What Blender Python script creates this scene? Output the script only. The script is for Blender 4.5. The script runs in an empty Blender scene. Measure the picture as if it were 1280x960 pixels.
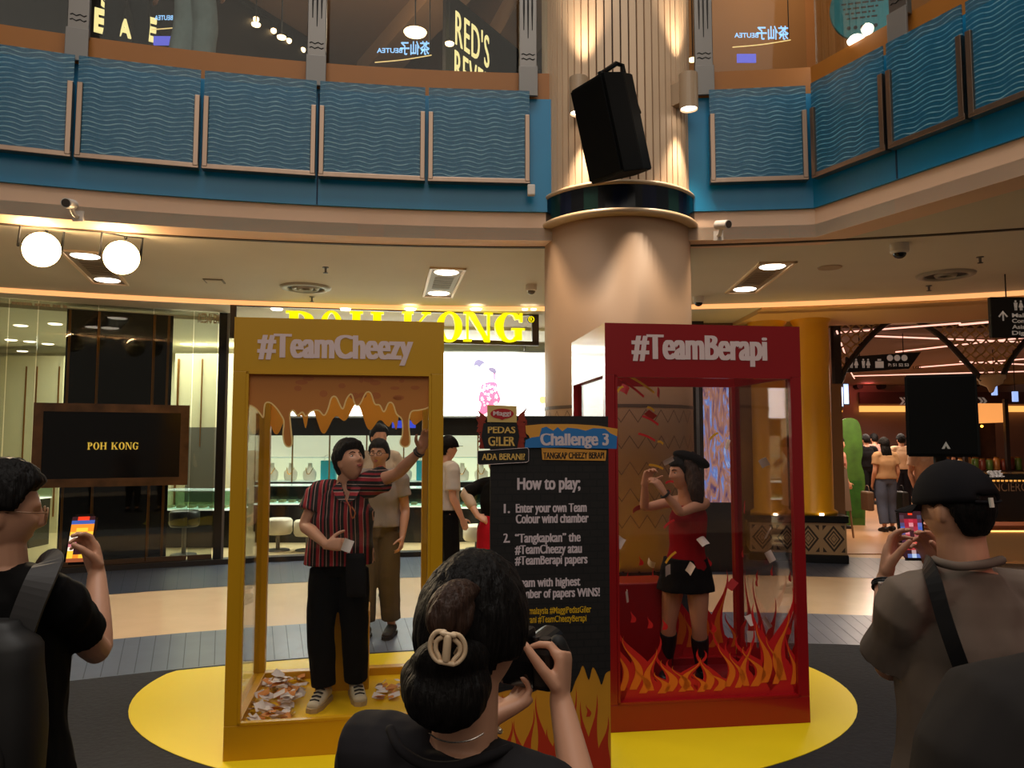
import bpy, bmesh, math, random
from mathutils import Vector, Matrix, Euler, noise
V = Vector
rnd = random.Random(7)
SC = bpy.context.scene
COL = SC.collection
# ------------------------------------------------------------------ camera
CAM_H = 1.7
TANP = 0.075
PITCH = math.atan(TANP)
F_PX = 960.0
cam_data = bpy.data.cameras.new('camera')
cam_data.sensor_width = 36.0
cam_data.lens = 36.0 * F_PX / 1280.0
cam_data.clip_start = 0.05
cam_data.clip_end = 200
cam = bpy.data.objects.new('camera', cam_data)
COL.objects.link(cam)
cam.location = (0, 0, CAM_H)
cam.rotation_euler = (math.pi / 2 + PITCH, 0, 0)
SC.camera = cam
SC.view_settings.view_transform = 'Standard'
SC.view_settings.look = 'None'
SC.view_settings.gamma = 1.0
SC.view_settings.exposure = 0.12
SC.view_settings.use_curve_mapping = False
# ------------------------------------------------------------------ world and big lights
world = bpy.data.worlds.new('world')
SC.world = world
world.use_nodes = True
bg = world.node_tree.nodes['Background']
bg.inputs[0].default_value = (1.0, 0.86, 0.72, 1)
bg.inputs[1].default_value = 0.105


def light(name, kind, loc, energy, color=(1, 1, 1), size=0.3, target=None, spot=60, blend=0.5, size_y=None):
    d = bpy.data.lights.new(name, kind)
    d.energy = energy
    d.color = color
    if kind == 'AREA':
        d.size = size
        if size_y:
            d.shape = 'RECTANGLE'
            d.size_y = size_y
    else:
        d.shadow_soft_size = size
    if kind == 'SPOT':
        d.spot_size = math.radians(spot)
        d.spot_blend = blend
    o = bpy.data.objects.new(name, d)
    COL.objects.link(o)
    o.location = loc
    if target is not None:
        o.rotation_euler = (V(target) - V(loc)).to_track_quat('-Z', 'Y').to_euler()
    return o


# unseen area lights added for overhead light and fill from the front
light('overhead_fill', 'AREA', (0.0, 2.8, 13.0), 540, (1.0, 0.95, 0.88), 6.0, (0.0, 4.6, 0))
light('front_fill', 'AREA', (0.0, -5.0, 9.0), 260, (1.0, 0.90, 0.78), 8.0, (0, 6, 2.4))
# light inside the jewellery shop
light('shop_light', 'AREA', (-6.6, 13.6, 3.4), 200, (0.95, 1.0, 0.86), 3.2, (-6.6, 13.6, 0), size_y=2.2)
light('shop_light', 'AREA', (-1.9, 13.2, 3.4), 190, (0.95, 1.0, 0.9), 4.0, (-1.9, 13.2, 0), size_y=1.6)
# corridor
light('corridor_light', 'AREA', (6.6, 14.5, 3.0), 150, (1.0, 0.76, 0.56), 2.4, (6.4, 14.5, 0))
light('corridor_light', 'AREA', (8.8, 19.5, 3.0), 260, (1.0, 0.80, 0.66), 3.0, (8.2, 19.5, 0))
# upper floor
light('upper_light', 'POINT', (-2.0, 9.4, 6.9), 34, (1.0, 0.74, 0.5), 0.3)
light('upper_light', 'AREA', (3.2, 8.6, 7.6), 13, (1.0, 0.76, 0.5), 1.6, (3.2, 9.3, 5.5))


# red stage light of the event, high at the right
light('stage_light', 'SPOT', (4.6, -0.6, 3.6), 60, (1.0, 0.10, 0.06), 0.1, (1.25, 1.9, 1.42), 16, 0.6)


# ------------------------------------------------------------------ pixel helpers (1280 x 960 frame)
_c = math.cos(PITCH)
_s = math.sin(PITCH)


def ray(px, py):
    u = px - 640.0
    v = 480.0 - py
    return V((u, F_PX * _c - v * _s, F_PX * _s + v * _c))


def at(px, py, Y):
    d = ray(px, py)
    k = Y / d.y
    return V((d.x * k, Y, CAM_H + d.z * k))


def onz(px, py, z):
    d = ray(px, py)
    k = (z - CAM_H) / d.z
    return V((d.x * k, d.y * k, z))


def on_plane(px, py, p0, n):
    d = ray(px, py)
    o = V((0, 0, CAM_H))
    k = (V(p0) - o).dot(V(n)) / d.dot(V(n))
    return o + d * k


# ------------------------------------------------------------------ materials
def lin(c):
    r = []
    for v in c[:3]:
        v = v / 255.0
        r.append(v / 12.92 if v <= 0.04045 else ((v + 0.055) / 1.055) ** 2.4)
    return (r[0], r[1], r[2], 1.0)


MATS = {}


def mat(name, rgb=(128, 128, 128), rough=0.6, metal=0.0, emit=0.0, ergb=None, var=0.0, scale=8.0, bump=0.0, stretch=(1, 1, 1), coat=0.0, spec=None):
    if name in MATS:
        return MATS[name]
    m = bpy.data.materials.new(name)
    m.use_nodes = True
    nt = m.node_tree
    p = nt.nodes['Principled BSDF']
    p.inputs['Base Color'].default_value = lin(rgb)
    p.inputs['Roughness'].default_value = rough
    p.inputs['Metallic'].default_value = metal
    if coat:
        p.inputs['Coat Weight'].default_value = coat
        p.inputs['Coat Roughness'].default_value = 0.08
    if spec is not None:
        p.inputs['Specular IOR Level'].default_value = spec
    if emit:
        p.inputs['Emission Color'].default_value = lin(ergb or rgb)
        p.inputs['Emission Strength'].default_value = emit
    if var or bump:
        tc = nt.nodes.new('ShaderNodeTexCoord')
        mp = nt.nodes.new('ShaderNodeMapping')
        mp.inputs['Scale'].default_value = stretch
        nz = nt.nodes.new('ShaderNodeTexNoise')
        nz.inputs['Scale'].default_value = scale
        nz.inputs['Detail'].default_value = 4
        nt.links.new(tc.outputs['Object'], mp.inputs[0])
        nt.links.new(mp.outputs[0], nz.inputs[0])
        if var:
            mx = nt.nodes.new('ShaderNodeMixRGB')
            a = lin([max(0, c * (1 - var)) for c in rgb])
            b = lin([min(255, c * (1 + var)) for c in rgb])
            mx.inputs[1].default_value = a
            mx.inputs[2].default_value = b
            nt.links.new(nz.outputs[0], mx.inputs[0])
            nt.links.new(mx.outputs[0], p.inputs['Base Color'])
        if bump:
            bp = nt.nodes.new('ShaderNodeBump')
            bp.inputs['Strength'].default_value = bump
            bp.inputs['Distance'].default_value = 0.02
            nt.links.new(nz.outputs[0], bp.inputs['Height'])
            nt.links.new(bp.outputs[0], p.inputs['Normal'])
    MATS[name] = m
    return m


def glass_mat(name, tint=(255, 255, 255), refl=0.06, rough=0.02, k=0.8):
    if name in MATS:
        return MATS[name]
    m = bpy.data.materials.new(name)
    m.use_nodes = True
    nt = m.node_tree
    nt.nodes.clear()
    out = nt.nodes.new('ShaderNodeOutputMaterial')
    tr = nt.nodes.new('ShaderNodeBsdfTransparent')
    tr.inputs[0].default_value = lin(tint)
    gl = nt.nodes.new('ShaderNodeBsdfGlossy')
    gl.inputs['Roughness'].default_value = rough
    fr = nt.nodes.new('ShaderNodeFresnel')
    fr.inputs[0].default_value = 1.38
    mul = nt.nodes.new('ShaderNodeMath')
    mul.operation = 'MULTIPLY_ADD'
    mul.inputs[1].default_value = k
    mul.inputs[2].default_value = refl
    mix = nt.nodes.new('ShaderNodeMixShader')
    nt.links.new(fr.outputs[0], mul.inputs[0])
    nt.links.new(mul.outputs[0], mix.inputs[0])
    nt.links.new(tr.outputs[0], mix.inputs[1])
    nt.links.new(gl.outputs[0], mix.inputs[2])
    nt.links.new(mix.outputs[0], out.inputs[0])
    MATS[name] = m
    return m


def stripes_mat(name, cols, period, axis='X', rough=0.8, coord='Object', bounds=None):
    """hard coloured stripes along one axis of the object's own coordinates"""
    if name in MATS:
        return MATS[name]
    m = bpy.data.materials.new(name)
    m.use_nodes = True
    nt = m.node_tree
    p = nt.nodes['Principled BSDF']
    p.inputs['Roughness'].default_value = rough
    tc = nt.nodes.new('ShaderNodeTexCoord')
    sp = nt.nodes.new('ShaderNodeSeparateXYZ')
    nt.links.new(tc.outputs[coord], sp.inputs[0])
    md = nt.nodes.new('ShaderNodeMath')
    md.operation = 'MULTIPLY'
    md.inputs[1].default_value = 1.0 / period
    fr = nt.nodes.new('ShaderNodeMath')
    fr.operation = 'FRACT'
    nt.links.new(sp.outputs[axis], md.inputs[0])
    nt.links.new(md.outputs[0], fr.inputs[0])
    rp = nt.nodes.new('ShaderNodeValToRGB')
    rp.color_ramp.interpolation = 'CONSTANT'
    els = rp.color_ramp.elements
    n = len(cols)
    while len(els) < n:
        els.new(0.5)
    pos = bounds or [i / n for i in range(n)]
    for i, c in enumerate(cols):
        els[i].position = pos[i]
        els[i].color = lin(c)
    nt.links.new(fr.outputs[0], rp.inputs[0])
    nt.links.new(rp.outputs[0], p.inputs['Base Color'])
    MATS[name] = m
    return m


# ------------------------------------------------------------------ object helpers
def thing(name, label, cat, loc=(0, 0, 0), rz=0.0, group=None):
    o = bpy.data.objects.new(name, None)
    o.empty_display_size = 0.05
    COL.objects.link(o)
    o.location = loc
    o.rotation_euler = (0, 0, rz)
    tag(o, label, cat, group)
    return o


def tag(o, label, cat, group=None):
    o['label'] = label
    o['category'] = cat
    if group:
        o['group'] = group
    return o


def struct(o):
    o['kind'] = 'structure'
    return o


def link_mesh(name, me, m, parent=None, world=False, smooth=False):
    if m is not None:
        me.materials.append(m)
    if smooth:
        for p in me.polygons:
            p.use_smooth = True
    o = bpy.data.objects.new(name, me)
    COL.objects.link(o)
    if parent is not None:
        o.parent = parent
        if world:
            M = Matrix.LocRotScale(parent.location, parent.rotation_euler, V((1, 1, 1))) if parent.parent is None else None
            if M is not None:
                o.matrix_parent_inverse = M.inverted()
    return o


def obj(name, bm, m, parent=None, world=False, smooth=False):
    me = bpy.data.meshes.new(name)
    bmesh.ops.recalc_face_normals(bm, faces=bm.faces)
    bm.to_mesh(me)
    bm.free()
    return link_mesh(name, me, m, parent, world, smooth)


def BM():
    return bmesh.new()


def box(bm, c, s, rz=0.0, M=None, bev=0.0):
    """box with centre c and full size s"""
    r = bmesh.ops.create_cube(bm, size=1.0)
    vs = r['verts']
    T = Matrix.Translation(V(c)) @ Matrix.Rotation(rz, 4, 'Z') @ Matrix.Diagonal(V((s[0], s[1], s[2], 1)))
    if M is not None:
        T = M @ T
    bmesh.ops.transform(bm, matrix=T, verts=vs)
    if bev:
        es = list({e for v in vs for e in v.link_edges})
        bmesh.ops.bevel(bm, geom=es, offset=bev, segments=2, affect='EDGES', profile=0.5)
    return bm


def box2(bm, a, b, bev=0.0):
    a = V(a)
    b = V(b)
    return box(bm, (a + b) / 2, b - a, bev=bev)


def cyl(bm, a, b, r, r2=None, n=20, caps=True):
    a = V(a)
    b = V(b)
    d = b - a
    L = d.length
    q = d.to_track_quat('Z', 'Y').to_matrix().to_4x4()
    bmesh.ops.create_cone(bm, cap_ends=caps, cap_tris=False, segments=n, radius1=r, radius2=r if r2 is None else r2, depth=L,
                          matrix=Matrix.Translation((a + b) / 2) @ q)
    return bm


def ball(bm, c, r, M=None, u=16, v=10):
    if not hasattr(r, '__len__'):
        r = (r, r, r)
    T = Matrix.Translation(V(c))
    if M is not None:
        T = T @ M.to_4x4()
    T = T @ Matrix.Diagonal(V((r[0], r[1], r[2], 1)))
    bmesh.ops.create_uvsphere(bm, u_segments=u, v_segments=v, radius=1.0, matrix=T)
    return bm


def lathe(bm, prof, c=(0, 0, 0), n=32):
    c = V(c)
    rows = []
    for r, z in prof:
        if r < 1e-5:
            rows.append([bm.verts.new(c + V((0, 0, z)))])
        else:
            rows.append([bm.verts.new(c + V((r * math.cos(2 * math.pi * k / n), r * math.sin(2 * math.pi * k / n), z))) for k in range(n)])
    for a, b in zip(rows, rows[1:]):
        for k in range(n):
            k2 = (k + 1) % n
            if len(a) == 1 and len(b) == 1:
                continue
            if len(a) == 1:
                bm.faces.new((a[0], b[k], b[k2]))
            elif len(b) == 1:
                bm.faces.new((a[k], a[k2], b[0]))
            else:
                bm.faces.new((a[k], a[k2], b[k2], b[k]))
    return bm


def prism(bm, pts, M, depth):
    """extrude a 2-D outline (x, z) by depth along local -y, placed by matrix M"""
    f = [bm.verts.new(M @ V((p[0], 0, p[1]))) for p in pts]
    b = [bm.verts.new(M @ V((p[0], -depth, p[1]))) for p in pts]
    n = len(pts)
    bm.faces.new(f)
    bm.faces.new(list(reversed(b)))
    for i in range(n):
        j = (i + 1) % n
        bm.faces.new((f[i], b[i], b[j], f[j]))
    return bm


def catmull(pts, per=4):
    pts = [V(p) if hasattr(p, '__len__') else p for p in pts]
    out = []
    n = len(pts)
    for i in range(n - 1):
        p0 = pts[max(i - 1, 0)]
        p1 = pts[i]
        p2 = pts[i + 1]
        p3 = pts[min(i + 2, n - 1)]
        for k in range(per):
            t = k / per
            out.append(0.5 * ((2 * p1) + (p2 - p0) * t + (2 * p0 - 5 * p1 + 4 * p2 - p3) * t * t + (3 * p1 - p0 - 3 * p2 + p3) * t * t * t))
    out.append(pts[-1])
    return out


def tube(bm, pts, radii, n=12, smooth=0, caps=True):
    """round tube through points, one radius per point (number or (rx, ry)); hemispherical ends when caps"""
    pts = [V(p) for p in pts]
    if not hasattr(radii, '__len__'):
        radii = [radii] * len(pts)
    if smooth:
        rr = [V((r, r, 0)) if not hasattr(r, '__len__') else V((r[0], r[1], 0)) for r in radii]
        pts = catmull(pts, smooth)
        radii = [(q.x, q.y) for q in catmull(rr, smooth)]
    rings = []
    ref = None
    for i, p in enumerate(pts):
        d = (pts[min(i + 1, len(pts) - 1)] - pts[max(i - 1, 0)])
        if d.length < 1e-9:
            d = V((0, 0, 1))
        d.normalize()
        if ref is None:
            ref = V((1, 0, 0)) if abs(d.x) < 0.8 else V((0, 1, 0))
        u = (ref - d * ref.dot(d)).normalized()
        w = d.cross(u)
        ref = u
        r = radii[i]
        rx, ry = (r, r) if not hasattr(r, '__len__') else (r[0], r[1])
        rings.append((p, d, u, w, rx, ry))
    vs = []

    def ring(p, u, w, rx, ry):
        vs.append([bm.verts.new(p + u * (rx * math.cos(2 * math.pi * k / n)) + w * (ry * math.sin(2 * math.pi * k / n))) for k in range(n)])
    if caps:
        p, d, u, w, rx, ry = rings[0]
        m = min(rx, ry)
        for a in (70, 35):
            ca, sa = math.cos(math.radians(a)), math.sin(math.radians(a))
            ring(p - d * (m * sa), u, w, rx * ca, ry * ca)
    for p, d, u, w, rx, ry in rings:
        ring(p, u, w, rx, ry)
    if caps:
        p, d, u, w, rx, ry = rings[-1]
        m = min(rx, ry)
        for a in (35, 70):
            ca, sa = math.cos(math.radians(a)), math.sin(math.radians(a))
            ring(p + d * (m * sa), u, w, rx * ca, ry * ca)
    for a, b in zip(vs, vs[1:]):
        for k in range(n):
            k2 = (k + 1) % n
            bm.faces.new((a[k], a[k2], b[k2], b[k]))
    bm.faces.new(list(reversed(vs[0])))
    bm.faces.new(vs[-1])
    return bm


_bench = []


def evaluated_mesh(o):
    """mesh of an object with its modifiers applied, made on a workbench scene of its own"""
    if not _bench:
        _bench.append(bpy.data.scenes.new('workbench'))
    sc = _bench[0]
    sc.collection.objects.link(o)
    vl = sc.view_layers[0]
    vl.update()
    dg = vl.depsgraph
    return bpy.data.meshes.new_from_object(o.evaluated_get(dg))


def dup(o, parent=None):
    """copy of a thing with copies of its parts and sub-parts"""
    c = o.copy()
    COL.objects.link(c)
    if parent is not None:
        c.parent = parent
    for ch in list(o.children):
        dup(ch, c)
    return c


# ------------------------------------------------------------------ lettering
def text_data(s, bold=0.0, extrude=0.0, space=1.0):
    cu = bpy.data.curves.new('t', 'FONT')
    cu.body = s
    cu.size = 1.0
    cu.offset = bold
    cu.space_character = space
    cu.resolution_u = 4
    o = bpy.data.objects.new('t', cu)
    me = evaluated_mesh(o)
    vs = [(v.co.x, v.co.y) for v in me.vertices]
    fs = [tuple(p.vertices) for p in me.polygons]
    bpy.data.objects.remove(o)
    bpy.data.curves.remove(cu)
    bpy.data.meshes.remove(me)
    return vs, fs


CAP = None
XH = None


def lettering(name, s, M, x0, z0, width, cap, m, parent=None, bold=0.0, mirror=False, depth=0.0, space=1.0, tall=0.0):
    """text on the local xz plane of M; starts at x0 on baseline z0, fitted to a width and a capital height"""
    global CAP, XH
    if CAP is None:
        vs, fs = text_data('H')
        CAP = max(v[1] for v in vs) - min(v[1] for v in vs)
        vs, fs = text_data('x')
        XH = max(v[1] for v in vs) - min(v[1] for v in vs)
    vs, fs = text_data(s, 0.012 if tall else bold, space=space)
    xs = [v[0] for v in vs]
    mn, mx = min(xs), max(xs)
    sx = width / max(mx - mn, 1e-6)
    sz = cap / (CAP + 2 * (0.012 if tall else bold))
    if tall:
        # condensed poster face: small letters nearly as tall as capitals
        def lift(y):
            if y <= 0:
                return y * 0.8
            if y < XH:
                return y * tall * CAP / XH
            return tall * CAP + (y - XH) * (1 - tall) * CAP / (CAP - XH)
        vs = [(x, lift(y)) for x, y in vs]
    bm = BM()
    P = []
    for x, y in vs:
        X = (x - mn) * sx
        if mirror:
            X = width - X
        P.append(bm.verts.new(M @ V((x0 + X, 0, z0 + (y + bold * 0.5) * sz))))
    for f in fs:
        try:
            bm.faces.new([P[i] for i in f])
        except ValueError:
            pass
    if tall and bold:
        # heavier uprights: the same outlines set a hair to either side
        base = list(bm.faces)
        rx = (M.to_3x3() @ V((1, 0, 0))).normalized()
        ry = (M.to_3x3() @ V((0, 1, 0))).normalized()
        for q in (-1, 1):
            r = bmesh.ops.duplicate(bm, geom=base)
            bmesh.ops.translate(bm, verts=[g for g in r['geom'] if isinstance(g, bmesh.types.BMVert)], vec=rx * (q * bold * cap) + ry * (0.0001 * q))
    if depth:
        r = bmesh.ops.extrude_face_region(bm, geom=list(bm.faces))
        n = (M.to_3x3() @ V((0, 1, 0))).normalized()
        bmesh.ops.translate(bm, verts=[g for g in r['geom'] if isinstance(g, bmesh.types.BMVert)], vec=-n * depth)
    return obj(name, bm, m, parent)


def frame_M(o, right, up=(0, 0, 1)):
    """matrix whose local x = right, z = up, -y faces the viewer side (right x up)"""
    r = V(right).normalized()
    u = V(up).normalized()
    yv = u.cross(r)
    M = Matrix(((r.x, yv.x, u.x, o[0]), (r.y, yv.y, u.y, o[1]), (r.z, yv.z, u.z, o[2]), (0, 0, 0, 1)))
    return M
# ================================================================== the shell of the atrium
M_beige = mat('bulkhead_paint', (228, 190, 160), 0.7, var=0.03, scale=2)
M_ceil = mat('ceiling_paint', (206, 194, 172), 0.8, var=0.03, scale=1.5)
M_blue = mat('blue_cladding', (3, 124, 172), 0.35, var=0.06, scale=1.2)
M_orange = mat('orange_band', (158, 96, 22), 0.45, var=0.05, scale=2)
M_steel = mat('brushed_steel', (150, 128, 112), 0.34, 1.0, var=0.06, scale=12, stretch=(1, 1, 0.05))
M_greysteel = mat('grey_steel', (120, 116, 112), 0.4, 0.9)
M_black = mat('black_gloss', (10, 9, 9), 0.2)
M_blackm = mat('black_matt', (14, 13, 13), 0.6)
M_darkwall = mat('dark_brown_wall', (40, 28, 22), 0.5, var=0.1, scale=2)
M_cream = mat('cream_wall', (212, 204, 174), 0.7, var=0.03, scale=1)
M_gold = mat('gold_strip', (150, 98, 40), 0.3, 0.8)
M_cove = mat('cove_light', (255, 190, 120), 0.6, emit=0.85, ergb=(255, 186, 118))
M_lamp = mat('lamp_glow', (255, 250, 240), 0.4, emit=5.0, ergb=(255, 238, 215))
M_white = mat('white_plastic', (215, 205, 195), 0.45)
M_glass = glass_mat('clear_glass', (246, 250, 247), 0.008, k=0.35)
M_shopglass = glass_mat('shop_glass', (225, 228, 222), 0.02)

# ---- floor: pale terrazzo with concentric bands
M_floor = mat('cream_terrazzo', (232, 202, 166), 0.22, var=0.04, scale=3)
M_tile = mat('blue_grey_tile', (98, 108, 124), 0.35, var=0.12, scale=4)
M_tiledark = mat('dark_blue_tile', (58, 64, 80), 0.35, var=0.12, scale=4)
M_carpet = mat('black_carpet', (34, 34, 37), 0.95, var=0.25, scale=30, bump=0.3)
M_yellowfloor = mat('yellow_vinyl', (252, 222, 20), 0.45)
FC = V((1.5, -4.0, 0))          # centre of the floor's and the shopfront's arcs


def arc_pts(C, R, x0, x1, n=40):
    a0 = math.asin((x0 - C[0]) / R)
    a1 = math.asin((x1 - C[0]) / R)
    return [V((C[0] + R * math.sin(a0 + (a1 - a0) * i / n), C[1] + R * math.cos(a0 + (a1 - a0) * i / n), 0)) for i in range(n + 1)]


def ribbon(bm, A, B, za, zb):
    va = [bm.verts.new((p.x, p.y, za)) for p in A]
    vb = [bm.verts.new((p.x, p.y, zb)) for p in B]
    for i in range(len(A) - 1):
        bm.faces.new((va[i], va[i + 1], vb[i + 1], vb[i]))


def curb(bm, A, B, z0, z1):
    """solid between two plan polylines"""
    n = len(A)
    r = [[bm.verts.new((p.x, p.y, z)) for p in L] for L, z in ((A, z0), (B, z0), (B, z1), (A, z1))]
    for k in range(4):
        a, b = r[k], r[(k + 1) % 4]
        for i in range(n - 1):
            bm.faces.new((a[i], a[i + 1], b[i + 1], b[i]))
    bm.faces.new([r[k][0] for k in range(4)])
    bm.faces.new([r[k][-1] for k in range(3, -1, -1)])


bm = BM()
box2(bm, (-16, -6, -0.2), (18, 34, 0.0))
struct(obj('floor', bm, M_floor))
bm = BM()
ribbon(bm, arc_pts(FC, 10.66, -8.5, 10.5), arc_pts(FC, 11.84, -9, 11), 0.003, 0.003)
struct(obj('floor', bm, M_tile))
bm = BM()
ribbon(bm, arc_pts(FC, 14.05, -9, 11), arc_pts(FC, 15.85, -10, 12), 0.003, 0.003)
struct(obj('floor', bm, M_tiledark))
# radial joints of the tiles
bm = BM()
for R0, R1 in ((10.68, 11.82), (14.07, 15.83)):
    for k in range(-72, 68):
        a = k * 0.0103
        d = V((math.sin(a), math.cos(a), 0))
        e = V((d.y, -d.x, 0)) * 0.0035
        p, q = FC + d * R0, FC + d * R1
        bm.faces.new([bm.verts.new(V((v.x, v.y, 0.0045))) for v in (p - e, p + e, q + e, q - e)])
struct(obj('floor', bm, mat('tile_joint', (66, 74, 86), 0.5)))
bm = BM()
A = arc_pts(FC, 10.65, -8.6, 10.6)
curb(bm, [V((p.x, -4, 0)) for p in A], A, 0.0, 0.008)
tag(obj('event_carpet', bm, M_carpet), 'black event carpet spread over the atrium floor under the booths', 'carpet')
bm = BM()
c = bm.verts.new((-0.12, 5.62, 0.0115))
N = 96
ring = []
for k in range(N):
    a = 2 * math.pi * k / N
    x, y = -0.12 + 2.42 * math.cos(a), 5.52 + 1.72 * math.sin(a)
    r = math.hypot(x - FC.x, y - FC.y)
    if r > 10.6:
        x, y = FC.x + (x - FC.x) * 10.6 / r, FC.y + (y - FC.y) * 10.6 / r
    ring.append(bm.verts.new((x, y, 0.0115)))
for k in range(N):
    bm.faces.new((c, ring[k], ring[(k + 1) % N]))
r = bmesh.ops.extrude_face_region(bm, geom=list(bm.faces))
bmesh.ops.translate(bm, verts=[g for g in r['geom'] if isinstance(g, bmesh.types.BMVert)], vec=(0, 0, -0.0033))
tag(obj('floor_mat', bm, M_yellowfloor), 'bright yellow oval mat on the black carpet beneath both booths', 'mat')

# ---- the curved balcony edge
FAS = V((0.8, -8.23, 0))
LDIR = V((0.442, -0.897, 0))
LNRM = V((-0.897, -0.442, 0))


def fas_corner(d):
    return V((2.83 - 0.661 * d, 7.035 - 0.921 * d, 0))


def fas_path(d, x0=-8.0, L=5.0, n=48):
    """plan polyline of the balcony edge, moved d towards the atrium"""
    c = fas_corner(d)
    return arc_pts(FAS, 15.4 - d, x0, c.x, n) + [c + LDIR * (L * i / 6) for i in range(1, 7)]


def fas_point(px, d=0.0, v=300.0, right=False):
    """plan point of that edge seen in picture column px"""
    k = (px - 640.0) / (960.0 - 0.075 * v)
    if right:
        c = fas_corner(d)
        # c.x + t lx = k (c.y + t ly)
        t = (k * c.y - c.x) / (LDIR.x - k * LDIR.y)
        return c + LDIR * t
    R = 15.4 - d
    y = 7.0
    for _ in range(30):
        x = k * y
        y = FAS.y + math.sqrt(R * R - (x - FAS.x) ** 2)
    return V((k * y, y, 0))


bm = BM()
curb(bm, fas_path(0.0), fas_path(-0.3), 3.60, 3.87)
struct(obj('trim_1', bm, M_beige))
bm = BM()
curb(bm, fas_path(0.03), fas_path(-0.3), 3.87, 4.97)
struct(obj('wall_balcony', bm, M_blue))
bm = BM()
curb(bm, fas_path(0.0), fas_path(-0.3), 4.97, 5.24)
struct(obj('trim_2', bm, M_orange))
# thin joints between the blue cladding sheets
bm = BM()
for px, rt in ((396, False), (1123, True)):
    p = fas_point(px, 0.032, 250, rt)
    box(bm, (p.x, p.y, 4.4), (0.012, 0.012, 1.05))
struct(obj('trim_3', bm, mat('joint_dark', (8, 50, 80), 0.6)))
# ---- lower ceiling: one flat soffit from the balcony edge to the cove
COVE = V((0.28, -6.22, 0))
A = fas_path(-0.0, x0=-8.0)
B = arc_pts(COVE, 16.95, -9.0, 12.0, 50)
bm = BM()
vs = [bm.verts.new((p.x, p.y, 3.602)) for p in A + list(reversed(B))]
bm.faces.new(vs)
r = bmesh.ops.extrude_face_region(bm, geom=list(bm.faces))
bmesh.ops.translate(bm, verts=[g for g in r['geom'] if isinstance(g, bmesh.types.BMVert)], vec=(0, 0, 0.12))
struct(obj('ceiling', bm, M_ceil))
bm = BM()
GC = V((0.3, -6.9, 0))
A = arc_pts(GC, 14.28, -7.5, 6.0)
B = arc_pts(GC, 14.33, -7.5, 6.0)
curb(bm, A, B, 3.592, 3.605)
struct(obj('trim_4', bm, mat('ceiling_groove', (70, 58, 46), 0.7)))
# cove light strip, then the raised ceiling above the shopfronts
bm = BM()
curb(bm, arc_pts(COVE, 16.95, -9, 12), arc_pts(COVE, 17.02, -9, 12), 3.548, 3.604)
struct(obj('trim_5', bm, M_cove))
bm = BM()
curb(bm, arc_pts(COVE, 17.02, -9, 12), arc_pts(COVE, 19.5, -10, 13.5), 3.55, 3.82)
struct(obj('ceiling', bm, M_ceil))
# cornice over the portal
bm = BM()
for i, (d0, d1, z0, z1) in enumerate(((17.03, 18.6, 3.518, 3.552), (17.2, 18.6, 3.488, 3.52))):
    a = [p for p in arc_pts(COVE, d0, 3.45, 11.5)]
    b = [p for p in arc_pts(COVE, d1, 3.45, 12.2)]
    curb(bm, a, b, z0, z1)
struct(obj('trim_6', bm, mat('cornice_cream', (216, 176, 120), 0.6)))

# ---- slab and ceiling of the upper floor
bm = BM()
A = fas_path(-0.3)
B = [V((p.x * 1.9 + 0.3, 20, 0)) for p in A]
n = len(A)
B = [V((-18 + 36 * i / (n - 1), 20, 0)) for i in range(n)]
curb(bm, A, B, 4.95, 5.22)
struct(obj('floor', bm, mat('upper_floor_tile', (120, 96, 76), 0.4)))
bm = BM()
box2(bm, (-14, 6.2, 8.0), (3.6, 16, 8.2))
box2(bm, (3.6, 3.0, 8.0), (12, 16, 8.2))
struct(obj('ceiling', bm, mat('upper_ceiling', (140, 108, 84), 0.8)))
# far walls of the upper floor
bm = BM()
A = [V((-13, 5.6, 0)), V((-7.2, 7.75, 0)), V((-4.2, 9.8, 0)), V((-3.1, 11.7, 0))]
B = [p + V((-0.4, 0.5, 0)) for p in A]
curb(bm, A, B, 5.2, 8.05)
struct(obj('wall_left', bm, mat('upper_shop_black', (26, 18, 15), 0.5, var=0.15, scale=1.5)))
bm = BM()
box2(bm, (-4, 12.6, 5.2), (1.8, 12.9, 8.05))
struct(obj('wall_back', bm, mat('upper_shop_brown', (52, 40, 32), 0.6, var=0.1, scale=1)))
bm = BM()
box2(bm, (1.9, 9.6, 5.2), (4.05, 9.8, 8.05))
box(bm, (4.75, 8.45, 6.6), (0.15, 2.7, 2.8), rz=math.radians(28))
struct(obj('wall_right', bm, mat('upper_orange_wall', (168, 112, 58), 0.6, var=0.06, scale=1)))
# sloping boxed beams of the upper ceiling
bm = BM()
box(bm, (-1.2, 10.6, 7.86), (0.5, 4.4, 0.32), rz=math.radians(32))
box(bm, (0.55, 9.6, 7.8), (0.7, 5.0, 0.45), rz=math.radians(18))
struct(obj('trim_7', bm, mat('upper_beam', (176, 138, 106), 0.7)))

# ---- shop shell
SHOP_C, SHOP_R = FC, 15.92


def shop_pt(px, off=0.0, v=0.0):
    k = (px - 640.0) / (960.0 - 0.075 * v)
    R = SHOP_R + off
    y = 11.0
    for _ in range(30):
        x = k * y
        y = FC.y + math.sqrt(R * R - (x - FC.x) ** 2)
    return V((k * y, y, 0))


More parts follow.
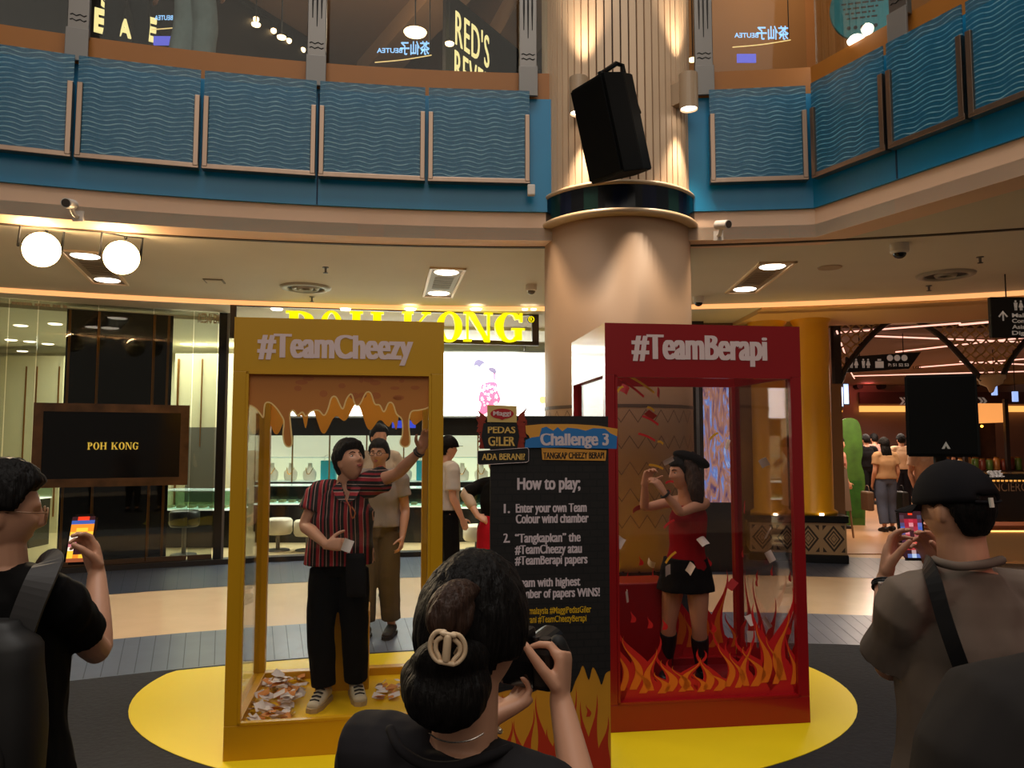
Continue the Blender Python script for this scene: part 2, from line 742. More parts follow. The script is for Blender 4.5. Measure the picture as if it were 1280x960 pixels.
bm = BM()
A = arc_pts(FC, SHOP_R - 0.05, -8.5, 0.6)
B = arc_pts(FC, SHOP_R + 6, -11.0, 1.0)
curb(bm, A, B, 0.0, 0.012)
struct(obj('floor', bm, mat('shop_floor', (206, 186, 140), 0.3)))
bm = BM()
curb(bm, arc_pts(FC, SHOP_R - 0.12, -8.5, 0.6), arc_pts(FC, SHOP_R + 0.08, -8.6, 0.6), 0.0, 0.07)
struct(obj('trim_8', bm, mat('dark_threshold', (40, 34, 32), 0.4)))
bm = BM()
box2(bm, (-14, 15.6, 0), (1.5, 15.8, 3.6))
struct(obj('wall_back', bm, M_cream))
bm = BM()
box2(bm, (-11.5, 8.4, 0), (-11.3, 15.6, 3.6))
struct(obj('wall_left', bm, M_cream))
bm = BM()
curb(bm, arc_pts(FC, SHOP_R + 0.55, -9.5, 0.9), arc_pts(FC, SHOP_R + 7, -12.5, 1.4), 3.5, 3.6)
struct(obj('ceiling', bm, mat('shop_ceiling', (226, 222, 206), 0.7)))
# partition between the shop and the corridor
bm = BM()
box2(bm, (1.5, 11.9, 0), (4.55, 12.1, 3.7))
box2(bm, (1.3, 11.9, 0), (1.5, 15.8, 3.7))
struct(obj('wall_partition', bm, mat('brown_stone', (120, 92, 70), 0.35, var=0.12, scale=1.5)))
bm = BM()
p = at(876, 560, 11.6)
box2(bm, (2.55, 11.72, 0), (2.95, 11.9, 3.6))
struct(obj('trim_9', bm, mat('dark_jamb', (30, 24, 22), 0.4)))

# ---- corridor beyond the portal
bm = BM()
box2(bm, (4.35, 11.75, 0.0), (14.5, 26, 0.014))
struct(obj('floor', bm, mat('corridor_tile', (190, 146, 108), 0.28, var=0.1, scale=1.2)))
bm = BM()
box2(bm, (4.55, 12.1, 3.5), (16, 26, 3.7))
struct(obj('ceiling', bm, mat('corridor_ceiling', (118, 92, 76), 0.7)))
bm = BM()
box(bm, (6.95, 18.9, 1.8), (0.2, 13.8, 3.6), rz=math.radians(-19))
struct(obj('wall_left', bm, mat('corridor_wall', (110, 88, 74), 0.6)))
bm = BM()
box2(bm, (8, 24.6, 0), (18, 24.8, 3.6))
struct(obj('wall_back', bm, mat('corridor_end', (150, 118, 108), 0.7)))
bm = BM()
box(bm, (15.6, 19.5, 1.8), (0.2, 14, 3.6), rz=math.radians(-22))
struct(obj('wall_right', bm, mat('corridor_wall', (110, 88, 74), 0.6)))
# ================================================================== balcony panels, posts, pillar, ceiling fittings
def wave_mat():
    m = bpy.data.materials.new('wavy_blue_glass')
    m.use_nodes = True
    nt = m.node_tree
    p = nt.nodes['Principled BSDF']
    out = nt.nodes['Material Output']
    N = nt.nodes.new
    L = nt.links.new
    tc = N('ShaderNodeTexCoord')
    sp = N('ShaderNodeSeparateXYZ')
    L(tc.outputs['Object'], sp.inputs[0])
    nz = N('ShaderNodeTexNoise')
    nz.inputs['Scale'].default_value = 3.0
    L(tc.outputs['Object'], nz.inputs[0])

    def math_(op, a, b=None, c=None):
        n = N('ShaderNodeMath')
        n.operation = op
        for i, v in enumerate((a, b, c)):
            if v is None:
                continue
            if isinstance(v, (int, float)):
                n.inputs[i].default_value = v
            else:
                L(v, n.inputs[i])
        return n.outputs[0]
    ph = math_('MULTIPLY_ADD', nz.outputs[0], 5.0, math_('MULTIPLY', sp.outputs['X'], 24.0))
    wob = math_('MULTIPLY', math_('SINE', ph), 0.012)
    zz = math_('ADD', sp.outputs['Z'], wob)
    s = math_('SINE', math_('MULTIPLY', zz, 150.0))
    nz2 = N('ShaderNodeTexNoise')
    nz2.inputs['Scale'].default_value = 9.0
    L(tc.outputs['Object'], nz2.inputs[0])
    g = math_('MULTIPLY', math_('POWER', math_('MAXIMUM', s, 0.0), 9.0), math_('MULTIPLY', math_('POWER', nz2.outputs[0], 2.0), 3.2))
    mx = N('ShaderNodeMixRGB')
    mx.inputs[1].default_value = lin((34, 104, 136))
    mx.inputs[2].default_value = lin((170, 208, 212))
    L(g, mx.inputs[0])
    L(mx.outputs[0], p.inputs['Base Color'])
    p.inputs['Roughness'].default_value = 0.22
    bp = N('ShaderNodeBump')
    bp.inputs['Strength'].default_value = 0.08
    bp.inputs['Distance'].default_value = 0.01
    L(s, bp.inputs['Height'])
    L(bp.outputs[0], p.inputs['Normal'])
    tr = N('ShaderNodeBsdfTransparent')
    tr.inputs[0].default_value = (0.75, 0.9, 0.95, 1)
    mix = N('ShaderNodeMixShader')
    mix.inputs[0].default_value = 0.62
    L(tr.outputs[0], mix.inputs[1])
    L(p.outputs[0], mix.inputs[2])
    L(mix.outputs[0], out.inputs[0])
    return m


M_wave = wave_mat()


def wave_panel(p, q, label):
    d = q - p
    p = p + d.normalized() * 0.012
    L = d.length - 0.024
    rz = math.atan2(d.y, d.x)
    t = thing('wave_glass_panel', label, 'glass panel', (p.x, p.y, 4.12), rz, 'blue wave glass panels along the balcony')
    bm = BM()
    box2(bm, (0.004, -0.006, 0.02), (L - 0.004, 0.006, 0.88))
    obj('glass', bm, M_wave, t)
    bm = BM()
    box2(bm, (0.0, -0.025, -0.02), (L, 0.06, 0.025), 0.004)
    obj('bottom_rail', bm, M_steel, t)
    for x in (0.026, L - 0.026):
        bm = BM()
        box2(bm, (x - 0.022, -0.03, 0.0), (x + 0.022, 0.06, 0.64), 0.004)
        obj('side_rail', bm, M_steel, t)


DP = 0.13
names = ['blue wave-etched glass panel cut by the left edge of the picture',
         'blue wave-etched glass panel under the glowing E letters, second from left',
         'blue wave-etched glass panel under the grey trouser legs, third from left',
         'blue wave-etched glass panel under the blue sign reflection left of the glowing sign',
         'blue wave-etched glass panel next left of the pillar, under the yellow-white sign']
px = [-62, 90, 250, 396, 533, 664]
for i in range(5):
    wave_panel(fas_point(px[i], DP), fas_point(px[i + 1], DP), names[i])
wave_panel(fas_point(886, DP), fas_corner(DP), 'blue wave-etched glass panel next right of the pillar, facing straight on')
pr = [None, 1110, 1212, 1330]
names = ['blue wave-etched glass panel just past the balcony corner right of the pillar',
         'blue wave-etched glass panel below the teal round sign on the right balcony',
         'blue wave-etched glass panel at the far right edge of the picture']
for i in range(3):
    a = fas_corner(DP) + LDIR * 0.03 if i == 0 else fas_point(pr[i], DP, 340, True)
    wave_panel(a, fas_point(pr[i + 1], DP, 340, True), names[i])

# small bullet lamp at the end of the left panels
t = thing('cable_box', 'small grey cable box under the end of the glass panels left of the pillar', 'cable box', tuple(at(664, 238, 7.0)))
bm = BM()
box(bm, (0, 0, 0), (0.07, 0.06, 0.1), bev=0.008)
obj('housing', bm, M_white, t)
bm = BM()
tube(bm, [(0, 0.03, 0.05), (-0.03, 0.06, 0.09), (0.0, 0.16, 0.12)], 0.01, 8, 3)
obj('bracket', bm, M_greysteel, t)


# ---- steel posts and clear glass of the upper balustrade
def post(p, rz, label):
    t = thing('balustrade_post', label, 'post', (p.x, p.y, 5.0), rz, 'steel posts of the upper balustrade')
    bm = BM()
    box2(bm, (-0.085, -0.03, 0.2), (0.085, 0.03, 1.5), 0.006)
    obj('post_plate', bm, M_greysteel, t)
    bm = BM()
    box2(bm, (-0.09, -0.055, -0.03), (0.09, -0.03, 0.26), 0.004)
    obj('base_plate', bm, mat('base_plate_grey', (128, 124, 120), 0.5, 0.4), t)
    for x in (-0.04, 0.0, 0.04):
        bm = BM()
        tube(bm, [(x, -0.032, 0.55 + abs(x) * 2), (x, -0.032, 0.85), (x, -0.032, 1.25)], [0.004, 0.009, 0.003], 8)
        obj('slot', bm, M_blackm, t)
    for k in range(2):
        bm = BM()
        tube(bm, [(-0.06 + 0.015 * i, -0.031, 0.34 + 0.045 * k + 0.008 * math.sin(i * 1.6)) for i in range(9)], 0.005, 6)
        obj('wave_slot', bm, M_blackm, t)


plist = [(95, 'steel post with wave slots under the left glowing letters'),
         (395, 'steel post with wave slots left of the glowing word sign'),
         (660, 'steel post with wave slots next left of the pillar'),
         (880, 'steel post next right of the pillar on the upper floor')]
pts_g = [fas_point(-120, -0.02, 380)]
for x, lb in plist:
    p = fas_point(x, 0.05, 400)
    post(p, -math.atan2(p.x - FAS.x, p.y - FAS.y), lb)
    pts_g.append(fas_point(x, -0.05, 400))
p = fas_point(1128, 0.05, 430, True)
post(p, math.atan2(LDIR.y, LDIR.x), 'steel post on the right balcony beyond the teal round sign')
pts_g.append(fas_corner(-0.05))
pts_g.append(fas_point(1128, -0.05, 430, True))
pts_g.append(fas_point(1330, -0.05, 430, True))
lb = ['clear balustrade pane at the far left of the upper floor', 'clear balustrade pane in front of the grey trouser legs',
      'clear balustrade pane in front of the glowing word sign', 'clear balustrade pane hidden partly behind the pillar',
      'clear balustrade pane in front of the orange wall right of the pillar', 'clear balustrade pane in front of the teal round sign',
      'clear balustrade pane at the top right corner']
for i in range(len(pts_g) - 1):
    a, b = pts_g[i], pts_g[i + 1]
    d = b - a
    t = thing('balustrade_glass', lb[i], 'glass pane', (a.x, a.y, 5.2), math.atan2(d.y, d.x), 'clear panes of the upper balustrade')
    bm = BM()
    box2(bm, (0.05, -0.006, 0.0), (d.length - 0.05, 0.006, 1.25))
    obj('pane', bm, M_glass, t)
    bm = BM()
    tube(bm, [(0.07, 0, 1.275), (d.length - 0.07, 0, 1.275)], 0.025, 10)
    obj('handrail', bm, M_steel, t)

# ---- the big round pillar
PX, PY, PR = 1.03, 7.45, 0.71
pil = thing('pillar', 'big round pillar with slatted upper half and dark mosaic collar', 'pillar', (PX, PY, 0))
bm = BM()
lathe(bm, [(0, 0.4), (PR, 0.4), (PR, 3.75), (0, 3.75)], n=96)
o = obj('shaft', bm, mat('pillar_taupe', (176, 142, 112), 0.55, var=0.03, scale=1.5), pil, smooth=False)
for p in o.data.polygons:
    p.use_smooth = len(p.vertices) == 4
bm = BM()
lathe(bm, [(0, 0.0), (PR + 0.05, 0.0), (PR + 0.05, 0.55), (PR, 0.57), (PR, 0.58), (0, 0.58)], n=64)
obj('base', bm, M_black, pil)
# zigzag inlay on the lower shaft
bm = BM()
for row in range(5):
    z = 0.95 + row * 0.23
    for k in range(28):
        a0 = math.radians(180 + k * 6.0)
        a1 = math.radians(180 + (k + 1) * 6.0)
        za, zb = (z, z + 0.11) if k % 2 == 0 else (z + 0.11, z)
        v = []
        for a, zz in ((a0, za), (a1, zb)):
            for dz in (-0.006, 0.006):
                v.append(bm.verts.new(((PR + 0.002) * math.cos(a), (PR + 0.002) * math.sin(a), zz + dz)))
        bm.faces.new((v[0], v[2], v[3], v[1]))
obj('zigzag_inlay', bm, mat('zigzag_brown', (112, 84, 64), 0.5), pil)
bm = BM()
lathe(bm, [(PR - 0.02, 2.0), (PR + 0.004, 2.0), (PR + 0.004, 2.03), (PR - 0.02, 2.03)], n=64)
obj('shaft_joint', bm, mat('joint_brown', (90, 70, 56), 0.5), pil)
# collar
bm = BM()
lathe(bm, [(PR - 0.02, 3.715), (PR + 0.075, 3.72), (PR + 0.085, 3.745), (PR + 0.075, 3.77), (PR - 0.02, 3.775)], n=96)
lathe(bm, [(PR - 0.02, 3.985), (PR + 0.06, 3.99), (PR + 0.07, 4.01), (PR + 0.06, 4.03), (PR - 0.02, 4.035)], n=96)
obj('collar_rim', bm, mat('rim_cream', (190, 160, 124), 0.4), pil, smooth=True)
cols = [mat('mosaic_%s' % n, c, 0.25) for n, c in (('black', (8, 10, 14)), ('navy', (12, 18, 38)), ('green', (18, 44, 40)))]
bm = BM()
lathe(bm, [(PR - 0.02, 3.77), (PR + 0.055, 3.77), (PR + 0.055, 3.99), (PR - 0.02, 3.99)], n=72)
me = bpy.data.meshes.new('collar_band')
bmesh.ops.recalc_face_normals(bm, faces=bm.faces)
bm.to_mesh(me)
bm.free()
for m_ in cols:
    me.materials.append(m_)
for i, f in enumerate(me.polygons):
    c = f.center
    a = int((math.atan2(c.y, c.x) + math.pi) / (2 * math.pi) * 36)
    f.material_index = (0, 1, 0, 2, 1, 0, 2, 0, 1)[a % 9]
o = bpy.data.objects.new('collar_band', me)
COL.objects.link(o)
o.parent = pil
# slatted upper cladding
bm = BM()
NS = 62
for k in range(NS):
    a0 = 2 * math.pi * k / NS
    w = 2 * math.pi / NS * 0.80
    pts = [(PR + 0.02, a0), (PR + 0.02, a0 + w), (PR - 0.02, a0 + w), (PR - 0.02, a0)]
    lo = [bm.verts.new((r * math.cos(a), r * math.sin(a), 4.0)) for r, a in pts]
    hi = [bm.verts.new((r * math.cos(a), r * math.sin(a), 6.9)) for r, a in pts]
    for i in range(4):
        j = (i + 1) % 4
        bm.faces.new((lo[i], lo[j], hi[j], hi[i]))
    bm.faces.new(lo)
    bm.faces.new(hi)
obj('slat_cladding', bm, mat('pale_slats', (222, 190, 156), 0.5, var=0.06, scale=3, stretch=(1, 1, 0.1)), pil)
bm = BM()
lathe(bm, [(0, 3.7), (PR - 0.012, 3.7), (PR - 0.012, 6.9), (0, 6.9)], n=64)
obj('core', bm, mat('slat_gap_brown', (74, 50, 36), 0.7), pil)


def sconce(px, py, label):
    a = (px - 772.5) / 92.0
    ang = math.asin(max(-0.98, min(0.98, a * 0.82)))
    r = PR + 0.16
    x, y = PX + r * math.sin(ang), PY - r * math.cos(ang)
    c = at(px, py, y)
    t = thing('wall_sconce', label, 'wall lamp', (x, y, c.z), -0.0, 'up-and-down sconces on the pillar')
    sm = mat('sconce_taupe', (176, 150, 122), 0.4)
    bm = BM()
    lathe(bm, [(0.0, 0.15), (0.078, 0.15), (0.085, 0.165), (0.085, -0.165), (0.078, -0.165), (0.078, -0.14), (0, -0.14)], n=28)
    obj('shade', bm, sm, t, smooth=False)
    bm = BM()
    q = V((PX - x, PY - y, 0)).normalized()
    box(bm, q * 0.11, (0.13, 0.12, 0.2), rz=math.atan2(q.y, q.x))
    obj('mount', bm, sm, t)
    bm = BM()
    lathe(bm, [(0, -0.146), (0.072, -0.146), (0.072, -0.15), (0, -0.15)], n=24)
    obj('bulb', bm, M_lamp, t)
    for s, e in ((-1, 130), (1, 110)):
        l = light('sconce_light', 'SPOT', (0, 0, 0.17 * s), e, (1.0, 0.80, 0.58), 0.05, None, 62, 1.0)
        l.parent = t
        l.rotation_euler = (math.pi if s > 0 else 0, 0, 0)


sconce(717, 120, 'cylinder up-and-down sconce on the pillar left of the hanging speaker')
sconce(848, 115, 'cylinder up-and-down sconce on the pillar right of the hanging speaker')

# ---- the hanging loudspeaker on the pillar
c = at(769, 160, 6.3)
t = thing('hanging_speaker', 'big black loudspeaker on a bracket tilted down in front of the slatted pillar', 'loudspeaker', tuple(c))
R = Euler((math.radians(17), math.radians(3), math.radians(-60)), 'XYZ').to_matrix().to_4x4()
out = [(-0.225, -0.20), (0.225, -0.20), (0.19, 0.04), (0.11, 0.21), (-0.11, 0.21), (-0.19, 0.04)]
bm = BM()
lo = [bm.verts.new(R @ V((x, y, -0.40))) for x, y in out]
hi = [bm.verts.new(R @ V((x, y, 0.40))) for x, y in out]
for i in range(6):
    j = (i + 1) % 6
    bm.faces.new((lo[i], lo[j], hi[j], hi[i]))
bm.faces.new(list(reversed(lo)))
bm.faces.new(hi)
bmesh.ops.bevel(bm, geom=list(bm.edges), offset=0.008, segments=2, affect='EDGES')
obj('cabinet', bm, mat('speaker_black', (9, 9, 9), 0.6, spec=0.2), t)
bm = BM()
box(bm, (0, -0.212, 0), (0.42, 0.02, 0.76), M=R, bev=0.006)
obj('grille', bm, mat('grille_black', (6, 6, 6), 0.8, spec=0.15, var=0.4, scale=120), t)
bm = BM()
box(bm, (0, 0.05, 0.408), (0.09, 0.24, 0.016), M=R)
cyl(bm, R @ V((0, -0.02, 0.40)), R @ V((0, -0.02, 0.47)), 0.035)
obj('yoke_arm', bm, M_black, t)
bm = BM()
tube(bm, [R @ V((0, -0.02, 0.455)), R @ V((0.02, 0.14, 0.52)), R @ V((0.02, 0.20, 0.50)), R @ V((0.02, 0.20, 0.40))], 0.022, 8)
tube(bm, [R @ V((0.02, 0.20, 0.40)), R @ V((0.02, 0.27, 0.1)), V((PX - 0.02, PY - PR - 0.0, c.z + 0.12)) - c], 0.026, 8)
obj('yoke', bm, M_black, t)
bm = BM()
box(bm, (-0.195, -0.02, 0.28), (0.01, 0.1, 0.04), M=R)
obj('carry_handle', bm, M_greysteel, t)

# ---- fittings in the lower ceiling
ZC = 3.602


def downlight_pair(px, py, label, rz):
    p = onz(px, py, ZC) if py else px
    t = thing('twin_downlight', label, 'ceiling light', (p.x, p.y, ZC), rz, 'recessed twin downlights in the lower ceiling')
    bm = BM()
    for a, b in (((-0.20, -0.85), (-0.17, 0.85)), ((0.17, -0.85), (0.20, 0.85)), ((-0.20, -0.85), (0.20, -0.82)), ((-0.20, 0.82), (0.20, 0.85))):
        box2(bm, (a[0], a[1], -0.02), (b[0], b[1], 0.0))
    obj('frame', bm, mat('downlight_frame', (236, 206, 170), 0.4), t)
    bm = BM()
    box2(bm, (-0.17, -0.82, -0.004), (0.17, 0.82, 0.0))
    obj('backing', bm, mat('downlight_back', (150, 132, 110), 0.5), t)
    bm = BM()
    for k in range(9):
        box2(bm, (-0.11, -0.34 + 0.08 * k, -0.008), (0.11, -0.32 + 0.08 * k, -0.003))
    obj('louvre', bm, mat('downlight_louvre', (96, 82, 68), 0.5), t)
    for s in (-1, 1):
        bm = BM()
        lathe(bm, [(0, -0.012), (0.125, -0.012), (0.14, -0.003), (0, -0.003)], c=(0, 0.62 * s, 0), n=24)
        obj('lamp', bm, M_lamp, t)
        l = light('downlight_lamp', 'SPOT', (0, 0.62 * s, -0.03), 56, (1.0, 0.82, 0.62), 0.12, None, 120, 0.6)
        l.parent = t


downlight_pair(V((-4.575, 8.35, ZC)), None, 'recessed twin downlight at left between the two glaring floodlights and the shop glass', 0.32)
downlight_pair(553, 354, 'recessed twin downlight above the shop letters left of the pillar', 0.165)
downlight_pair(947, 348, 'recessed twin downlight right of the pillar', -0.06)


def diffuser(px, py, label, broken=False):
    p = onz(px, py, ZC)
    t = thing('air_diffuser', label, 'air diffuser', (p.x, p.y, ZC), 0, 'round air diffusers in the lower ceiling')
    gm = mat('diffuser_grey', (150, 140, 124), 0.45)
    prof = [(0.31, 0.0), (0.30, -0.02), (0.24, -0.03), (0.22, -0.01), (0.22, 0.0)]
    bm = BM()
    lathe(bm, prof, n=36)
    obj('outer_ring', bm, gm, t, smooth=True)
    bm = BM()
    lathe(bm, [(0.22, -0.002), (0.0, -0.002)], n=36)
    obj('throat', bm, M_blackm, t)
    for r in ((0.17, 0.1) if not broken else (0.12,)):
        bm = BM()
        lathe(bm, [(r, -0.005), (r - 0.015, -0.035), (r - 0.06, -0.02), (r - 0.05, -0.004)], n=36)
        obj('cone_ring', bm, gm, t, smooth=True)


diffuser(382, 359, 'round air diffuser in the ceiling over the yellow booth')
diffuser(1182, 343, 'stained round air diffuser in the ceiling at right', True)


def dome(px, py, label, cat, r, col):
    p = onz(px, py, ZC)
    t = thing('dome_camera' if cat == 'camera' else 'smoke_detector', label, cat, (p.x, p.y, ZC))
    bm = BM()
    lathe(bm, [(0, 0), (r, 0), (r, -r * 0.9), (r * 0.85, -r * 1.1), (0, -r * 1.1)], n=28)
    obj('housing', bm, M_white, t)
    bm = BM()
    lathe(bm, [(r * 0.72, -r * 1.05)] + [(r * 0.72 * math.cos(a), -r * 1.1 - r * 0.6 * math.sin(a)) for a in [0.3, 0.7, 1.1, 1.4]] + [(0, -r * 1.72)], n=24)
    obj('dome', bm, mat(col[0], col[1], 0.15), t, smooth=True)


dome(1124, 305, 'white dome camera with black eye on the ceiling at right', 'camera', 0.085, ('dome_black', (12, 12, 14)))
dome(873, 371, 'small dome camera close to the right side of the pillar', 'camera', 0.075, ('dome_black', (12, 12, 14)))
dome(664, 356, 'grey smoke detector on the ceiling close left of the pillar', 'smoke detector', 0.07, ('detector_grey', (110, 100, 88)))


def sprinkler(px, py, label):
    p = onz(px, py, ZC)
    t = thing('sprinkler', label, 'sprinkler', (p.x, p.y, ZC), 0, 'ceiling sprinklers')
    bm = BM()
    lathe(bm, [(0, 0), (0.035, 0), (0.035, -0.008), (0.014, -0.012), (0.012, -0.06), (0, -0.06)], n=14)
    obj('stem', bm, M_greysteel, t)
    bm = BM()
    lathe(bm, [(0, -0.06), (0.028, -0.062), (0.028, -0.066), (0, -0.07)], n=14)
    obj('deflector', bm, mat('sprinkler_dark', (52, 44, 38), 0.5), t)


sprinkler(407, 334, 'ceiling sprinkler above the round diffuser over the yellow booth')
sprinkler(390, 371, 'ceiling sprinkler below the round diffuser over the yellow booth')
sprinkler(1225, 321, 'ceiling sprinkler right of the white dome camera')
sprinkler(1161, 357, 'ceiling sprinkler below the stained diffuser at right')

p = onz(268, 351, ZC)
t = thing('access_hatch', 'small square access hatch in the ceiling left of the round diffuser', 'hatch', (p.x, p.y, ZC), 0.2)
bm = BM()
box2(bm, (-0.11, -0.11, -0.012), (0.11, 0.11, 0))
obj('hatch_frame', bm, mat('hatch_frame', (120, 106, 90), 0.5), t)
bm = BM()
box2(bm, (-0.09, -0.09, -0.016), (0.09, 0.09, -0.01))
obj('hatch_lid', bm, M_ceil, t)
p = onz(1037, 334, ZC)
t = thing('ceiling_speaker', 'flat round ceiling speaker grille near the twin downlight at right', 'ceiling speaker', (p.x, p.y, ZC))
bm = BM()
lathe(bm, [(0, 0), (0.13, 0), (0.12, -0.012), (0, -0.012)], n=28)
obj('grille', bm, mat('grille_tan', (166, 142, 116), 0.6), t)


def bullet(px, py, label, yaw, d):
    p = fas_point(px, 0.0, 480 - py)
    c = at(px, py, p.y - 0.12)
    t = thing('security_camera', label, 'camera', (c.x, c.y, c.z))
    dr = V((math.sin(yaw), -math.cos(yaw), -0.2)).normalized()
    bm = BM()
    cyl(bm, V((0, 0, 0)) - dr * 0.06, V((0, 0, 0)) + dr * 0.09, 0.042, n=20)
    obj('housing', bm, M_white, t)
    bm = BM()
    cyl(bm, dr * 0.088, dr * 0.096, 0.034, n=20)
    obj('lens', bm, mat('lens_grey', (70, 62, 56), 0.2), t)
    bm = BM()
    tube(bm, [(0, 0, -0.02), (0, 0.06, -0.07), (0, 0.13, -0.07)], 0.018, 8, 3)
    box(bm, (0, 0.125, -0.07), (0.09, 0.02, 0.09))
    obj('bracket', bm, M_white, t)


bullet(88, 255, 'white bullet camera on the beige bulkhead at left', 0.15, 0)
bullet(902, 281, 'white bullet camera on the beige bulkhead right of the pillar', 0.5, 0)


# ---- two glaring floodlights at left
def flood(px, py, Y, label):
    c = at(px, py, Y)
    t = thing('floodlight', label, 'floodlight', (c.x, c.y, c.z), 0, 'glaring floodlights under the left ceiling')
    d = (V((0.2, 2.2, 1.3)) - c).normalized()
    q = d.to_track_quat('-Y', 'Z').to_matrix().to_4x4()
    bm = BM()
    tube(bm, [q @ V((0, 0.2, 0)), q @ V((0, 0.08, 0)), q @ V((0, 0.0, 0))], [0.07, 0.15, 0.16], 24, caps=False)
    obj('housing', bm, M_blackm, t, smooth=True)
    bm = BM()
    tube(bm, [q @ V((0, -0.004, 0)), q @ V((0, -0.03, 0)), q @ V((0, -0.05, 0))], [0.155, 0.14, 0.08], 28, caps=False)
    obj('lens', bm, mat('flood_glow', (255, 220, 160), 0.4, emit=14.0, ergb=(255, 214, 150)), t, smooth=True)
    top = ZC - c.z
    bm = BM()
    tube(bm, [q @ V((-0.17, 0.06, 0)), q @ V((-0.17, 0.06, 0.2)), V((0, 0.06, 0.22)), q @ V((0.17, 0.06, 0.2)), q @ V((0.17, 0.06, 0))], 0.012, 8)
    tube(bm, [V((0, 0.06, 0.2)), V((0, 0.06, top))], 0.016, 8)
    obj('bracket', bm, M_blackm, t)
    l = light('flood_beam', 'SPOT', d * 0.08, 240, (1.0, 0.78, 0.5), 0.12, d * 3, 75, 0.8)
    l.parent = t
    l2 = light('flood_spill', 'POINT', d * 0.02 + V((0, -0.12, 0.1)), 20, (1.0, 0.7, 0.38), 0.1)
    l2.parent = t


flood(52, 312, 6.75, 'glaring warm floodlight under the ceiling, left one of the pair')
flood(152, 322, 6.95, 'glaring warm floodlight under the ceiling, right one of the pair')
# ================================================================== the two wind booths
M_by = mat('booth_yellow', (206, 152, 2), 0.4, var=0.03, scale=2)
M_br = mat('booth_red', (150, 8, 18), 0.3, var=0.03, scale=2, coat=0.3)
M_text = mat('vinyl_white', (232, 206, 204), 0.5)
M_bglass = glass_mat('booth_glass', (252, 252, 252), 0.010, k=0.5)
M_bglass_red = glass_mat('booth_glass_smoky', (248, 244, 244), 0.012, k=0.45)


def booth(root, w, d, h, ph, hh, pw, m, mg, floor_m):
    """parts of a booth in its own frame: front on y=0, depth d, plinth ph, header hh, post width pw"""
    P = {}
    bm = BM()
    f = 0.075
    box2(bm, (0, 0, 0), (w, f, ph), 0.003)
    box2(bm, (0, d - f, 0), (w, d, ph), 0.003)
    box2(bm, (0, f, 0), (f, d - f, ph), 0.003)
    box2(bm, (w - f, f, 0), (w, d - f, ph), 0.003)
    obj('plinth', bm, m, root)
    bm = BM()
    box2(bm, (f, f, 0.02), (w - f, d - f, ph - 0.05))
    obj('floor_panel', bm, floor_m, root)
    for x in (0, w - pw):
        for y in (0, d - pw):
            bm = BM()
            box2(bm, (x, y, ph), (x + pw, y + pw, h - hh), 0.003)
            obj('post', bm, m, root)
    bm = BM()
    t = 0.02
    box2(bm, (0, 0, h - hh), (w, t, h))
    box2(bm, (0, d - t, h - hh), (w, d, h))
    box2(bm, (0, t, h - hh), (t, d - t, h))
    box2(bm, (w - t, t, h - hh), (w, d - t, h))
    obj('header', bm, m, root)
    bm = BM()
    for y in (0.34, 0.66):
        box2(bm, (t, d * y - 0.02, h - 0.06), (w - t, d * y + 0.02, h - 0.02))
    obj('roof_brace', bm, m, root)
    for nm, a, b in (('front_pane', (pw, 0.03, ph), (w - pw, 0.036, h - hh)), ('back_pane', (pw, d - 0.036, ph), (w - pw, d - 0.03, h - hh)),
                     ('side_pane', (0.03, pw, ph), (0.036, d - pw, h - hh)), ('side_pane', (w - 0.036, pw, ph), (w - 0.03, d - pw, h - hh))):
        bm = BM()
        box2(bm, a, b)
        obj(nm, bm, mg, root)
    # glazing beads round the front opening
    bm = BM()
    b = 0.014
    for q0, q1 in (((pw, -0.004, ph), (pw + b, 0.03, h - hh)), ((w - pw - b, -0.004, ph), (w - pw, 0.03, h - hh)),
                   ((pw, -0.004, ph), (w - pw, 0.03, ph + b)), ((pw, -0.004, h - hh - b), (w - pw, 0.03, h - hh))):
        box2(bm, q0, q1)
    obj('glazing_bead', bm, m, root)


def local_plane(root, y=0.0):
    """function: picture pixel -> (x, z) on the root's plane at local depth y"""
    a = root.rotation_euler.z
    R = V((math.cos(a), math.sin(a), 0))
    N_ = V((-math.sin(a), math.cos(a), 0))
    o = root.location + N_ * y

    def f(px, py):
        p = on_plane(px, py, o, N_)
        return ((p - o).dot(R), p.z - o.z)
    return f


ID = Matrix.Identity(4)


def My(y):
    return Matrix.Translation((0, y, 0))


def put_text(root, f, s, pxl, pxr, py_base, py_cap, m, y, bold=0.03, name='lettering', mirror=False, space=1.0, tall=0.77):
    x0, z0 = f(pxl, py_base)
    x1, _ = f(pxr, py_base)
    _, z1 = f(pxl, py_cap)
    return lettering(name, s, My(y), x0, z0, x1 - x0, z1 - z0, m, root, bold, mirror, space=space, tall=tall)


# ------------------------------------------------------------------ yellow booth
YB = thing('wind_booth', 'tall yellow glazed booth with dripping cheese picture and white hashtag heading', 'booth', (-1.531, 4.2, 0.0115), math.radians(9.5))
YW, YD, YH, YP, YHH = 1.155, 1.02, 2.375, 0.18, 0.30
booth(YB, YW, YD, YH, YP, YHH, 0.07, M_by, M_bglass, mat('booth_floor_yellow', (236, 190, 20), 0.62, spec=0.2))
fy = local_plane(YB, -0.002)
put_text(YB, fy, '#TeamCheezy', 323, 515, 447, 417, M_text, -0.003, 0.05)
bm = BM()
box2(bm, (YW * 0.36, 0.66, YP - 0.06), (YW * 0.645, 0.94, 0.62), 0.01)
obj('blower_box', bm, M_by, YB)
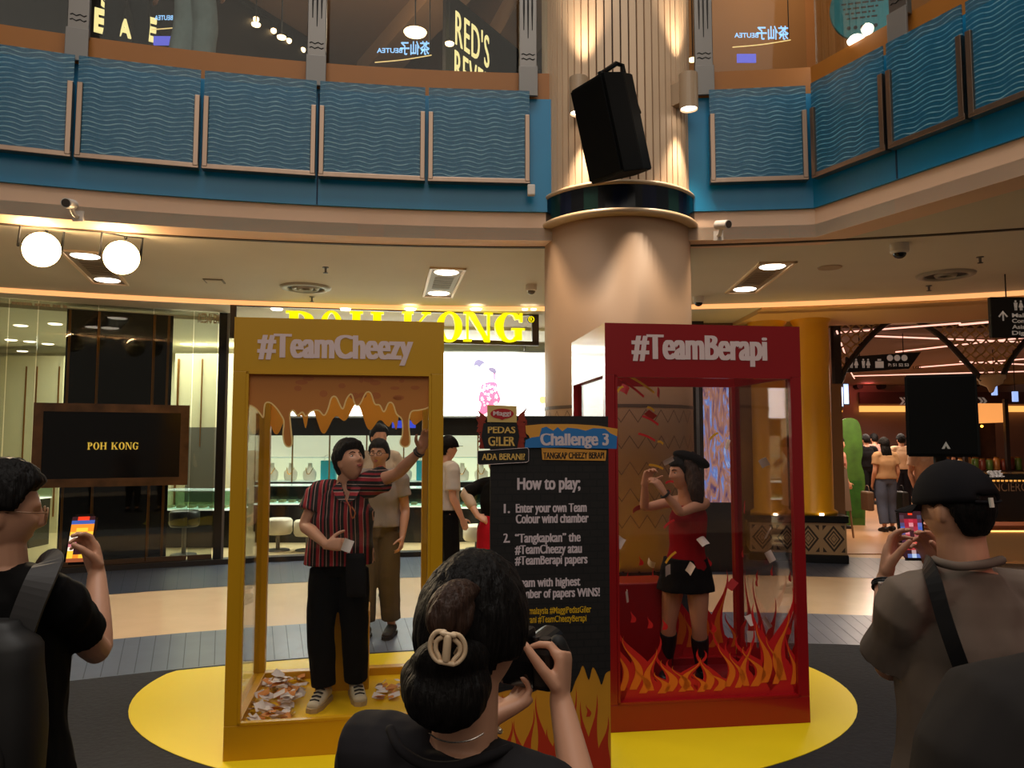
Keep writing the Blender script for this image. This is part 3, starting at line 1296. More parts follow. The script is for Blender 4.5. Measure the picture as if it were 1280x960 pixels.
# dripping cheese on the front pane and the back pane
drip_front = [(78, 440), (100, 418), (130, 404), (160, 418), (182, 446), (190, 452), (196, 400), (215, 394), (238, 412), (258, 440), (272, 470), (268, 520), (274, 558), (290, 572),
              (304, 558), (300, 500), (296, 440), (310, 425), (325, 446), (345, 432), (360, 450), (378, 430), (410, 425), (432, 446), (448, 420), (462, 375), (480, 372), (495, 402),
              (508, 420), (522, 380), (542, 360), (556, 400), (575, 402), (600, 355), (620, 358), (635, 400), (655, 404), (672, 432), (690, 396), (708, 400), (722, 440), (744, 462),
              (746, 520), (736, 556), (755, 572), (776, 555), (771, 480), (780, 432), (810, 425), (840, 418), (862, 405), (876, 400)]


def drip_poly(f, pts, top_py, dx=0.0, dz=0.0):
    P = [V((x / 3.2 + 270, y / 3.2 + 380, 0)) for x, y in pts]
    P = catmull(P, 3)
    out = [f(p.x, p.y) for p in P]
    out = [(x + dx, z + dz) for x, z in out]
    return out


def decal(name, outline, y, m, root, th=0.0015):
    bm = BM()
    prism(bm, outline, My(y), th)
    return obj(name, bm, m, root)


cheese = mat('cheese_orange', (196, 122, 48), 0.5)
cheese2 = mat('cheese_bright', (240, 164, 36), 0.5)
rim = mat('cheese_rim', (250, 214, 140), 0.5)
spot = mat('cheese_hole', (186, 104, 44), 0.5)
x0, x1, zt = 0.07, YW - 0.07, YH - YHH


def clampx(o):
    return [(min(max(x, x0), x1), z) for x, z in o]


o = clampx(drip_poly(local_plane(YB, 0.028), drip_front, 0))
decal('cheese_drip', [(x0, zt - 0.001)] + o + [(x1, zt - 0.001)], 0.0285, cheese, YB)
# paler edge line under the drips
bm = BM()
for a, b in zip(o, o[1:]):
    d = V((b[0] - a[0], b[1] - a[1]))
    if d.length < 1e-5:
        continue
    n_ = V((-d.y, d.x)).normalized() * 0.004
    v = [bm.verts.new(V((p[0] + s * n_.x, 0.0262, p[1] + s * n_.y))) for p, s in ((a, 1), (b, 1), (b, -1), (a, -1))]
    bm.faces.new(v)
obj('drip_outline', bm, rim, YB)
bm = BM()
rr = random.Random(3)
for k in range(16):
    cx, cz = rr.uniform(x0 + 0.06, x1 - 0.06), zt - rr.uniform(0.03, 0.14)
    rx, rz_ = rr.uniform(0.012, 0.035), rr.uniform(0.008, 0.02)
    bm.faces.new([bm.verts.new((cx + rx * math.cos(a * 0.524), 0.0264, cz + rz_ * math.sin(a * 0.524))) for a in range(12)])
obj('cheese_holes', bm, spot, YB)
zb = [(x0 + (x1 - x0) * i / 40, zt - 0.23 - 0.05 * math.sin(i * 1.05) - 0.06 * math.sin(i * 0.47 + 1) - (0.12 if i in (9, 33) else 0)) for i in range(41)]
decal('cheese_drip', [(x0, zt - 0.001)] + [(p.x, p.y) for p in catmull([V((a, b, 0)) for a, b in zb], 4)] + [(x1, zt - 0.001)], YD - 0.0375, cheese2, YB)

# ------------------------------------------------------------------ red booth
RB = thing('wind_booth', 'tall red glazed booth with flame pictures and white hashtag heading', 'booth', (0.560, 4.60, 0.0115), math.radians(7.6))
RW, RD, RH, RP, RHH = 1.25, 0.96, 2.405, 0.155, 0.315
booth(RB, RW, RD, RH, RP, RHH, 0.06, M_br, M_bglass_red, mat('booth_floor_red', (120, 14, 24), 0.35))
fr = local_plane(RB, -0.002)
put_text(RB, fr, '#TeamBerapi', 791, 958, 449, 418, M_text, -0.003, 0.05)
bm = BM()
box2(bm, (0.10, 0.60, RP - 0.05), (0.60, 0.89, 0.74), 0.01)
obj('blower_box', bm, M_br, RB)


def flame(cx, z0, w, h, sway, n=14):
    """outline of one curling flame tongue"""
    L, R = [], []
    for i in range(n + 1):
        t = i / n
        c = cx + sway * w * math.sin(t * math.pi * 1.7) * (0.45 + 0.55 * t)
        hw = 0.5 * w * (1 - t) ** 0.9 * (0.62 + 0.75 * math.sin(math.pi * min(1, 0.12 + t * 1.25)))
        L.append((c - hw, z0 + h * t))
        R.append((c + hw, z0 + h * t))
    return L + list(reversed(R[:-1]))


M_fred = mat('flame_red', (196, 16, 24), 0.5)
M_fora = mat('flame_orange', (226, 112, 24), 0.5)


def flames(root, xa, xb, z0, y, seed, big, n, M=None, prof=None):
    rr = random.Random(seed)
    red, core = BM(), BM()
    M = M or My(y)
    s = 1
    pts = []
    # wavy foot band
    m = 24
    top = [(xa + (xb - xa) * i / m, z0 + 0.11 * big + 0.03 * math.sin(i * 2.1 + seed)) for i in range(m + 1)]
    prism(red, [(xa, z0)] + top + [(xb, z0)], M, 0.001)
    for k in range(n):
        cx = xa + (xb - xa) * (k + 0.5 + rr.uniform(-0.2, 0.2)) / n
        h = (rr.uniform(0.75, 1.0) if k % 2 else rr.uniform(0.4, 0.7)) * big * 0.7
        if prof:
            h *= prof((cx - xa) / (xb - xa))
        w = rr.uniform(0.11, 0.16)
        w = min(w, 1.9 * min(cx - xa, xb - cx) + 0.03)
        sw = rr.uniform(0.45, 0.8) * (1 if rr.random() < 0.75 else -1)
        q = flame(cx, z0 + 0.01, w, h, sw)
        q = [(min(max(x, xa), xb), z) for x, z in q]
        prism(red, q, M @ Matrix.Translation((0, -0.0008 * (k % 3), 0)), 0.001)
        q = flame(cx - 0.004, z0 + 0.03 + h * 0.1, w * 0.36, h * 0.66, sw * 1.7)
        prism(core, q, M @ Matrix.Translation((0, -0.0042, 0)), 0.001)
    for k in range(5):
        cx = rr.uniform(xa + 0.05, xb - 0.05)
        q = flame(cx, z0 + big * rr.uniform(0.55, 0.75), 0.03, 0.07, 0.4, 5)
        prism(red, q, M, 0.001)
    obj('flame_picture', red, M_fred, root)
    obj('flame_core', core, M_fora, root)


ufun = lambda t: 0.8 + 1.0 * max(0, (t - 0.5) / 0.5) + max(0, 0.9 - t * 3)
flames(RB, 0.062, RW - 0.062, RP, 0.029, 5, 0.62, 19, prof=ufun)
flames(RB, 0.062, RW - 0.062, RP, RD - 0.038, 9, 0.95, 15)
Ms = Matrix.Translation((RW - 0.038, 0, 0)) @ Matrix.Rotation(math.pi / 2, 4, 'Z')
flames(RB, 0.062, RD - 0.062, RP, 0, 12, 0.95, 9, M=Ms)

# ------------------------------------------------------------------ the instruction board
SA = math.radians(8)
SG = thing('instruction_board', 'tall black brick-pattern board of game instructions with dripping edge over painted flames', 'sign board', (-0.108, 3.83, 0.0115), SA)
SW = 0.598
fs = local_plane(SG, -0.021)
STOP = fs(685, 520)[1]
bm = BM()
box2(bm, (0, -0.018, 0), (SW, 0.018, STOP), 0.002)
obj('backing_panel', bm, mat('board_edge', (24, 20, 18), 0.6), SG)
bm = BM()
box2(bm, (0.08, 0.018, 0), (0.14, 0.42, 0.03))
box2(bm, (SW - 0.14, 0.018, 0), (SW - 0.08, 0.42, 0.03))
for x in (0.11, SW - 0.11):
    tube(bm, [(x, 0.39, 0.03), (x, 0.03, 0.9)], 0.012, 8)
obj('easel_foot', bm, M_blackm, SG)
bm = BM()
zsplit = fs(690, 842)[1]
prism(bm, [(0.001, 0.002), (SW - 0.001, 0.002), (SW - 0.001, zsplit + 0.05), (0.001, zsplit + 0.05)], My(-0.0185), 0.001)
obj('flame_ground', bm, mat('board_amber', (216, 148, 36), 0.5, var=0.12, scale=3), SG)


def brick_mat():
    m = bpy.data.materials.new('black_brick_print')
    m.use_nodes = True
    nt = m.node_tree
    p = nt.nodes['Principled BSDF']
    tc = nt.nodes.new('ShaderNodeTexCoord')
    mp = nt.nodes.new('ShaderNodeMapping')
    mp.inputs['Rotation'].default_value = (math.pi / 2, 0, 0)
    br = nt.nodes.new('ShaderNodeTexBrick')
    br.inputs['Color1'].default_value = lin((22, 19, 19))
    br.inputs['Color2'].default_value = lin((28, 24, 23))
    br.inputs['Mortar'].default_value = lin((11, 10, 10))
    br.inputs['Scale'].default_value = 7
    br.inputs['Mortar Size'].default_value = 0.025
    nt.links.new(tc.outputs['Object'], mp.inputs[0])
    nt.links.new(mp.outputs[0], br.inputs[0])
    nt.links.new(br.outputs[0], p.inputs['Base Color'])
    p.inputs['Roughness'].default_value = 0.6
    return m


# black upper panel whose lower edge drips
dr = [(600, 860), (613, 868), (640, 862), (664, 866), (690, 848), (697, 838), (706, 852), (713, 866), (719, 852), (724, 842), (729, 832), (736, 850), (741, 834), (748, 846), (752, 856), (757, 842), (764, 838)]
edge = [fs(p.x, p.y) for p in catmull([V((a, b, 0)) for a, b in dr], 4)]
edge = [(min(max(x, 0.0), SW), z) for x, z in edge]
bm = BM()
prism(bm, [(0, STOP)] + edge + [(SW, STOP)], My(-0.0200), 0.001)
obj('brick_panel', bm, brick_mat(), SG)
red, M_fl2 = BM(), mat('board_flame_red', (196, 52, 22), 0.5)
rr = random.Random(21)
zf = fs(690, 965)[1]
for k in range(11):
    cx = 0.03 + (SW - 0.06) * k / 10
    h = rr.uniform(0.22, 0.46)
    w = rr.uniform(0.05, 0.075)
    q = flame(cx, max(0.01, zf - 0.02), w, h, rr.choice((-1, 1)) * rr.uniform(0.25, 0.5))
    prism(red, [(min(max(x, 0.004), SW - 0.004), z) for x, z in q], My(-0.0198 - 0.0003 * (k % 3)), 0.0006)
prism(red, [(0.004, 0.01), (SW - 0.004, 0.01), (SW - 0.004, zf), (0.004, zf)], My(-0.0197), 0.0006)
for px, py in ((690, 856), (630, 875), (735, 888), (700, 880)):
    x, z = fs(px, py)
    prism(red, flame(x, z - 0.03, 0.022, 0.06, 0.5, 5), My(-0.0198), 0.0006)
obj('flame_print', red, M_fl2, SG)
M_btxt = mat('board_white', (222, 204, 208), 0.5)
M_ytxt = mat('board_yellow_ink', (226, 176, 20), 0.5)
rows = [('How to play;', 647, 725, 612.5, 597.5), ('1.', 630, 637, 641.5, 630), ('Enter your own Team', 645, 733, 641, 630), ('Colour wind chamber', 645, 735.5, 654.5, 643.5),
        ('2.', 629.5, 637, 678.5, 667), ('\u201cTangkapkan\u201d the', 644, 725.5, 678.5, 667.5), ('#TeamCheezy atau', 644, 727, 692.8, 681.8),
        ('#TeamBerapi papers', 644, 734, 706.3, 695.5), ('Team with highest', 644, 725, 734.3, 723.5), ('number of papers WiNS!', 644, 749.5, 748.3, 737.5)]
for s, a, b, zb_, zc in rows:
    put_text(SG, fs, s, a, b, zb_, zc, M_btxt, -0.0225, 0.036)
for s, a, b, zb_, zc in (('@maggi.malaysia #MaggiPedasGiler', 636, 739, 768.6, 760.5), ('#AdaBerani #TeamCheezyBerapi', 636, 733, 779.5, 771.5)):
    put_text(SG, fs, s, a, b, zb_, zc, M_ytxt, -0.0225, 0.010)
# blue "Challenge 3" ribbon with cheese drip
fr3 = local_plane(SG, -0.03)


def poly_px(pts, sm=0):
    if sm:
        pts = [(p.x, p.y) for p in catmull([V((a, b, 0)) for a, b in pts], sm)]
    return [fr3(a, b) for a, b in pts]


bl = lambda x, y: (x / 3.095 + 580, y / 3.095 + 490)
o = poly_px([bl(*p) for p in [(238, 130), (300, 124), (420, 124), (520, 130), (578, 140), (594, 142), (592, 190), (582, 200), (566, 196), (560, 170), (540, 165), (400, 158), (300, 160), (280, 190), (262, 204), (252, 170), (240, 160)]])
decal('cheese_ribbon', o, -0.024, mat('ribbon_amber', (228, 158, 60), 0.5), SG, 0.006)
o = poly_px([bl(*p) for p in [(238, 186), (262, 176), (292, 172), (300, 140), (318, 134), (345, 150), (362, 136), (380, 152), (400, 138), (440, 142), (470, 150), (500, 140), (545, 142), (566, 160), (592, 172), (590, 220), (480, 218), (380, 214), (235, 216)]])
decal('blue_ribbon', o, -0.0305, mat('ribbon_blue', (40, 120, 190), 0.5), SG, 0.002)
o = poly_px([bl(*p) for p in [(300, 216), (552, 226), (548, 266), (304, 262)]])
decal('amber_ribbon', o, -0.0245, mat('ribbon_amber', (228, 158, 60), 0.5), SG, 0.003)
f31 = local_plane(SG, -0.0335)
put_text(SG, f31, 'Challenge 3', 676, 760.5, 557, 542, M_btxt, -0.0335, 0.045)
put_text(SG, f31, 'TANGKAP CHEEZY BERAPI', 679.5, 755.5, 573.5, 565.5, mat('ink_black', (14, 12, 12), 0.5), -0.0285, 0.03)
# badge: yellow tile with red oval, flames, three words
fb = local_plane(SG, -0.034)


def poly_b(pts):
    return [fb(*bl(*p)) for p in pts]


rr = random.Random(4)
bm = BM()
for s, xa in ((-1, 62), (1, 232)):
    for k in range(6):
        zx = xa + s * rr.uniform(-4, 8)
        a = fb(*bl(zx - s * 6, 215 - 20 * k))
        q = flame(a[0], a[1], 0.035, rr.uniform(0.06, 0.085), -s * 0.5, 6)
        prism(bm, q, My(-0.0225 - 0.0012 * k), 0.001)
prism(bm, poly_b([(60, 220), (70, 130), (90, 120), (200, 120), (225, 140), (236, 220)]), My(-0.0215), 0.001)
obj('badge_flames', bm, mat('badge_flame', (150, 44, 22), 0.5), SG)
decal('badge_shield', poly_b([(76, 120), (204, 120), (214, 170), (205, 220), (80, 220), (68, 170)]), -0.030, M_blackm, SG, 0.003)
decal('badge_tile', poly_b([(90, 50), (204, 54), (204, 118), (90, 116)]), -0.031, mat('tile_straw', (222, 186, 110), 0.5), SG, 0.004)
oc = bl(147, 84)
decal('badge_oval', [fb(oc[0] + 14.6 * math.cos(a * 0.2618), oc[1] + 6.4 * math.sin(a * 0.2618) + (1.4 if a == 6 else 0)) for a in range(24)], -0.0355, mat('oval_red', (186, 26, 34), 0.5), SG, 0.001)
put_text(SG, fb, 'Maggi', 616.5, 638.5, 519.5, 514, M_text, -0.0375, 0.03)
put_text(SG, fb, 'PEDAS', 610, 644, 541.5, 533.5, mat('badge_gold', (226, 182, 92), 0.5), -0.034, 0.03)
put_text(SG, fb, 'G!LER', 610.5, 643.5, 557.5, 546, mat('badge_gold', (226, 182, 92), 0.5), -0.034, 0.03)
o = poly_b([(52, 228), (244, 216), (250, 222), (250, 266), (242, 272), (60, 282), (52, 276)])
decal('badge_plate', o, -0.032, M_blackm, SG, 0.004)
bm = BM()
for a, b in zip(o, o[1:] + o[:1]):
    d = V((b[0] - a[0], 0, b[1] - a[1]))
    tube(bm, [(a[0], -0.0365, a[1]), (b[0], -0.0365, b[1])], 0.0012, 6)
obj('plate_border', bm, M_text, SG)
put_text(SG, fb, 'ADA BERANI?', 602.5, 656, 575, 567, mat('badge_gold', (226, 182, 92), 0.5), -0.0375, 0.025)

# ------------------------------------------------------------------ papers
M_paper = mat('paper_white', (232, 222, 216), 0.7)
M_paper2 = mat('paper_orange', (214, 136, 60), 0.7)
M_paper3 = mat('paper_red', (190, 34, 36), 0.7)
M_strip_y = mat('strip_yellow', (255, 196, 40), 0.5)
M_strip_r = mat('strip_red', (235, 30, 40), 0.5)


def paper_mesh(m, w=0.055, h=0.07, curl=0.012, seed=0):
    bm = BM()
    n = 5
    rows = []
    rr = random.Random(seed)
    a = rr.uniform(-1, 1)
    for i in range(n + 1):
        u = i / n - 0.5
        rows.append([bm.verts.new((w * u, h * v, curl * (4 * u * u * a + 0.8 * v * a) + 0.001)) for v in (-0.5, 0, 0.5)])
    for i in range(n):
        for j in range(2):
            bm.faces.new((rows[i][j], rows[i + 1][j], rows[i + 1][j + 1], rows[i][j + 1]))
    r = bmesh.ops.extrude_face_region(bm, geom=list(bm.faces))
    bmesh.ops.translate(bm, verts=[g for g in r['geom'] if isinstance(g, bmesh.types.BMVert)], vec=(0, 0, -0.0008))
    me = bpy.data.meshes.new('paper')
    bmesh.ops.recalc_face_normals(bm, faces=bm.faces)
    bm.to_mesh(me)
    bm.free()
    me.materials.append(m)
    return me


P_W = [paper_mesh(M_paper, seed=i) for i in range(4)]
P_O = [paper_mesh(M_paper2, seed=i + 7) for i in range(3)]
P_R = [paper_mesh(M_paper3, seed=i + 3) for i in range(3)]


def paper(me, loc, rot, label, group, name='paper_slip'):
    o = bpy.data.objects.new(name, me)
    COL.objects.link(o)
    o.location = loc
    o.rotation_euler = rot
    tag(o, label, 'paper', group)
    return o


Ry = Matrix.Rotation(YB.rotation_euler.z, 4, 'Z')
Rr = Matrix.Rotation(RB.rotation_euler.z, 4, 'Z')
rp = random.Random(11)


def heap(n, x0, x1, y0, y1, peak, label, group):
    for k in range(n):
        u, v = rp.random(), rp.random()
        x, y = x0 + (x1 - x0) * u, y0 + (y1 - y0) * v
        z = YP - 0.048 + peak * rp.random() * (1 - abs(2 * u - 1)) ** 0.5 * (1 - 0.5 * abs(2 * v - 1))
        p = YB.location + Ry @ V((x, y, z + 0.012))
        me = rp.choice(P_W + P_W + P_O)
        paper(me, p, (rp.uniform(-0.45, 0.45), rp.uniform(-0.45, 0.45), rp.uniform(0, 6.3)), label, group)


heap(74, 0.10, 0.33, 0.12, 0.92, 0.11, 'crumpled paper slip in the heap at the left of the yellow booth floor', 'paper heap at the left of the yellow booth')
heap(26, 0.80, 1.06, 0.42, 0.72, 0.05, 'crumpled paper slip in the heap at the right of the yellow booth floor', 'paper heap at the right of the yellow booth')


def red_at(px, py, y):
    a = RB.rotation_euler.z
    n_ = V((-math.sin(a), math.cos(a), 0))
    return on_plane(px, py, RB.location + n_ * y, n_)


fly = [(774, 678, 'white slip flying low beside the left post of the red booth'), (785, 745, 'white slip flying just above the red bench in the red booth'), (813, 705, 'white slip flying left of the black skirt in the red booth'),
       (834, 713, 'white slip flying in front of the left side of the black skirt'), (864, 711, 'white slip flying in front of the right side of the black skirt'), (879, 676, 'white slip flying beside the red top at hip height'),
       (908, 554, 'white slip flying in front of the tall bright screen'), (955, 578, 'white slip flying near the right pane, highest at right'), (961, 667, 'white slip flying at right, first above the flames'),
       (962, 696, 'white slip flying at right, second above the flames'), (937, 776, 'white slip flying among the flames at right'), (960, 778, 'folded white slip in the flames near the right post'),
       (940, 796, 'white slip low among the flames at right'), (835, 575, 'white slip flying right before the face of the dancer in the red booth')]
for i, (px, py, lb) in enumerate(fly):
    p = red_at(px, py, 0.22 + 0.05 * (i % 4))
    paper(P_W[i % 4], p, (1.2 + 0.5 * math.sin(i * 2.3), 0.6 * math.cos(i * 1.7), i * 1.3), lb, 'papers flying in the red booth')
redp = [(781, 486, 'red slip flying at the top left of the red booth'), (824, 492, 'red slip flying at the top of the red booth beside the yellow strip'), (813, 519, 'red slip flying below the top strips in the red booth'),
        (795, 636, 'red slip flying low left of the dancer'), (930, 634, 'red slip flying right of the dancer near the back post'), (915, 731, 'red slip flying over the back flames')]
for i, (px, py, lb) in enumerate(redp):
    p = red_at(px, py, 0.3 + 0.04 * (i % 3))
    paper(P_R[i % 3], p, (1.0 + 0.6 * math.sin(i * 1.9), 0.5, i * 1.1), lb, 'red papers flying in the red booth')
strips = [((769, 470), (805, 496), 'r', 'long red strip at the top left of the red booth'), ((784, 469), (818, 491), 'y', 'long yellow strip at the top of the red booth'), ((772, 490), (779, 483), 'y', 'short yellow strip at the top left of the red booth'),
          ((809, 509), (818, 514), 'y', 'short yellow strip below the long yellow one'), ((803, 520), (823, 531), 'r', 'red strip in the middle of the left half'), ((798, 542), (819, 551), 'r', 'red strip above the raised hands'),
          ((822, 552), (829, 555), 'y', 'short yellow strip right of the red strip above the raised hands'), ((811, 581), (829, 586), 'y', 'yellow strip at the raised hands'), ((887, 550), (898, 541), 'y', 'pale yellow strip in front of the bright tall screen'),
          ((832, 604), (842, 602), 'r', 'red strip at the chin of the dancer'), ((828, 616), (838, 614), 'r', 'red strip at the wrist of the dancer'), ((830, 660), (843, 650), 'r', 'red strip in front of the red top'),
          ((832, 704), (845, 690), 'y', 'yellow strip in front of the black skirt'), ((772, 697), (773, 716), 'y', 'yellow strip by the left post of the red booth')]
for i, (a, b, c, lb) in enumerate(strips):
    y = 0.16 + 0.03 * (i % 3)
    p, q = red_at(a[0], a[1], y), red_at(b[0], b[1], y + 0.02)
    d = q - p
    bm = BM()
    n = 6
    up = V((0, 0, 1)) if abs(d.normalized().z) < 0.8 else V((1, 0, 0))
    s = d.cross(V((0, 1, 0))).normalized() * 0.007
    c0 = (p + q) / 2
    rows = []
    for k in range(n + 1):
        t_ = k / n
        m_ = p + d * t_ + s * (0.9 * math.sin(t_ * math.pi)) - c0
        rows.append((bm.verts.new(m_ - s), bm.verts.new(m_ + s)))
    for k in range(n):
        bm.faces.new((rows[k][0], rows[k + 1][0], rows[k + 1][1], rows[k][1]))
    r = bmesh.ops.extrude_face_region(bm, geom=list(bm.faces))
    bmesh.ops.translate(bm, verts=[g for g in r['geom'] if isinstance(g, bmesh.types.BMVert)], vec=(0, 0.002, 0))
    o = obj('paper_strip', bm, M_strip_r if c == 'r' else M_strip_y)
    o.location = c0
    tag(o, lb, 'paper', 'bright paper strips flying in the red booth')
# ================================================================== upper floor contents
M_glow = mat('sign_glow', (200, 180, 120), 0.5, emit=0.95, ergb=(255, 232, 160))
M_cyan = mat('sign_reflection_blue', (160, 205, 255), 0.5, emit=1.1, ergb=(150, 200, 255))
M_signback = mat('sign_dark', (24, 18, 16), 0.6)


def text_px(root, s, px0, px1, yb, yc, Y, m, right=None, bold=0.03, mirror=False, name='lettering', dy=0.0, depth=0.0, space=1.0):
    """lettering between two picture columns on an upright plane through depth Y (root carries a world-aligned frame)"""
    right = V(right or (1, 0, 0)).normalized()
    n_ = V((0, 0, 1)).cross(right)
    p0 = at(px0, yb, Y)
    p1 = on_plane(px1, yb, p0, n_)
    cap = on_plane(px0, yc, p0, n_).z - p0.z
    M = frame_M(p0 - root.location + n_ * dy, right)
    return lettering(name, s, M, 0, 0, (p1 - p0).dot(right), cap, m, root, bold, mirror, depth, space)


# glowing letters on the black shopfront upper left: each letter is a thing
dirL = (V((-4.2, 9.8, 0)) - V((-7.2, 7.75, 0))).normalized()
for s, a, b, y0, y1, lb in (('H', 99, 108, 36, 2, 'glowing cream letter seen partly behind the left steel post'), ('E', 117, 131, 39, 9, 'glowing cream letter E just right of the left steel post'),
                            ('A', 147, 164, 44, 22, 'glowing cream letter half hidden behind the dark standing figure'), ('E', 182, 195, 50, 20, 'glowing cream letter E next left of the grey trouser legs'),
                            ('S', 126, 138, 8, -14, 'glowing cream letter S cut by the top edge above the left letter E')):
    Y = 8.0 + (a - 90) / 110 * 0.9
    p = at((a + b) / 2, y0, Y)
    t = thing('sign_letter', lb, 'sign', tuple(p), 0, 'glowing letters on the upper left shopfront')
    text_px(t, s, a, b, y0, y1, Y, M_glow, dirL, 0.04, depth=0.03)

# three glass reflections of a tea sign, imitated by glowing mirrored letters
for px0, px1, px2, px3, y0, y1, Y, lb in ((193, 216, 218, 262, 26, 38, 8.3, 'blue-white tea sign reflection built as mirrored letters behind the grey trouser legs'), (471, 503, 500, 537, 64, 56, 8.6, 'blue-white tea sign reflection built as mirrored letters left of the yellow-white word sign'),
                                          (918, 948, 946, 986, 48, 40, 8.6, 'blue-white tea sign reflection built as letters before the orange wall right of the pillar')):
    t = thing('tea_sign_reflection', lb, 'sign', tuple(at(px2, y0, Y)), 0, 'tea sign reflections on the upper floor')
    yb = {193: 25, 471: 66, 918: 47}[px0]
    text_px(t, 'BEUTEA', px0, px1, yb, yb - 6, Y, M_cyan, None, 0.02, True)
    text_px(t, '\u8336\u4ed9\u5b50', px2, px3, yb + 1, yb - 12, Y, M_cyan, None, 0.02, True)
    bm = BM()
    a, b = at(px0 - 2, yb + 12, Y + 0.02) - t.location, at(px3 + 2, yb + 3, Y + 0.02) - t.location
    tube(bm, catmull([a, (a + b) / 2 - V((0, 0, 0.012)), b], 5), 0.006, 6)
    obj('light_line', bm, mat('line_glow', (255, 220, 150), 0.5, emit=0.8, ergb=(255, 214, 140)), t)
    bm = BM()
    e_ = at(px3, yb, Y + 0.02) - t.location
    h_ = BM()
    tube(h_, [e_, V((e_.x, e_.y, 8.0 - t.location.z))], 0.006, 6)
    obj('hanger', h_, M_blackm, t)  # rod added only to carry the imitated reflection
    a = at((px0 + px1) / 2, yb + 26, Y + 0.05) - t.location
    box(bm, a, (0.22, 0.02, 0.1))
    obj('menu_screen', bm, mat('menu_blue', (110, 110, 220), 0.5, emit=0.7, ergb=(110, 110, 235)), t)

# the yellow-white word sign on its dark wall
t = thing('word_sign', 'tall yellow-white glowing word sign on a dark slanting wall left of the pillar', 'sign', tuple(at(590, 60, 9.6)))
rdir = V((0.62, 1.0, 0)).normalized()
text_px(t, "RED'S", 569, 611, 55, 13, 9.4, M_glow, rdir, 0.0, depth=0.01, space=1.12)
text_px(t, 'REVENGE', 568, 634, 102, 62, 9.4, M_glow, rdir, 0.0, depth=0.01, space=1.12)
p = at(568, 100, 9.45) - t.location
bm = BM()
q = Matrix.Translation(p) @ Matrix.Rotation(math.atan2(rdir.y, rdir.x), 4, 'Z')
box(bm, (0.85, 0.09, 0.55), (1.9, 0.05, 1.25), M=q)
obj('backing_panel', bm, M_signback, t)

# track lights on the brown ceiling at the left
p, q = at(300, 8, 9.2), at(384, 74, 11.2)
p.z = q.z = 7.9
p, q = onz(302, 2, 7.9), onz(386, 58, 7.9)
t = thing('track_light', 'black ceiling track with small spotlights above the brown upper wall', 'ceiling light', tuple((p + q) / 2))
bm = BM()
d = (q - p)
tube(bm, [p - t.location, q - t.location], 0.025, 8)
obj('track', bm, M_blackm, t)
for k, u in enumerate((0.2, 0.45, 0.68, 0.9)):
    c = p + d * u - t.location
    bm = BM()
    cyl(bm, c + V((0, 0, 0)), c + V((0.02, -0.05, -0.14)), 0.05, n=14)
    hd = obj('spot_head', bm, M_blackm, t)
    bm = BM()
    ball(bm, c + V((0.02, -0.055, -0.15)), 0.042, u=12, v=8)
    obj('bulb', bm, mat('warm_bulb', (255, 215, 160), 0.4, emit=6.0, ergb=(255, 208, 150)), hd)
for px_, py_, lb in ((320, 30, 'round glowing ceiling bulb left of the track light'), (352, 46, 'bright ceiling bulb at the track light'), (519, 40, 'oval ceiling lamp left of the yellow-white word sign'),
                     (562, 54, 'bright ceiling bulb touching the left edge of the yellow-white word sign'), (866, 74, 'small warm lamp close to the right edge of the pillar')):
    c = at(px_, py_, 9.0)
    t = thing('ceiling_bulb', lb, 'ceiling light', tuple(c), 0, 'small ceiling lamps of the upper floor')
    bm = BM()
    lathe(bm, [(0, -0.02), (0.05, -0.018), (0.055, 0.0), (0, 0.0)] if px_ != 519 else [(0, -0.02), (0.13, -0.018), (0.14, 0.0), (0, 0.0)], n=20)
    obj('bulb', bm, mat('warm_bulb', (255, 215, 160), 0.4, emit=6.0), t)
    bm = BM()
    tube(bm, [(0, 0, 0.0), (0, 0, 8.0 - c.z)], 0.008, 6)
    obj('stem', bm, M_blackm, t)
# teal round sign on the right
c = at(1076, 12, 7.15)
t = thing('round_sign', 'teal teardrop notice sign hanging on the upper right balcony', 'sign', tuple(c))
rz = (0.78, -0.62, 0)
Mx = frame_M((0, 0, 0), (0.97, -0.24, 0))
bm = BM()
o = [(0.285 * math.sin(a), 0.32 * math.cos(a)) for a in [i * math.pi / 20 for i in range(40)]]
prism(bm, o, Mx, 0.03)
obj('disc', bm, mat('teal_sign', (44, 146, 168), 0.5), t)
lettering('lettering', 'FOR', Mx @ Matrix.Translation((0, -0.034, 0)), -0.12, 0.10, 0.16, 0.05, mat('sign_navy', (10, 30, 60), 0.5), t, 0.03)
bm = BM()
rr = random.Random(5)
for k in range(4):
    x = -0.18 + 0.015 * k
    while x < 0.17 - 0.02 * k:
        w_ = rr.uniform(0.02, 0.06)
        prism(bm, [(x, 0.045 - 0.05 * k), (x + w_, 0.045 - 0.05 * k), (x + w_, 0.063 - 0.05 * k), (x, 0.063 - 0.05 * k)], Mx @ Matrix.Translation((0, -0.031, 0)), 0.001)
        x += w_ + 0.014
obj('small_print', bm, mat('sign_navy', (10, 30, 60), 0.5), t)
for k in range(5):
    bm = BM()
    cyl(bm, Mx @ V((-0.12 + 0.06 * k, -0.03, -0.19)), Mx @ V((-0.12 + 0.06 * k, -0.036, -0.19)), 0.018, n=14)
    obj('icon', bm, mat('sign_navy', (10, 30, 60), 0.5), t)
c = at(1070, 50, 6.6)
t = thing('small_lamp', 'bright oval lamp under the teal round sign', 'lamp', tuple(c))
bm = BM()
lathe(bm, [(0, -0.03), (0.07, -0.02), (0.075, 0.0), (0.05, 0.03), (0, 0.035)], n=20)
obj('bulb', bm, M_lamp, t, smooth=True)
l_ = light('sign_lamp', 'POINT', (0, -0.05, 0.1), 5, (1.0, 0.85, 0.65), 0.06)
l_.parent = t

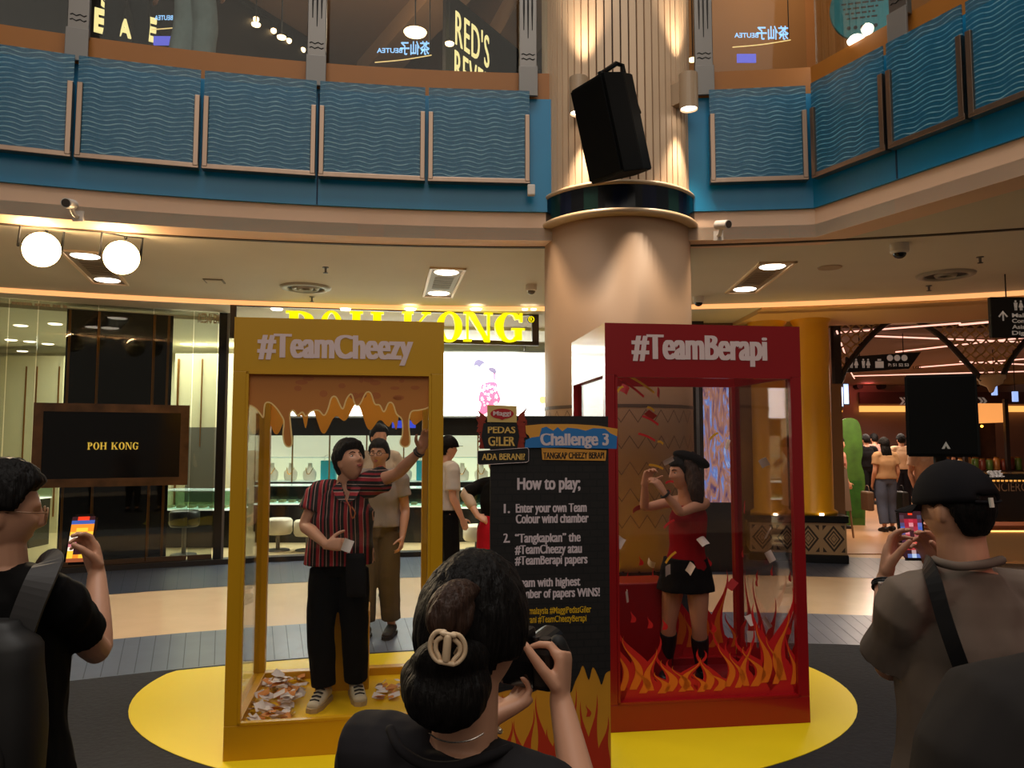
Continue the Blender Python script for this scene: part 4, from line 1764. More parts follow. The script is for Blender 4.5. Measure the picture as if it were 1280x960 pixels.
# ================================================================== the jewellery shop
def panel_between(root, a, b, z0, z1, th, m, name):
    bm = BM()
    d = b - a
    c = (a + b) / 2 - root.location
    box(bm, (c.x, c.y, (z0 + z1) / 2), (d.length, th, z1 - z0), rz=math.atan2(d.y, d.x))
    return obj(name, bm, m, root)


cuts = [-130, 5, 42, 118, 188, 239, 270]
lbs = ['tall shop glass pane at the left edge of the picture', 'narrow tall shop glass pane in front of the cream cabinets', 'tall shop glass pane in front of the left part of the black wall',
       'tall shop glass pane behind the middle of the gold-lettered board', 'tall shop glass pane by the right end of the gold-lettered board', 'narrow tall shop glass pane over the round stool']
for i in range(6):
    a, b = shop_pt(cuts[i]), shop_pt(cuts[i + 1])
    t = thing('shop_glass_pane', lbs[i], 'glass pane', (a.x, a.y, 0.075), 0, 'tall shop glass panes')
    e = (b - a).normalized() * 0.006
    panel_between(t, a + e, b - e, 0.0, 3.46, 0.012, M_shopglass, 'pane')
    bm = BM()
    c = (a + b) / 2 - t.location
    d = b - a
    box(bm, (c.x, c.y, 0.03), (d.length - 0.012, 0.05, 0.06), rz=math.atan2(d.y, d.x))
    obj('shoe_rail', bm, mat('shoe_bronze', (92, 70, 52), 0.4, 0.6), t)
a, b = shop_pt(271), shop_pt(281)
t = thing('shop_door_post', 'dark upright frame post at the right end of the shop glass', 'post', (a.x, a.y, 0.07))
panel_between(t, a, b, 0.0, 3.46, 0.12, M_black, 'frame')
panel_between(t, shop_pt(281, -0.06), shop_pt(284, -0.06), 0.0, 3.46, 0.02, M_greysteel, 'edge_strip')

# black inner wall with gold strips behind the glass
a, b = shop_pt(79, 0.3), shop_pt(213, 0.3)
t = thing('feature_wall', 'glossy black feature wall with slim gold strips behind the shop glass', 'wall panel', (a.x, a.y, 0.012))
panel_between(t, a, b, 0.0, 3.48, 0.12, mat('feature_black', (24, 17, 13), 0.12, var=0.3, scale=1.2), 'wall_panel')
for px_ in (81, 118, 188, 206):
    panel_between(t, shop_pt(px_, 0.22), shop_pt(px_ + 3.2, 0.22), 0.0, 3.47, 0.02, M_gold, 'gold_strip')
# board with gold lettering, in a marble frame
t = thing('name_board', 'black name board with gold shop name in a brown marble frame on the glass', 'sign board', (0, 0, 0))
a, b = shop_pt(42, -0.10), shop_pt(237, -0.10)
d = (b - a).normalized()
n_ = V((0, 0, 1)).cross(d)
t.location = (a.x, a.y, 1.0)
zt, zb = on_plane(140, 505, a, n_).z, on_plane(140, 608, a, n_).z
L = (b - a).length
M0 = frame_M((0, 0, zb - 1.0), d)
H = zt - zb
bm = BM()
box2(bm, (0.06, 0, 0.06), (L - 0.06, 0.05, H - 0.06))
bm.transform(M0)
obj('panel', bm, mat('board_black', (9, 8, 8), 0.12), t)
bm = BM()
w = 0.11
for q0, q1 in (((0, -0.02, 0), (w, 0.05, H)), ((L - w, -0.02, 0), (L, 0.05, H)), ((w, -0.02, 0), (L - w, 0.05, w)), ((w, -0.02, H - w), (L - w, 0.05, H))):
    box2(bm, q0, q1)
bm.transform(M0)
obj('marble_frame', bm, mat('brown_marble', (66, 46, 28), 0.2, var=0.9, scale=4), t)
pz = on_plane(109, 562, a - n_ * 0.0, n_)
M1 = frame_M((pz.x - t.location.x, pz.y - t.location.y, pz.z - 1.0) - n_ * 0.012 if False else V((pz.x - t.location.x, pz.y - t.location.y, pz.z - 1.0)) - n_ * 0.004, d)


def serif(ch):
    """pieces of a bold serif capital in a unit-high box: list of outlines, plus width"""
    P = []
    R_ = lambda x0, y0, x1, y1: P.append([(x0, y0), (x1, y0), (x1, y1), (x0, y1)])
    s = 0.07

    def ringp(cx, cy, rx, ry, ix, iy, a0, a1, n=28):
        for i in range(n):
            b0, b1 = a0 + (a1 - a0) * i / n, a0 + (a1 - a0) * (i + 1) / n
            P.append([(cx + ix * math.cos(b0), cy + iy * math.sin(b0)), (cx + rx * math.cos(b0), cy + ry * math.sin(b0)),
                      (cx + rx * math.cos(b1), cy + ry * math.sin(b1)), (cx + ix * math.cos(b1), cy + iy * math.sin(b1))])
    pi = math.pi
    if ch == 'P':
        R_(0.1, s, 0.36, 1 - s)
        R_(0, 0, 0.46, s)
        R_(0, 1 - s, 0.4, 1)
        ringp(0.38, 0.725, 0.44, 0.275, 0.17, 0.205, -pi / 2, pi / 2)
        return P, 0.84
    if ch == 'O':
        ringp(0.5, 0.5, 0.5, 0.52, 0.22, 0.45, 0, 2 * pi, 40)
        return P, 1.0
    if ch == 'H':
        for x in (0.08, 0.76):
            R_(x, s, x + 0.26, 1 - s)
            R_(x - 0.08, 0, x + 0.34, s)
            R_(x - 0.08, 1 - s, x + 0.34, 1)
        R_(0.34, 0.46, 0.76, 0.55)
        return P, 1.1
    if ch == 'K':
        R_(0.08, s, 0.34, 1 - s)
        R_(0, 0, 0.42, s)
        R_(0, 1 - s, 0.42, 1)
        P.append([(0.32, 0.36), (0.40, 0.36), (0.94, 0.94), (0.84, 0.94)])
        P.append([(0.42, 0.56), (0.56, 0.70), (1.04, 0.06), (0.74, 0.06)])
        R_(0.64, 0, 1.12, s)
        R_(0.72, 1 - s, 1.06, 1)
        return P, 1.12
    if ch == 'N':
        R_(0.10, s, 0.18, 1 - s)
        R_(0, 0, 0.3, s)
        R_(0, 1 - s, 0.36, 1)
        P.append([(0.12, 0.97), (0.40, 0.97), (1.0, 0.0), (0.80, 0.0)])
        R_(0.90, 0.0, 0.99, 1 - s)
        R_(0.78, 1 - s, 1.1, 1)
        return P, 1.1
    if ch == 'G':
        ringp(0.5, 0.5, 0.5, 0.52, 0.22, 0.45, pi * 0.2, pi * 1.78, 36)
        R_(0.66, 0.06, 0.9, 0.42)
        R_(0.56, 0.40, 1.0, 0.47)
        P.append([(0.84, 0.68), (0.92, 0.68), (0.92, 1.0), (0.86, 1.0), (0.78, 0.86)])
        return P, 1.0
    return P, 0.5


def serif_word(name, s, M, x0, z0, width, cap, m, root, depth):
    tot = sum(serif(c)[1] + 0.12 for c in s) - 0.12
    k = width / tot
    x = 0.0
    bm = BM()
    for c in s:
        P, w = serif(c)
        for poly in P:
            prism(bm, [(x0 + (x + p[0]) * k, z0 + p[1] * cap) for p in poly], M, depth)
        x += w + 0.12
    return obj(name, bm, m, root)


k_ = on_plane(173, 562, a, n_)
wd = (k_ - pz).length
hh = on_plane(109, 553, a, n_).z - pz.z
serif_word('lettering', 'POH KONG', M1, 0, 0, wd, hh, mat('gold_ink', (220, 190, 80), 0.4, emit=0.35, ergb=(230, 196, 70)), t, 0.004)

# shop name over the entrance: every letter stands alone
a, b = shop_pt(357, -0.8), shop_pt(655, -0.8)
d = (b - a).normalized()
n_ = V((0, 0, 1)).cross(d)
M_yl = mat('letter_yellow', (250, 236, 0), 0.4, emit=0.95, ergb=(255, 240, 0))
t = thing('sign_rack', 'dark rail rack carrying the yellow shop letters over the entrance', 'sign rack', (a.x, a.y, 3.1))
z1, z0 = on_plane(600, 391, a, n_).z - 3.1, on_plane(600, 427, a, n_).z - 3.1
M0 = frame_M((0, 0, 0), d)
L0, L1 = (on_plane(287, 400, a, n_) - a).dot(d), (on_plane(674, 400, a, n_) - a).dot(d)
bm = BM()
for zz in (z1 + 0.02, z0):
    box2(bm, (L0, 0.02, zz - 0.035), (L1, 0.07, zz + 0.025))
box2(bm, (L1 - 0.10, 0.02, z0), (L1, 0.07, 3.55 - 3.1))
box2(bm, (L0, 0.02, z0), (L0 + 0.08, 0.07, 3.55 - 3.1))
bm.transform(M0)
obj('rail', bm, mat('rail_bronze', (66, 54, 46), 0.4), t)
for ch, p0, p1, lb in (('P', 357, 393, 'first letter, P, of the big yellow shop name'), ('O', 400, 428, 'first letter O of the big yellow shop name, over the yellow booth'), ('H', 437, 479, 'letter H of the big yellow shop name'),
                       ('K', 502, 540, 'letter K of the big yellow shop name'), ('O', 545, 577, 'second letter O of the big yellow shop name, beside the yellow booth'), ('N', 579, 615, 'letter N of the big yellow shop name'), ('G', 618, 655, 'last letter, G, of the big yellow shop name')):
    q = on_plane(p0, 427, a, n_)
    w_ = (on_plane(p1, 427, a, n_) - q).dot(d)
    t = thing('sign_letter', lb, 'sign', tuple(q), 0, 'big yellow letters over the shop entrance')
    P, w0 = serif(ch)
    bm = BM()
    for poly in P:
        prism(bm, [(p[0] * w_ / w0, p[1] * (z1 - z0)) for p in poly], frame_M(-n_ * 0.0, d), 0.07)
    obj('letter', bm, M_yl, t)
q = on_plane(659, 404, a, n_)
t = thing('registered_mark', 'small round black registered mark after the big yellow shop name', 'sign', tuple(q))
bm = BM()
r_ = 0.05
prism(bm, [(r_ + r_ * math.cos(i * 0.314), r_ + r_ * math.sin(i * 0.314)) for i in range(20)], M0, 0.05)
obj('disc', bm, M_blackm, t)
lettering('lettering', 'R', M0 @ Matrix.Translation((0, -0.052, 0)), r_ * 0.65, r_ * 0.6, r_ * 0.75, r_ * 0.85, M_yl, t, 0.03)
lettering('ring', 'O', M0 @ Matrix.Translation((0, -0.0515, 0)), r_ * 0.08, r_ * 0.1, r_ * 1.84, r_ * 1.8, M_yl, t, 0.0)
# small white lettering at the top of the glass
t = thing('glass_lettering', 'small pale shop lettering near the top right corner of the shop glass', 'lettering', tuple(shop_pt(244, -0.04) + V((0, 0, 3.3))))
p0 = shop_pt(244, -0.04)
dd = (shop_pt(278, -0.04) - p0).normalized()
zl, zh = on_plane(244, 403, p0, V((0, 0, 1)).cross(dd)).z, on_plane(244, 391, p0, V((0, 0, 1)).cross(dd)).z
lettering('lettering', 'KEDAI EMAS', frame_M((0, 0, zl - 3.3), dd), 0, 0, (shop_pt(278, -0.04) - p0).length, zh - zl, mat('pale_ink', (190, 170, 140), 0.5), t, 0.02)
t = thing('glass_lettering', 'line of tiny pale lettering along the top left of the shop glass', 'lettering', tuple(shop_pt(8, -0.04) + V((0, 0, 3.46))))
p0 = shop_pt(8, -0.04)
dd = (shop_pt(78, -0.04) - p0).normalized()
bm = BM()
rr = random.Random(6)
x, L_end = 0.0, (shop_pt(78, -0.04) - p0).length
while x < L_end:
    w_ = rr.uniform(0.02, 0.05)
    prism(bm, [(x, 0), (x + w_, 0), (x + w_, 0.035), (x, 0.035)], frame_M((0, 0, 0.0), dd), 0.001)
    x += w_ + rr.choice((0.008, 0.008, 0.03))
obj('lettering', bm, mat('pale_ink', (190, 170, 140), 0.5), t)

# row of little spot lamps over the entrance
for px_, lb in ((346, 'first'), (432, 'second'), (513, 'third'), (595, 'fourth'), (656, 'fifth'), (667, 'last')):
    c = onz(px_, 386, 3.549)
    t = thing('spot_lamp', 'small bright spot lamp over the shop letters, %s from the left' % lb, 'ceiling light', tuple(c), 0, 'spot lamps over the shop entrance')
    bm = BM()
    lathe(bm, [(0, -0.02), (0.07, -0.018), (0.085, 0.0), (0, 0.0)] if px_ < 640 else [(0, -0.02), (0.035, -0.018), (0.04, 0.0), (0, 0.0)], n=20)
    obj('bulb', bm, M_lamp, t)

# the white screen on the back of the shop
Y = 13.9
p0, p1 = at(330, 520, Y), at(690, 441, Y)
t = thing('led_screen', 'wide glowing white advertising screen with a figure in a pink flowered kimono', 'screen', (p0.x, Y, p0.z))
bm = BM()
box2(bm, (-0.03, 0.0, -0.03), (p1.x - p0.x + 0.03, 0.12, p1.z - p0.z + 0.03))
obj('casing', bm, mat('casing_grey', (90, 88, 84), 0.5), t)
bm = BM()
for x in (0.5, p1.x - p0.x - 0.5):
    tube(bm, [(x, 0.06, p1.z - p0.z + 0.02), (x, 0.06, 3.5 - p0.z)], 0.02, 8)
obj('hanger', bm, M_greysteel, t)
bm = BM()
box2(bm, (0, -0.01, 0), (p1.x - p0.x, -0.001, p1.z - p0.z))
obj('display', bm, mat('screen_white', (255, 255, 255), 0.5, emit=1.5, ergb=(255, 252, 246)), t)


def spx(x, y):
    q = at(x, y, Y - 0.012)
    return (q.x - p0.x, q.z - p0.z)


z7 = lambda x, y: (x / 4.0 + 540, y / 4.0 + 380)
for nm, col, poly in (('printed_hair', (88, 80, 110), [(208, 320), (212, 290), (228, 278), (250, 282), (264, 294), (250, 302), (238, 314), (222, 306), (214, 312)]),
                      ('printed_hair', (96, 84, 112), [(280, 322), (300, 316), (320, 328), (318, 350), (304, 344), (290, 336)]),
                      ('printed_kimono', (226, 90, 130), [(248, 404), (276, 392), (322, 394), (330, 440), (342, 474), (330, 500), (300, 510), (270, 548), (236, 548), (246, 500), (232, 480), (240, 440)]),
                      ('printed_ribbon', (232, 120, 150), [(304, 346), (318, 350), (320, 376), (308, 378)]),
                      ('printed_flower', (250, 240, 150), [(536, 470), (552, 460), (570, 470), (574, 486), (556, 498), (540, 492)])):
    bm = BM()
    o_ = [spx(p.x, p.y) for p in catmull([V((*z7(x, y), 0)) for x, y in poly + poly[:1]], 3)][:-1]
    prism(bm, o_, My(-0.012), 0.001)
    obj(nm, bm, mat('print_%s_%d' % (nm, col[2]), col, 0.6, emit=0.55, ergb=col), t)
bm = BM()
rr = random.Random(8)
for k in range(26):
    x, y = rr.uniform(244, 326), rr.uniform(404, 510)
    cx, cz = spx(*z7(x, y))
    r_ = rr.uniform(0.02, 0.05)
    prism(bm, [(cx + r_ * (0.6 + 0.4 * math.cos(5 * a)) * math.cos(a), cz + r_ * (0.6 + 0.4 * math.cos(5 * a)) * math.sin(a)) for a in [i * 0.314 for i in range(20)]], My(-0.0135), 0.001)
obj('printed_blossom', bm, mat('print_blossom', (255, 225, 232), 0.6, emit=0.8, ergb=(255, 225, 232)), t)
# black band and lit display wall below the screen
Y = 14.6
p0, p1 = at(318, 602, Y), at(690, 545, Y)
t = thing('display_cabinet', 'long lit jewellery wall cabinet with black band at the back of the shop', 'cabinet', (p0.x, Y, 0.012))
W_, z0, z1 = p1.x - p0.x, p0.z, p1.z
bm = BM()
box2(bm, (0, 0.0, z1), (W_, 0.5, z1 + 0.42))
box2(bm, (0, 0.0, 0), (W_, 0.5, z0 - 0.02))
obj('carcass', bm, mat('cabinet_black', (14, 12, 12), 0.3), t)
bm = BM()
box2(bm, (0, 0.45, z0 - 0.02), (W_, 0.5, z1))
obj('back_panel', bm, mat('cabinet_lit_back', (222, 224, 196), 0.5, emit=0.6, ergb=(226, 232, 200)), t)
for zz in (z0 - 0.02, (z0 + z1) / 2):
    bm = BM()
    box2(bm, (0, 0.05, zz), (W_, 0.45, zz + 0.018))
    obj('shelf', bm, mat('shelf_glass', (200, 220, 205), 0.2, emit=0.25), t)
bm = BM()
for k in range(9):
    x = W_ * k / 8
    box2(bm, (x - 0.012, 0.0, z0 - 0.02), (x + 0.012, 0.03, z1))
obj('upright', bm, mat('upright_gold', (150, 120, 70), 0.35, 0.6), t)
bm = BM()
box2(bm, (W_ * 0.46, -0.004, z1 + 0.14), (W_ * 0.54, -0.001, z1 + 0.28))
obj('blue_display', bm, mat('blue_digits', (40, 60, 160), 0.5, emit=0.7, ergb=(60, 80, 230)), t)
# bust stands and bags on the lit shelf
M_bust = mat('bust_cream', (236, 230, 214), 0.6)
M_turq = mat('bag_turquoise', (30, 168, 190), 0.6)
proto = None
for k in range(15):
    x = p0.x + 0.25 + (W_ - 0.5) * k / 14
    lb = 'cream necklace bust on the lit shelf of the long wall cabinet'
    if k in (3, 8):
        o_ = thing('gift_bag', 'turquoise gift bag on the lit shelf, %s one' % ('left' if k == 3 else 'right'), 'bag', (x, Y + 0.22, z0 + 0.012), 0, 'turquoise bags in the cabinet')
        bm = BM()
        box2(bm, (-0.14, -0.08, 0), (0.14, 0.08, 0.38), 0.01)
        obj('bag_body', bm, M_turq, o_)
        bm = BM()
        tube(bm, catmull([(-0.06, -0.083, 0.37), (-0.05, -0.083, 0.47), (0.05, -0.083, 0.47), (0.06, -0.083, 0.37)], 4), 0.006, 6)
        obj('handle', bm, M_bust, o_)
        continue
    if proto is None:
        proto = thing('necklace_bust', lb, 'display bust', (x, Y + 0.22, z0 + 0.012), 0, 'necklace busts in the wall cabinet')
        bm = BM()
        tube(bm, [(0, 0, 0.0), (0, 0, 0.03), (0, 0.01, 0.16), (0, 0.03, 0.24), (0, 0.03, 0.33)], [(0.10, 0.06), (0.12, 0.07), (0.13, 0.06), (0.05, 0.045), (0.04, 0.04)], 14, 2, caps=False)
        obj('bust', bm, M_bust, proto, smooth=True)
        bm = BM()
        tube(bm, catmull([(-0.07, -0.02, 0.24), (-0.03, -0.085, 0.14), (0, -0.095, 0.12), (0.03, -0.085, 0.14), (0.07, -0.02, 0.24)], 3), 0.006, 6)
        obj('necklace', bm, mat('necklace_gold', (200, 150, 50), 0.25, 1.0), proto)
    else:
        o_ = dup(proto)
        o_.location.x = x


# glass counters
def counter(px0, px1, ytop, Y, label, d_=0.55):
    a_, b_ = at(px0, ytop, Y), at(px1, ytop, Y)
    t_ = thing('display_counter', label, 'counter', (a_.x, Y, 0.012), 0, 'glass jewellery counters')
    w_, h_ = b_.x - a_.x, a_.z - 0.012
    bm = BM()
    box2(bm, (0.02, 0.03, 0), (w_ - 0.02, d_, h_ - 0.32))
    obj('base', bm, mat('counter_black', (16, 14, 13), 0.25), t_)
    bm = BM()
    box2(bm, (0, 0, h_ - 0.32), (w_, d_, h_ - 0.30))
    obj('tray', bm, mat('tray_lit', (236, 238, 226), 0.5, emit=0.9, ergb=(228, 242, 226)), t_)
    bm = BM()
    for q0, q1 in (((0, 0, h_ - 0.30), (w_, 0.008, h_ - 0.012)), ((0, d_ - 0.008, h_ - 0.30), (w_, d_, h_ - 0.012))):
        box2(bm, q0, q1)
    obj('glass_front', bm, glass_mat('counter_glass', (225, 245, 238), 0.05), t_)
    bm = BM()
    box2(bm, (-0.01, -0.01, h_ - 0.012), (w_ + 0.01, d_ + 0.01, h_))
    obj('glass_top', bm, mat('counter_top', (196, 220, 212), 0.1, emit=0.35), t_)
    bm = BM()
    n__ = max(4, int(w_ / 0.16))
    for k in range(n__):
        box(bm, (0.08 + (w_ - 0.16) * k / (n__ - 1), 0.2, h_ - 0.27), (0.09, 0.16, 0.04))
    obj('ring_tray', bm, mat('ring_tray', (190, 170, 120), 0.5), t_)
    return t_


counter(318, 430, 607, 13.0, 'glass jewellery counter left behind the man in the striped shirt')
counter(432, 548, 610, 13.0, 'glass jewellery counter behind the two men at the back of the yellow booth')
counter(550, 660, 612, 13.1, 'glass jewellery counter seen between the yellow booth and the board')
counter(200, 296, 613, 12.4, 'lit glass counter behind the round stool at the end of the shop glass')
counter(-60, 40, 600, 12.3, 'glass counter at the left edge behind the head of the man with glasses')


def stool(px, yseat, Y, label, col):
    c = at(px, yseat, Y)
    t_ = thing('round_stool', label, 'stool', (c.x, Y, 0.012), 0, 'round stools in the shop')
    h_ = c.z - 0.012
    bm = BM()
    lathe(bm, [(0, h_ - 0.24), (0.19, h_ - 0.24), (0.215, h_ - 0.2), (0.215, h_ - 0.03), (0.19, h_), (0, h_)], n=28)
    obj('seat', bm, col, t_, smooth=True)
    bm = BM()
    lathe(bm, [(0.03, 0.02), (0.03, h_ - 0.24)], n=14)
    lathe(bm, [(0, 0), (0.19, 0), (0.18, 0.02), (0, 0.03)], n=28)
    obj('pedestal', bm, M_greysteel, t_)


M_seat = mat('seat_black', (16, 18, 18), 0.35)
M_seatc = mat('seat_cream', (214, 206, 180), 0.5)
stool(231, 638, 11.6, 'black round stool behind the right end of the shop glass', M_seat)
stool(348, 648, 12.1, 'cream round stool left behind the man in the striped shirt', M_seatc)
stool(385, 650, 12.1, 'cream round stool close left behind the striped shirt', M_seatc)
stool(596, 656, 12.2, 'cream round stool between the yellow booth and the board', M_seatc)

# cream cabinets at the left end of the shop
p0, p1 = at(-60, 600, 14.4), at(80, 448, 14.4)
t = thing('wall_cabinet', 'tall cream wall cabinet with slim gold lines at the left end of the shop', 'cabinet', (p0.x, 14.4, 0.012))
bm = BM()
box2(bm, (0, 0, 0), (p1.x - p0.x, 0.5, 3.3))
obj('carcass', bm, mat('cabinet_cream', (206, 196, 160), 0.6), t)
bm = BM()
for x in (0.6, 1.28, 1.48, 1.9):
    box2(bm, (x, -0.012, 0.3), (x + 0.025, 0.0, 3.1))
obj('gold_line', bm, M_gold, t)
p0, p1 = at(214, 600, 14.0), at(300, 440, 14.0)
t = thing('wall_cabinet', 'tall cream wall cabinet with grey lower panel seen above the round stool', 'cabinet', (p0.x, 14.0, 0.012))
bm = BM()
box2(bm, (0, 0, 0), (p1.x - p0.x, 0.5, 3.3))
obj('carcass', bm, mat('cabinet_cream', (206, 196, 160), 0.6), t)
bm = BM()
box2(bm, (0.26, -0.02, 0.6), (0.95, 0, at(240, 535, 14).z))
obj('grey_panel', bm, mat('cabinet_grey', (92, 86, 76), 0.5), t)
bm = BM()
box2(bm, (0.06, -0.03, 0.4), (0.09, 0, 3.2))
box2(bm, (0.5, -0.03, 1.6), (0.515, 0, 3.2))
obj('gold_line', bm, M_gold, t)
for i, (px_, lb) in enumerate(((12, 'dark small bottle on the cabinet ledge, left one'), (18, 'dark small bottle on the cabinet ledge, right one'))):
    c = at(px_, 592, 12.5)
    t = thing('bottle', lb + ' at the left edge', 'bottle', (c.x, 12.55, at(0, 600, 12.3).z + 0.001))
    bm = BM()
    lathe(bm, [(0, 0), (0.035, 0), (0.035, 0.12), (0.014, 0.17), (0.014, 0.22), (0, 0.22)], n=16)
    obj('flask', bm, mat('bottle_dark', (30, 24, 18), 0.2), t, smooth=True)
# recessed downlights of the shop ceiling
for i, (px_, py_) in enumerate(((26, 407), (69, 405), (37, 427), (60, 430), (28, 439), (14, 425), (232, 430), (252, 430), (226, 445), (243, 446), (265, 444), (215, 446))):
    c = onz(px_, py_, 3.498)
    t = thing('ceiling_spot', 'small recessed lamp in the shop ceiling, %s of the black feature wall' % ('left' if px_ < 100 else 'right'), 'ceiling light', tuple(c), 0, 'recessed lamps, %s of the black feature wall' % ('left' if px_ < 100 else 'right'))
    bm = BM()
    lathe(bm, [(0, -0.01), (0.08, -0.01), (0.1, 0.0), (0, 0.0)], n=18)
    obj('bulb', bm, M_lamp, t)

# ================================================================== between shop and corridor
# tall vertical screen behind the red booth
a_, b_ = at(881, 628, 10.2), at(911, 470, 10.2)
t = thing('totem_screen', 'tall narrow glowing blue and amber screen seen through the red booth', 'screen', (a_.x, 10.2, 0.0))
w_, h0, h1 = b_.x - a_.x, a_.z, b_.z
bm = BM()
box2(bm, (-0.05, 0, 0.0), (w_ + 0.05, 0.18, h1 + 0.06))
obj('casing', bm, mat('totem_black', (18, 16, 18), 0.4), t)


def screen_mat():
    m = bpy.data.materials.new('totem_picture')
    m.use_nodes = True
    nt = m.node_tree
    p = nt.nodes['Principled BSDF']
    tc = nt.nodes.new('ShaderNodeTexCoord')
    mp = nt.nodes.new('ShaderNodeMapping')
    mp.inputs['Scale'].default_value = (6, 1, 1.2)
    nz = nt.nodes.new('ShaderNodeTexNoise')
    nz.inputs['Scale'].default_value = 1.6
    nz.inputs['Distortion'].default_value = 2.5
    rp = nt.nodes.new('ShaderNodeValToRGB')
    e = rp.color_ramp.elements
    e[0].position, e[0].color = 0.3, lin((70, 60, 120))
    e[1].position, e[1].color = 0.72, lin((190, 215, 255))
    q = e.new(0.5)
    q.color = lin((190, 140, 110))
    q = e.new(0.6)
    q.color = lin((110, 150, 230))
    nt.links.new(tc.outputs['Object'], mp.inputs[0])
    nt.links.new(mp.outputs[0], nz.inputs[0])
    nt.links.new(nz.outputs[0], rp.inputs[0])
    nt.links.new(rp.outputs[0], p.inputs['Emission Color'])
    p.inputs['Emission Strength'].default_value = 0.8
    p.inputs['Base Color'].default_value = (0, 0, 0, 1)
    return m


bm = BM()
box2(bm, (0, -0.006, h0), (w_, 0, h1))
obj('display', bm, screen_mat(), t)

# golden pillars on tiled pedestals
M_goldp = mat('gold_paint', (222, 160, 16), 0.42)


def gold_column(px, Y, r, label, lamp=True):
    c = at(px, 640, Y)
    t_ = thing('gold_column', label, 'column', (c.x, Y, 0.0), math.radians(-12), 'golden columns beside the portal')
    zc = c.z
    bm = BM()
    s_ = r * 1.38
    box2(bm, (-s_ - 0.02, -s_ - 0.02, 0), (s_ + 0.02, s_ + 0.02, 0.12), 0.008)
    box2(bm, (-s_ - 0.03, -s_ - 0.03, zc - 0.12), (s_ + 0.03, s_ + 0.03, zc - 0.02), 0.01)
    obj('pedestal_trim', bm, M_black, t_)
    bm = BM()
    box2(bm, (-s_, -s_, 0.12), (s_, s_, zc - 0.12))
    ped = obj('pedestal', bm, mat('pedestal_tan', (170, 140, 104), 0.4), t_)
    bm = BM()
    for fx in range(4):
        q = Matrix.Rotation(fx * math.pi / 2, 4, 'Z')
        h_ = zc - 0.24
        for cx in (-s_ * 0.5, s_ * 0.5):
            for kk in (1.0, 0.62, 0.3):
                w2, h2 = s_ * 0.42 * kk, h_ * 0.42 * kk
                loop = [(cx - w2, 0), (cx, h2), (cx + w2, 0), (cx, -h2)]
                inner = [(cx + (x - cx) * 0.78, z * 0.78) for x, z in loop]
                for i in range(4):
                    j = (i + 1) % 4
                    vs_ = [bm.verts.new(q @ V((x, -s_ - 0.002, 0.12 + h_ / 2 + z))) for x, z in (loop[i], loop[j], inner[j], inner[i])]
                    bm.faces.new(vs_)
            for sx in (-1, 1):
                for sz in (-1, 1):
                    x_, z_ = cx + sx * s_ * 0.43, sz * h_ * 0.42
                    vs_ = [bm.verts.new(q @ V((a__, -s_ - 0.002, 0.12 + h_ / 2 + b__))) for a__, b__ in ((x_, z_), (x_ - sx * s_ * 0.16, z_), (x_, z_ - sz * h_ * 0.16))]
                    bm.faces.new(vs_)
    obj('tile_pattern', bm, mat('pedestal_pattern', (50, 38, 30), 0.5), ped)
    bm = BM()
    lathe(bm, [(0, zc - 0.02), (r + 0.05, zc - 0.02), (r + 0.05, zc + 0.02), (r, zc + 0.05), (r, 3.42), (r + 0.03, 3.46), (r + 0.08, 3.58), (0, 3.58)], n=48)
    obj('shaft', bm, M_goldp, t_, smooth=False)
    for p in t_.children[-1].data.polygons:
        p.use_smooth = True
    if lamp:
        bm = BM()
        cyl(bm, (0.02, -r - 0.09, zc - 0.02), (0.02, -r - 0.085, zc + 0.01), 0.03, n=14)
        obj('uplight', bm, M_lamp, t_)
        l_ = light('column_uplight', 'SPOT', (0.02, -r - 0.10, zc + 0.03), 26, (1.0, 0.62, 0.14), 0.03, (0.02, -r + 0.04, 3.6), 70, 0.9)
        l_.parent = t_
        l_ = light('column_uplight', 'SPOT', (-r - 0.10, 0.0, zc + 0.03), 14, (1.0, 0.62, 0.14), 0.03, (-r + 0.04, 0, 3.6), 70, 0.9)
        l_.parent = t_
    return t_


gold_column(1020, 11.25, 0.245, 'glowing golden column on a patterned pedestal right of the red booth')
gold_column(964, 11.5, 0.245, 'golden column seen partly through the right side of the red booth')

# portal with pointed arches and lattice
Y = 11.95
t = thing('arch_portal', 'dark portal of pointed arches with pale lattice at the corridor mouth', 'portal', (at(1042, 640, Y).x, Y, 0.0))
L_ = lambda x, y: at(x, y, Y) - t.location
M_port = mat('portal_brown', (38, 28, 22), 0.45)
a1 = [(1050, 478), (1056, 462), (1066, 447), (1085, 424), (1105, 406), (1128, 394)]
a2 = [(1128, 394), (1152, 404), (1180, 424), (1205, 450), (1227, 474)]
a3 = [(1252, 474), (1262, 452), (1284, 424), (1310, 404), (1335, 392)]
bm = BM()
for q in (a1, a2, a3):
    tube(bm, [L_(*p) for p in q], 0.045, 8, 4)
obj('arch_rib', bm, M_port, t)
bm = BM()
a_, b_ = L_(1042, 398), L_(1345, 386)
box2(bm, (a_.x, -0.06, a_.z), (b_.x, 0.06, a_.z + 0.1))
a_, b_ = L_(1042, 480), L_(1048, 396)
box2(bm, (a_.x, -0.06, a_.z), (b_.x, 0.06, b_.z + 0.06))
obj('frame', bm, M_port, t)
bm = BM()
a_, b_ = L_(1038, 690), L_(1046, 480)
box2(bm, (a_.x, -0.05, 0.014), (b_.x + 0.05, 0.08, b_.z))
obj('jamb', bm, mat('jamb_tan', (150, 118, 84), 0.5), t)


def arch_y(x):
    q = a1 + a2[1:] + a3
    for (xa, ya), (xb, yb) in zip(q, q[1:]):
        if xa <= x <= xb and xb > xa:
            if ya == yb == 474:
                return 474
            return ya + (yb - ya) * (x - xa) / (xb - xa)
    return 476


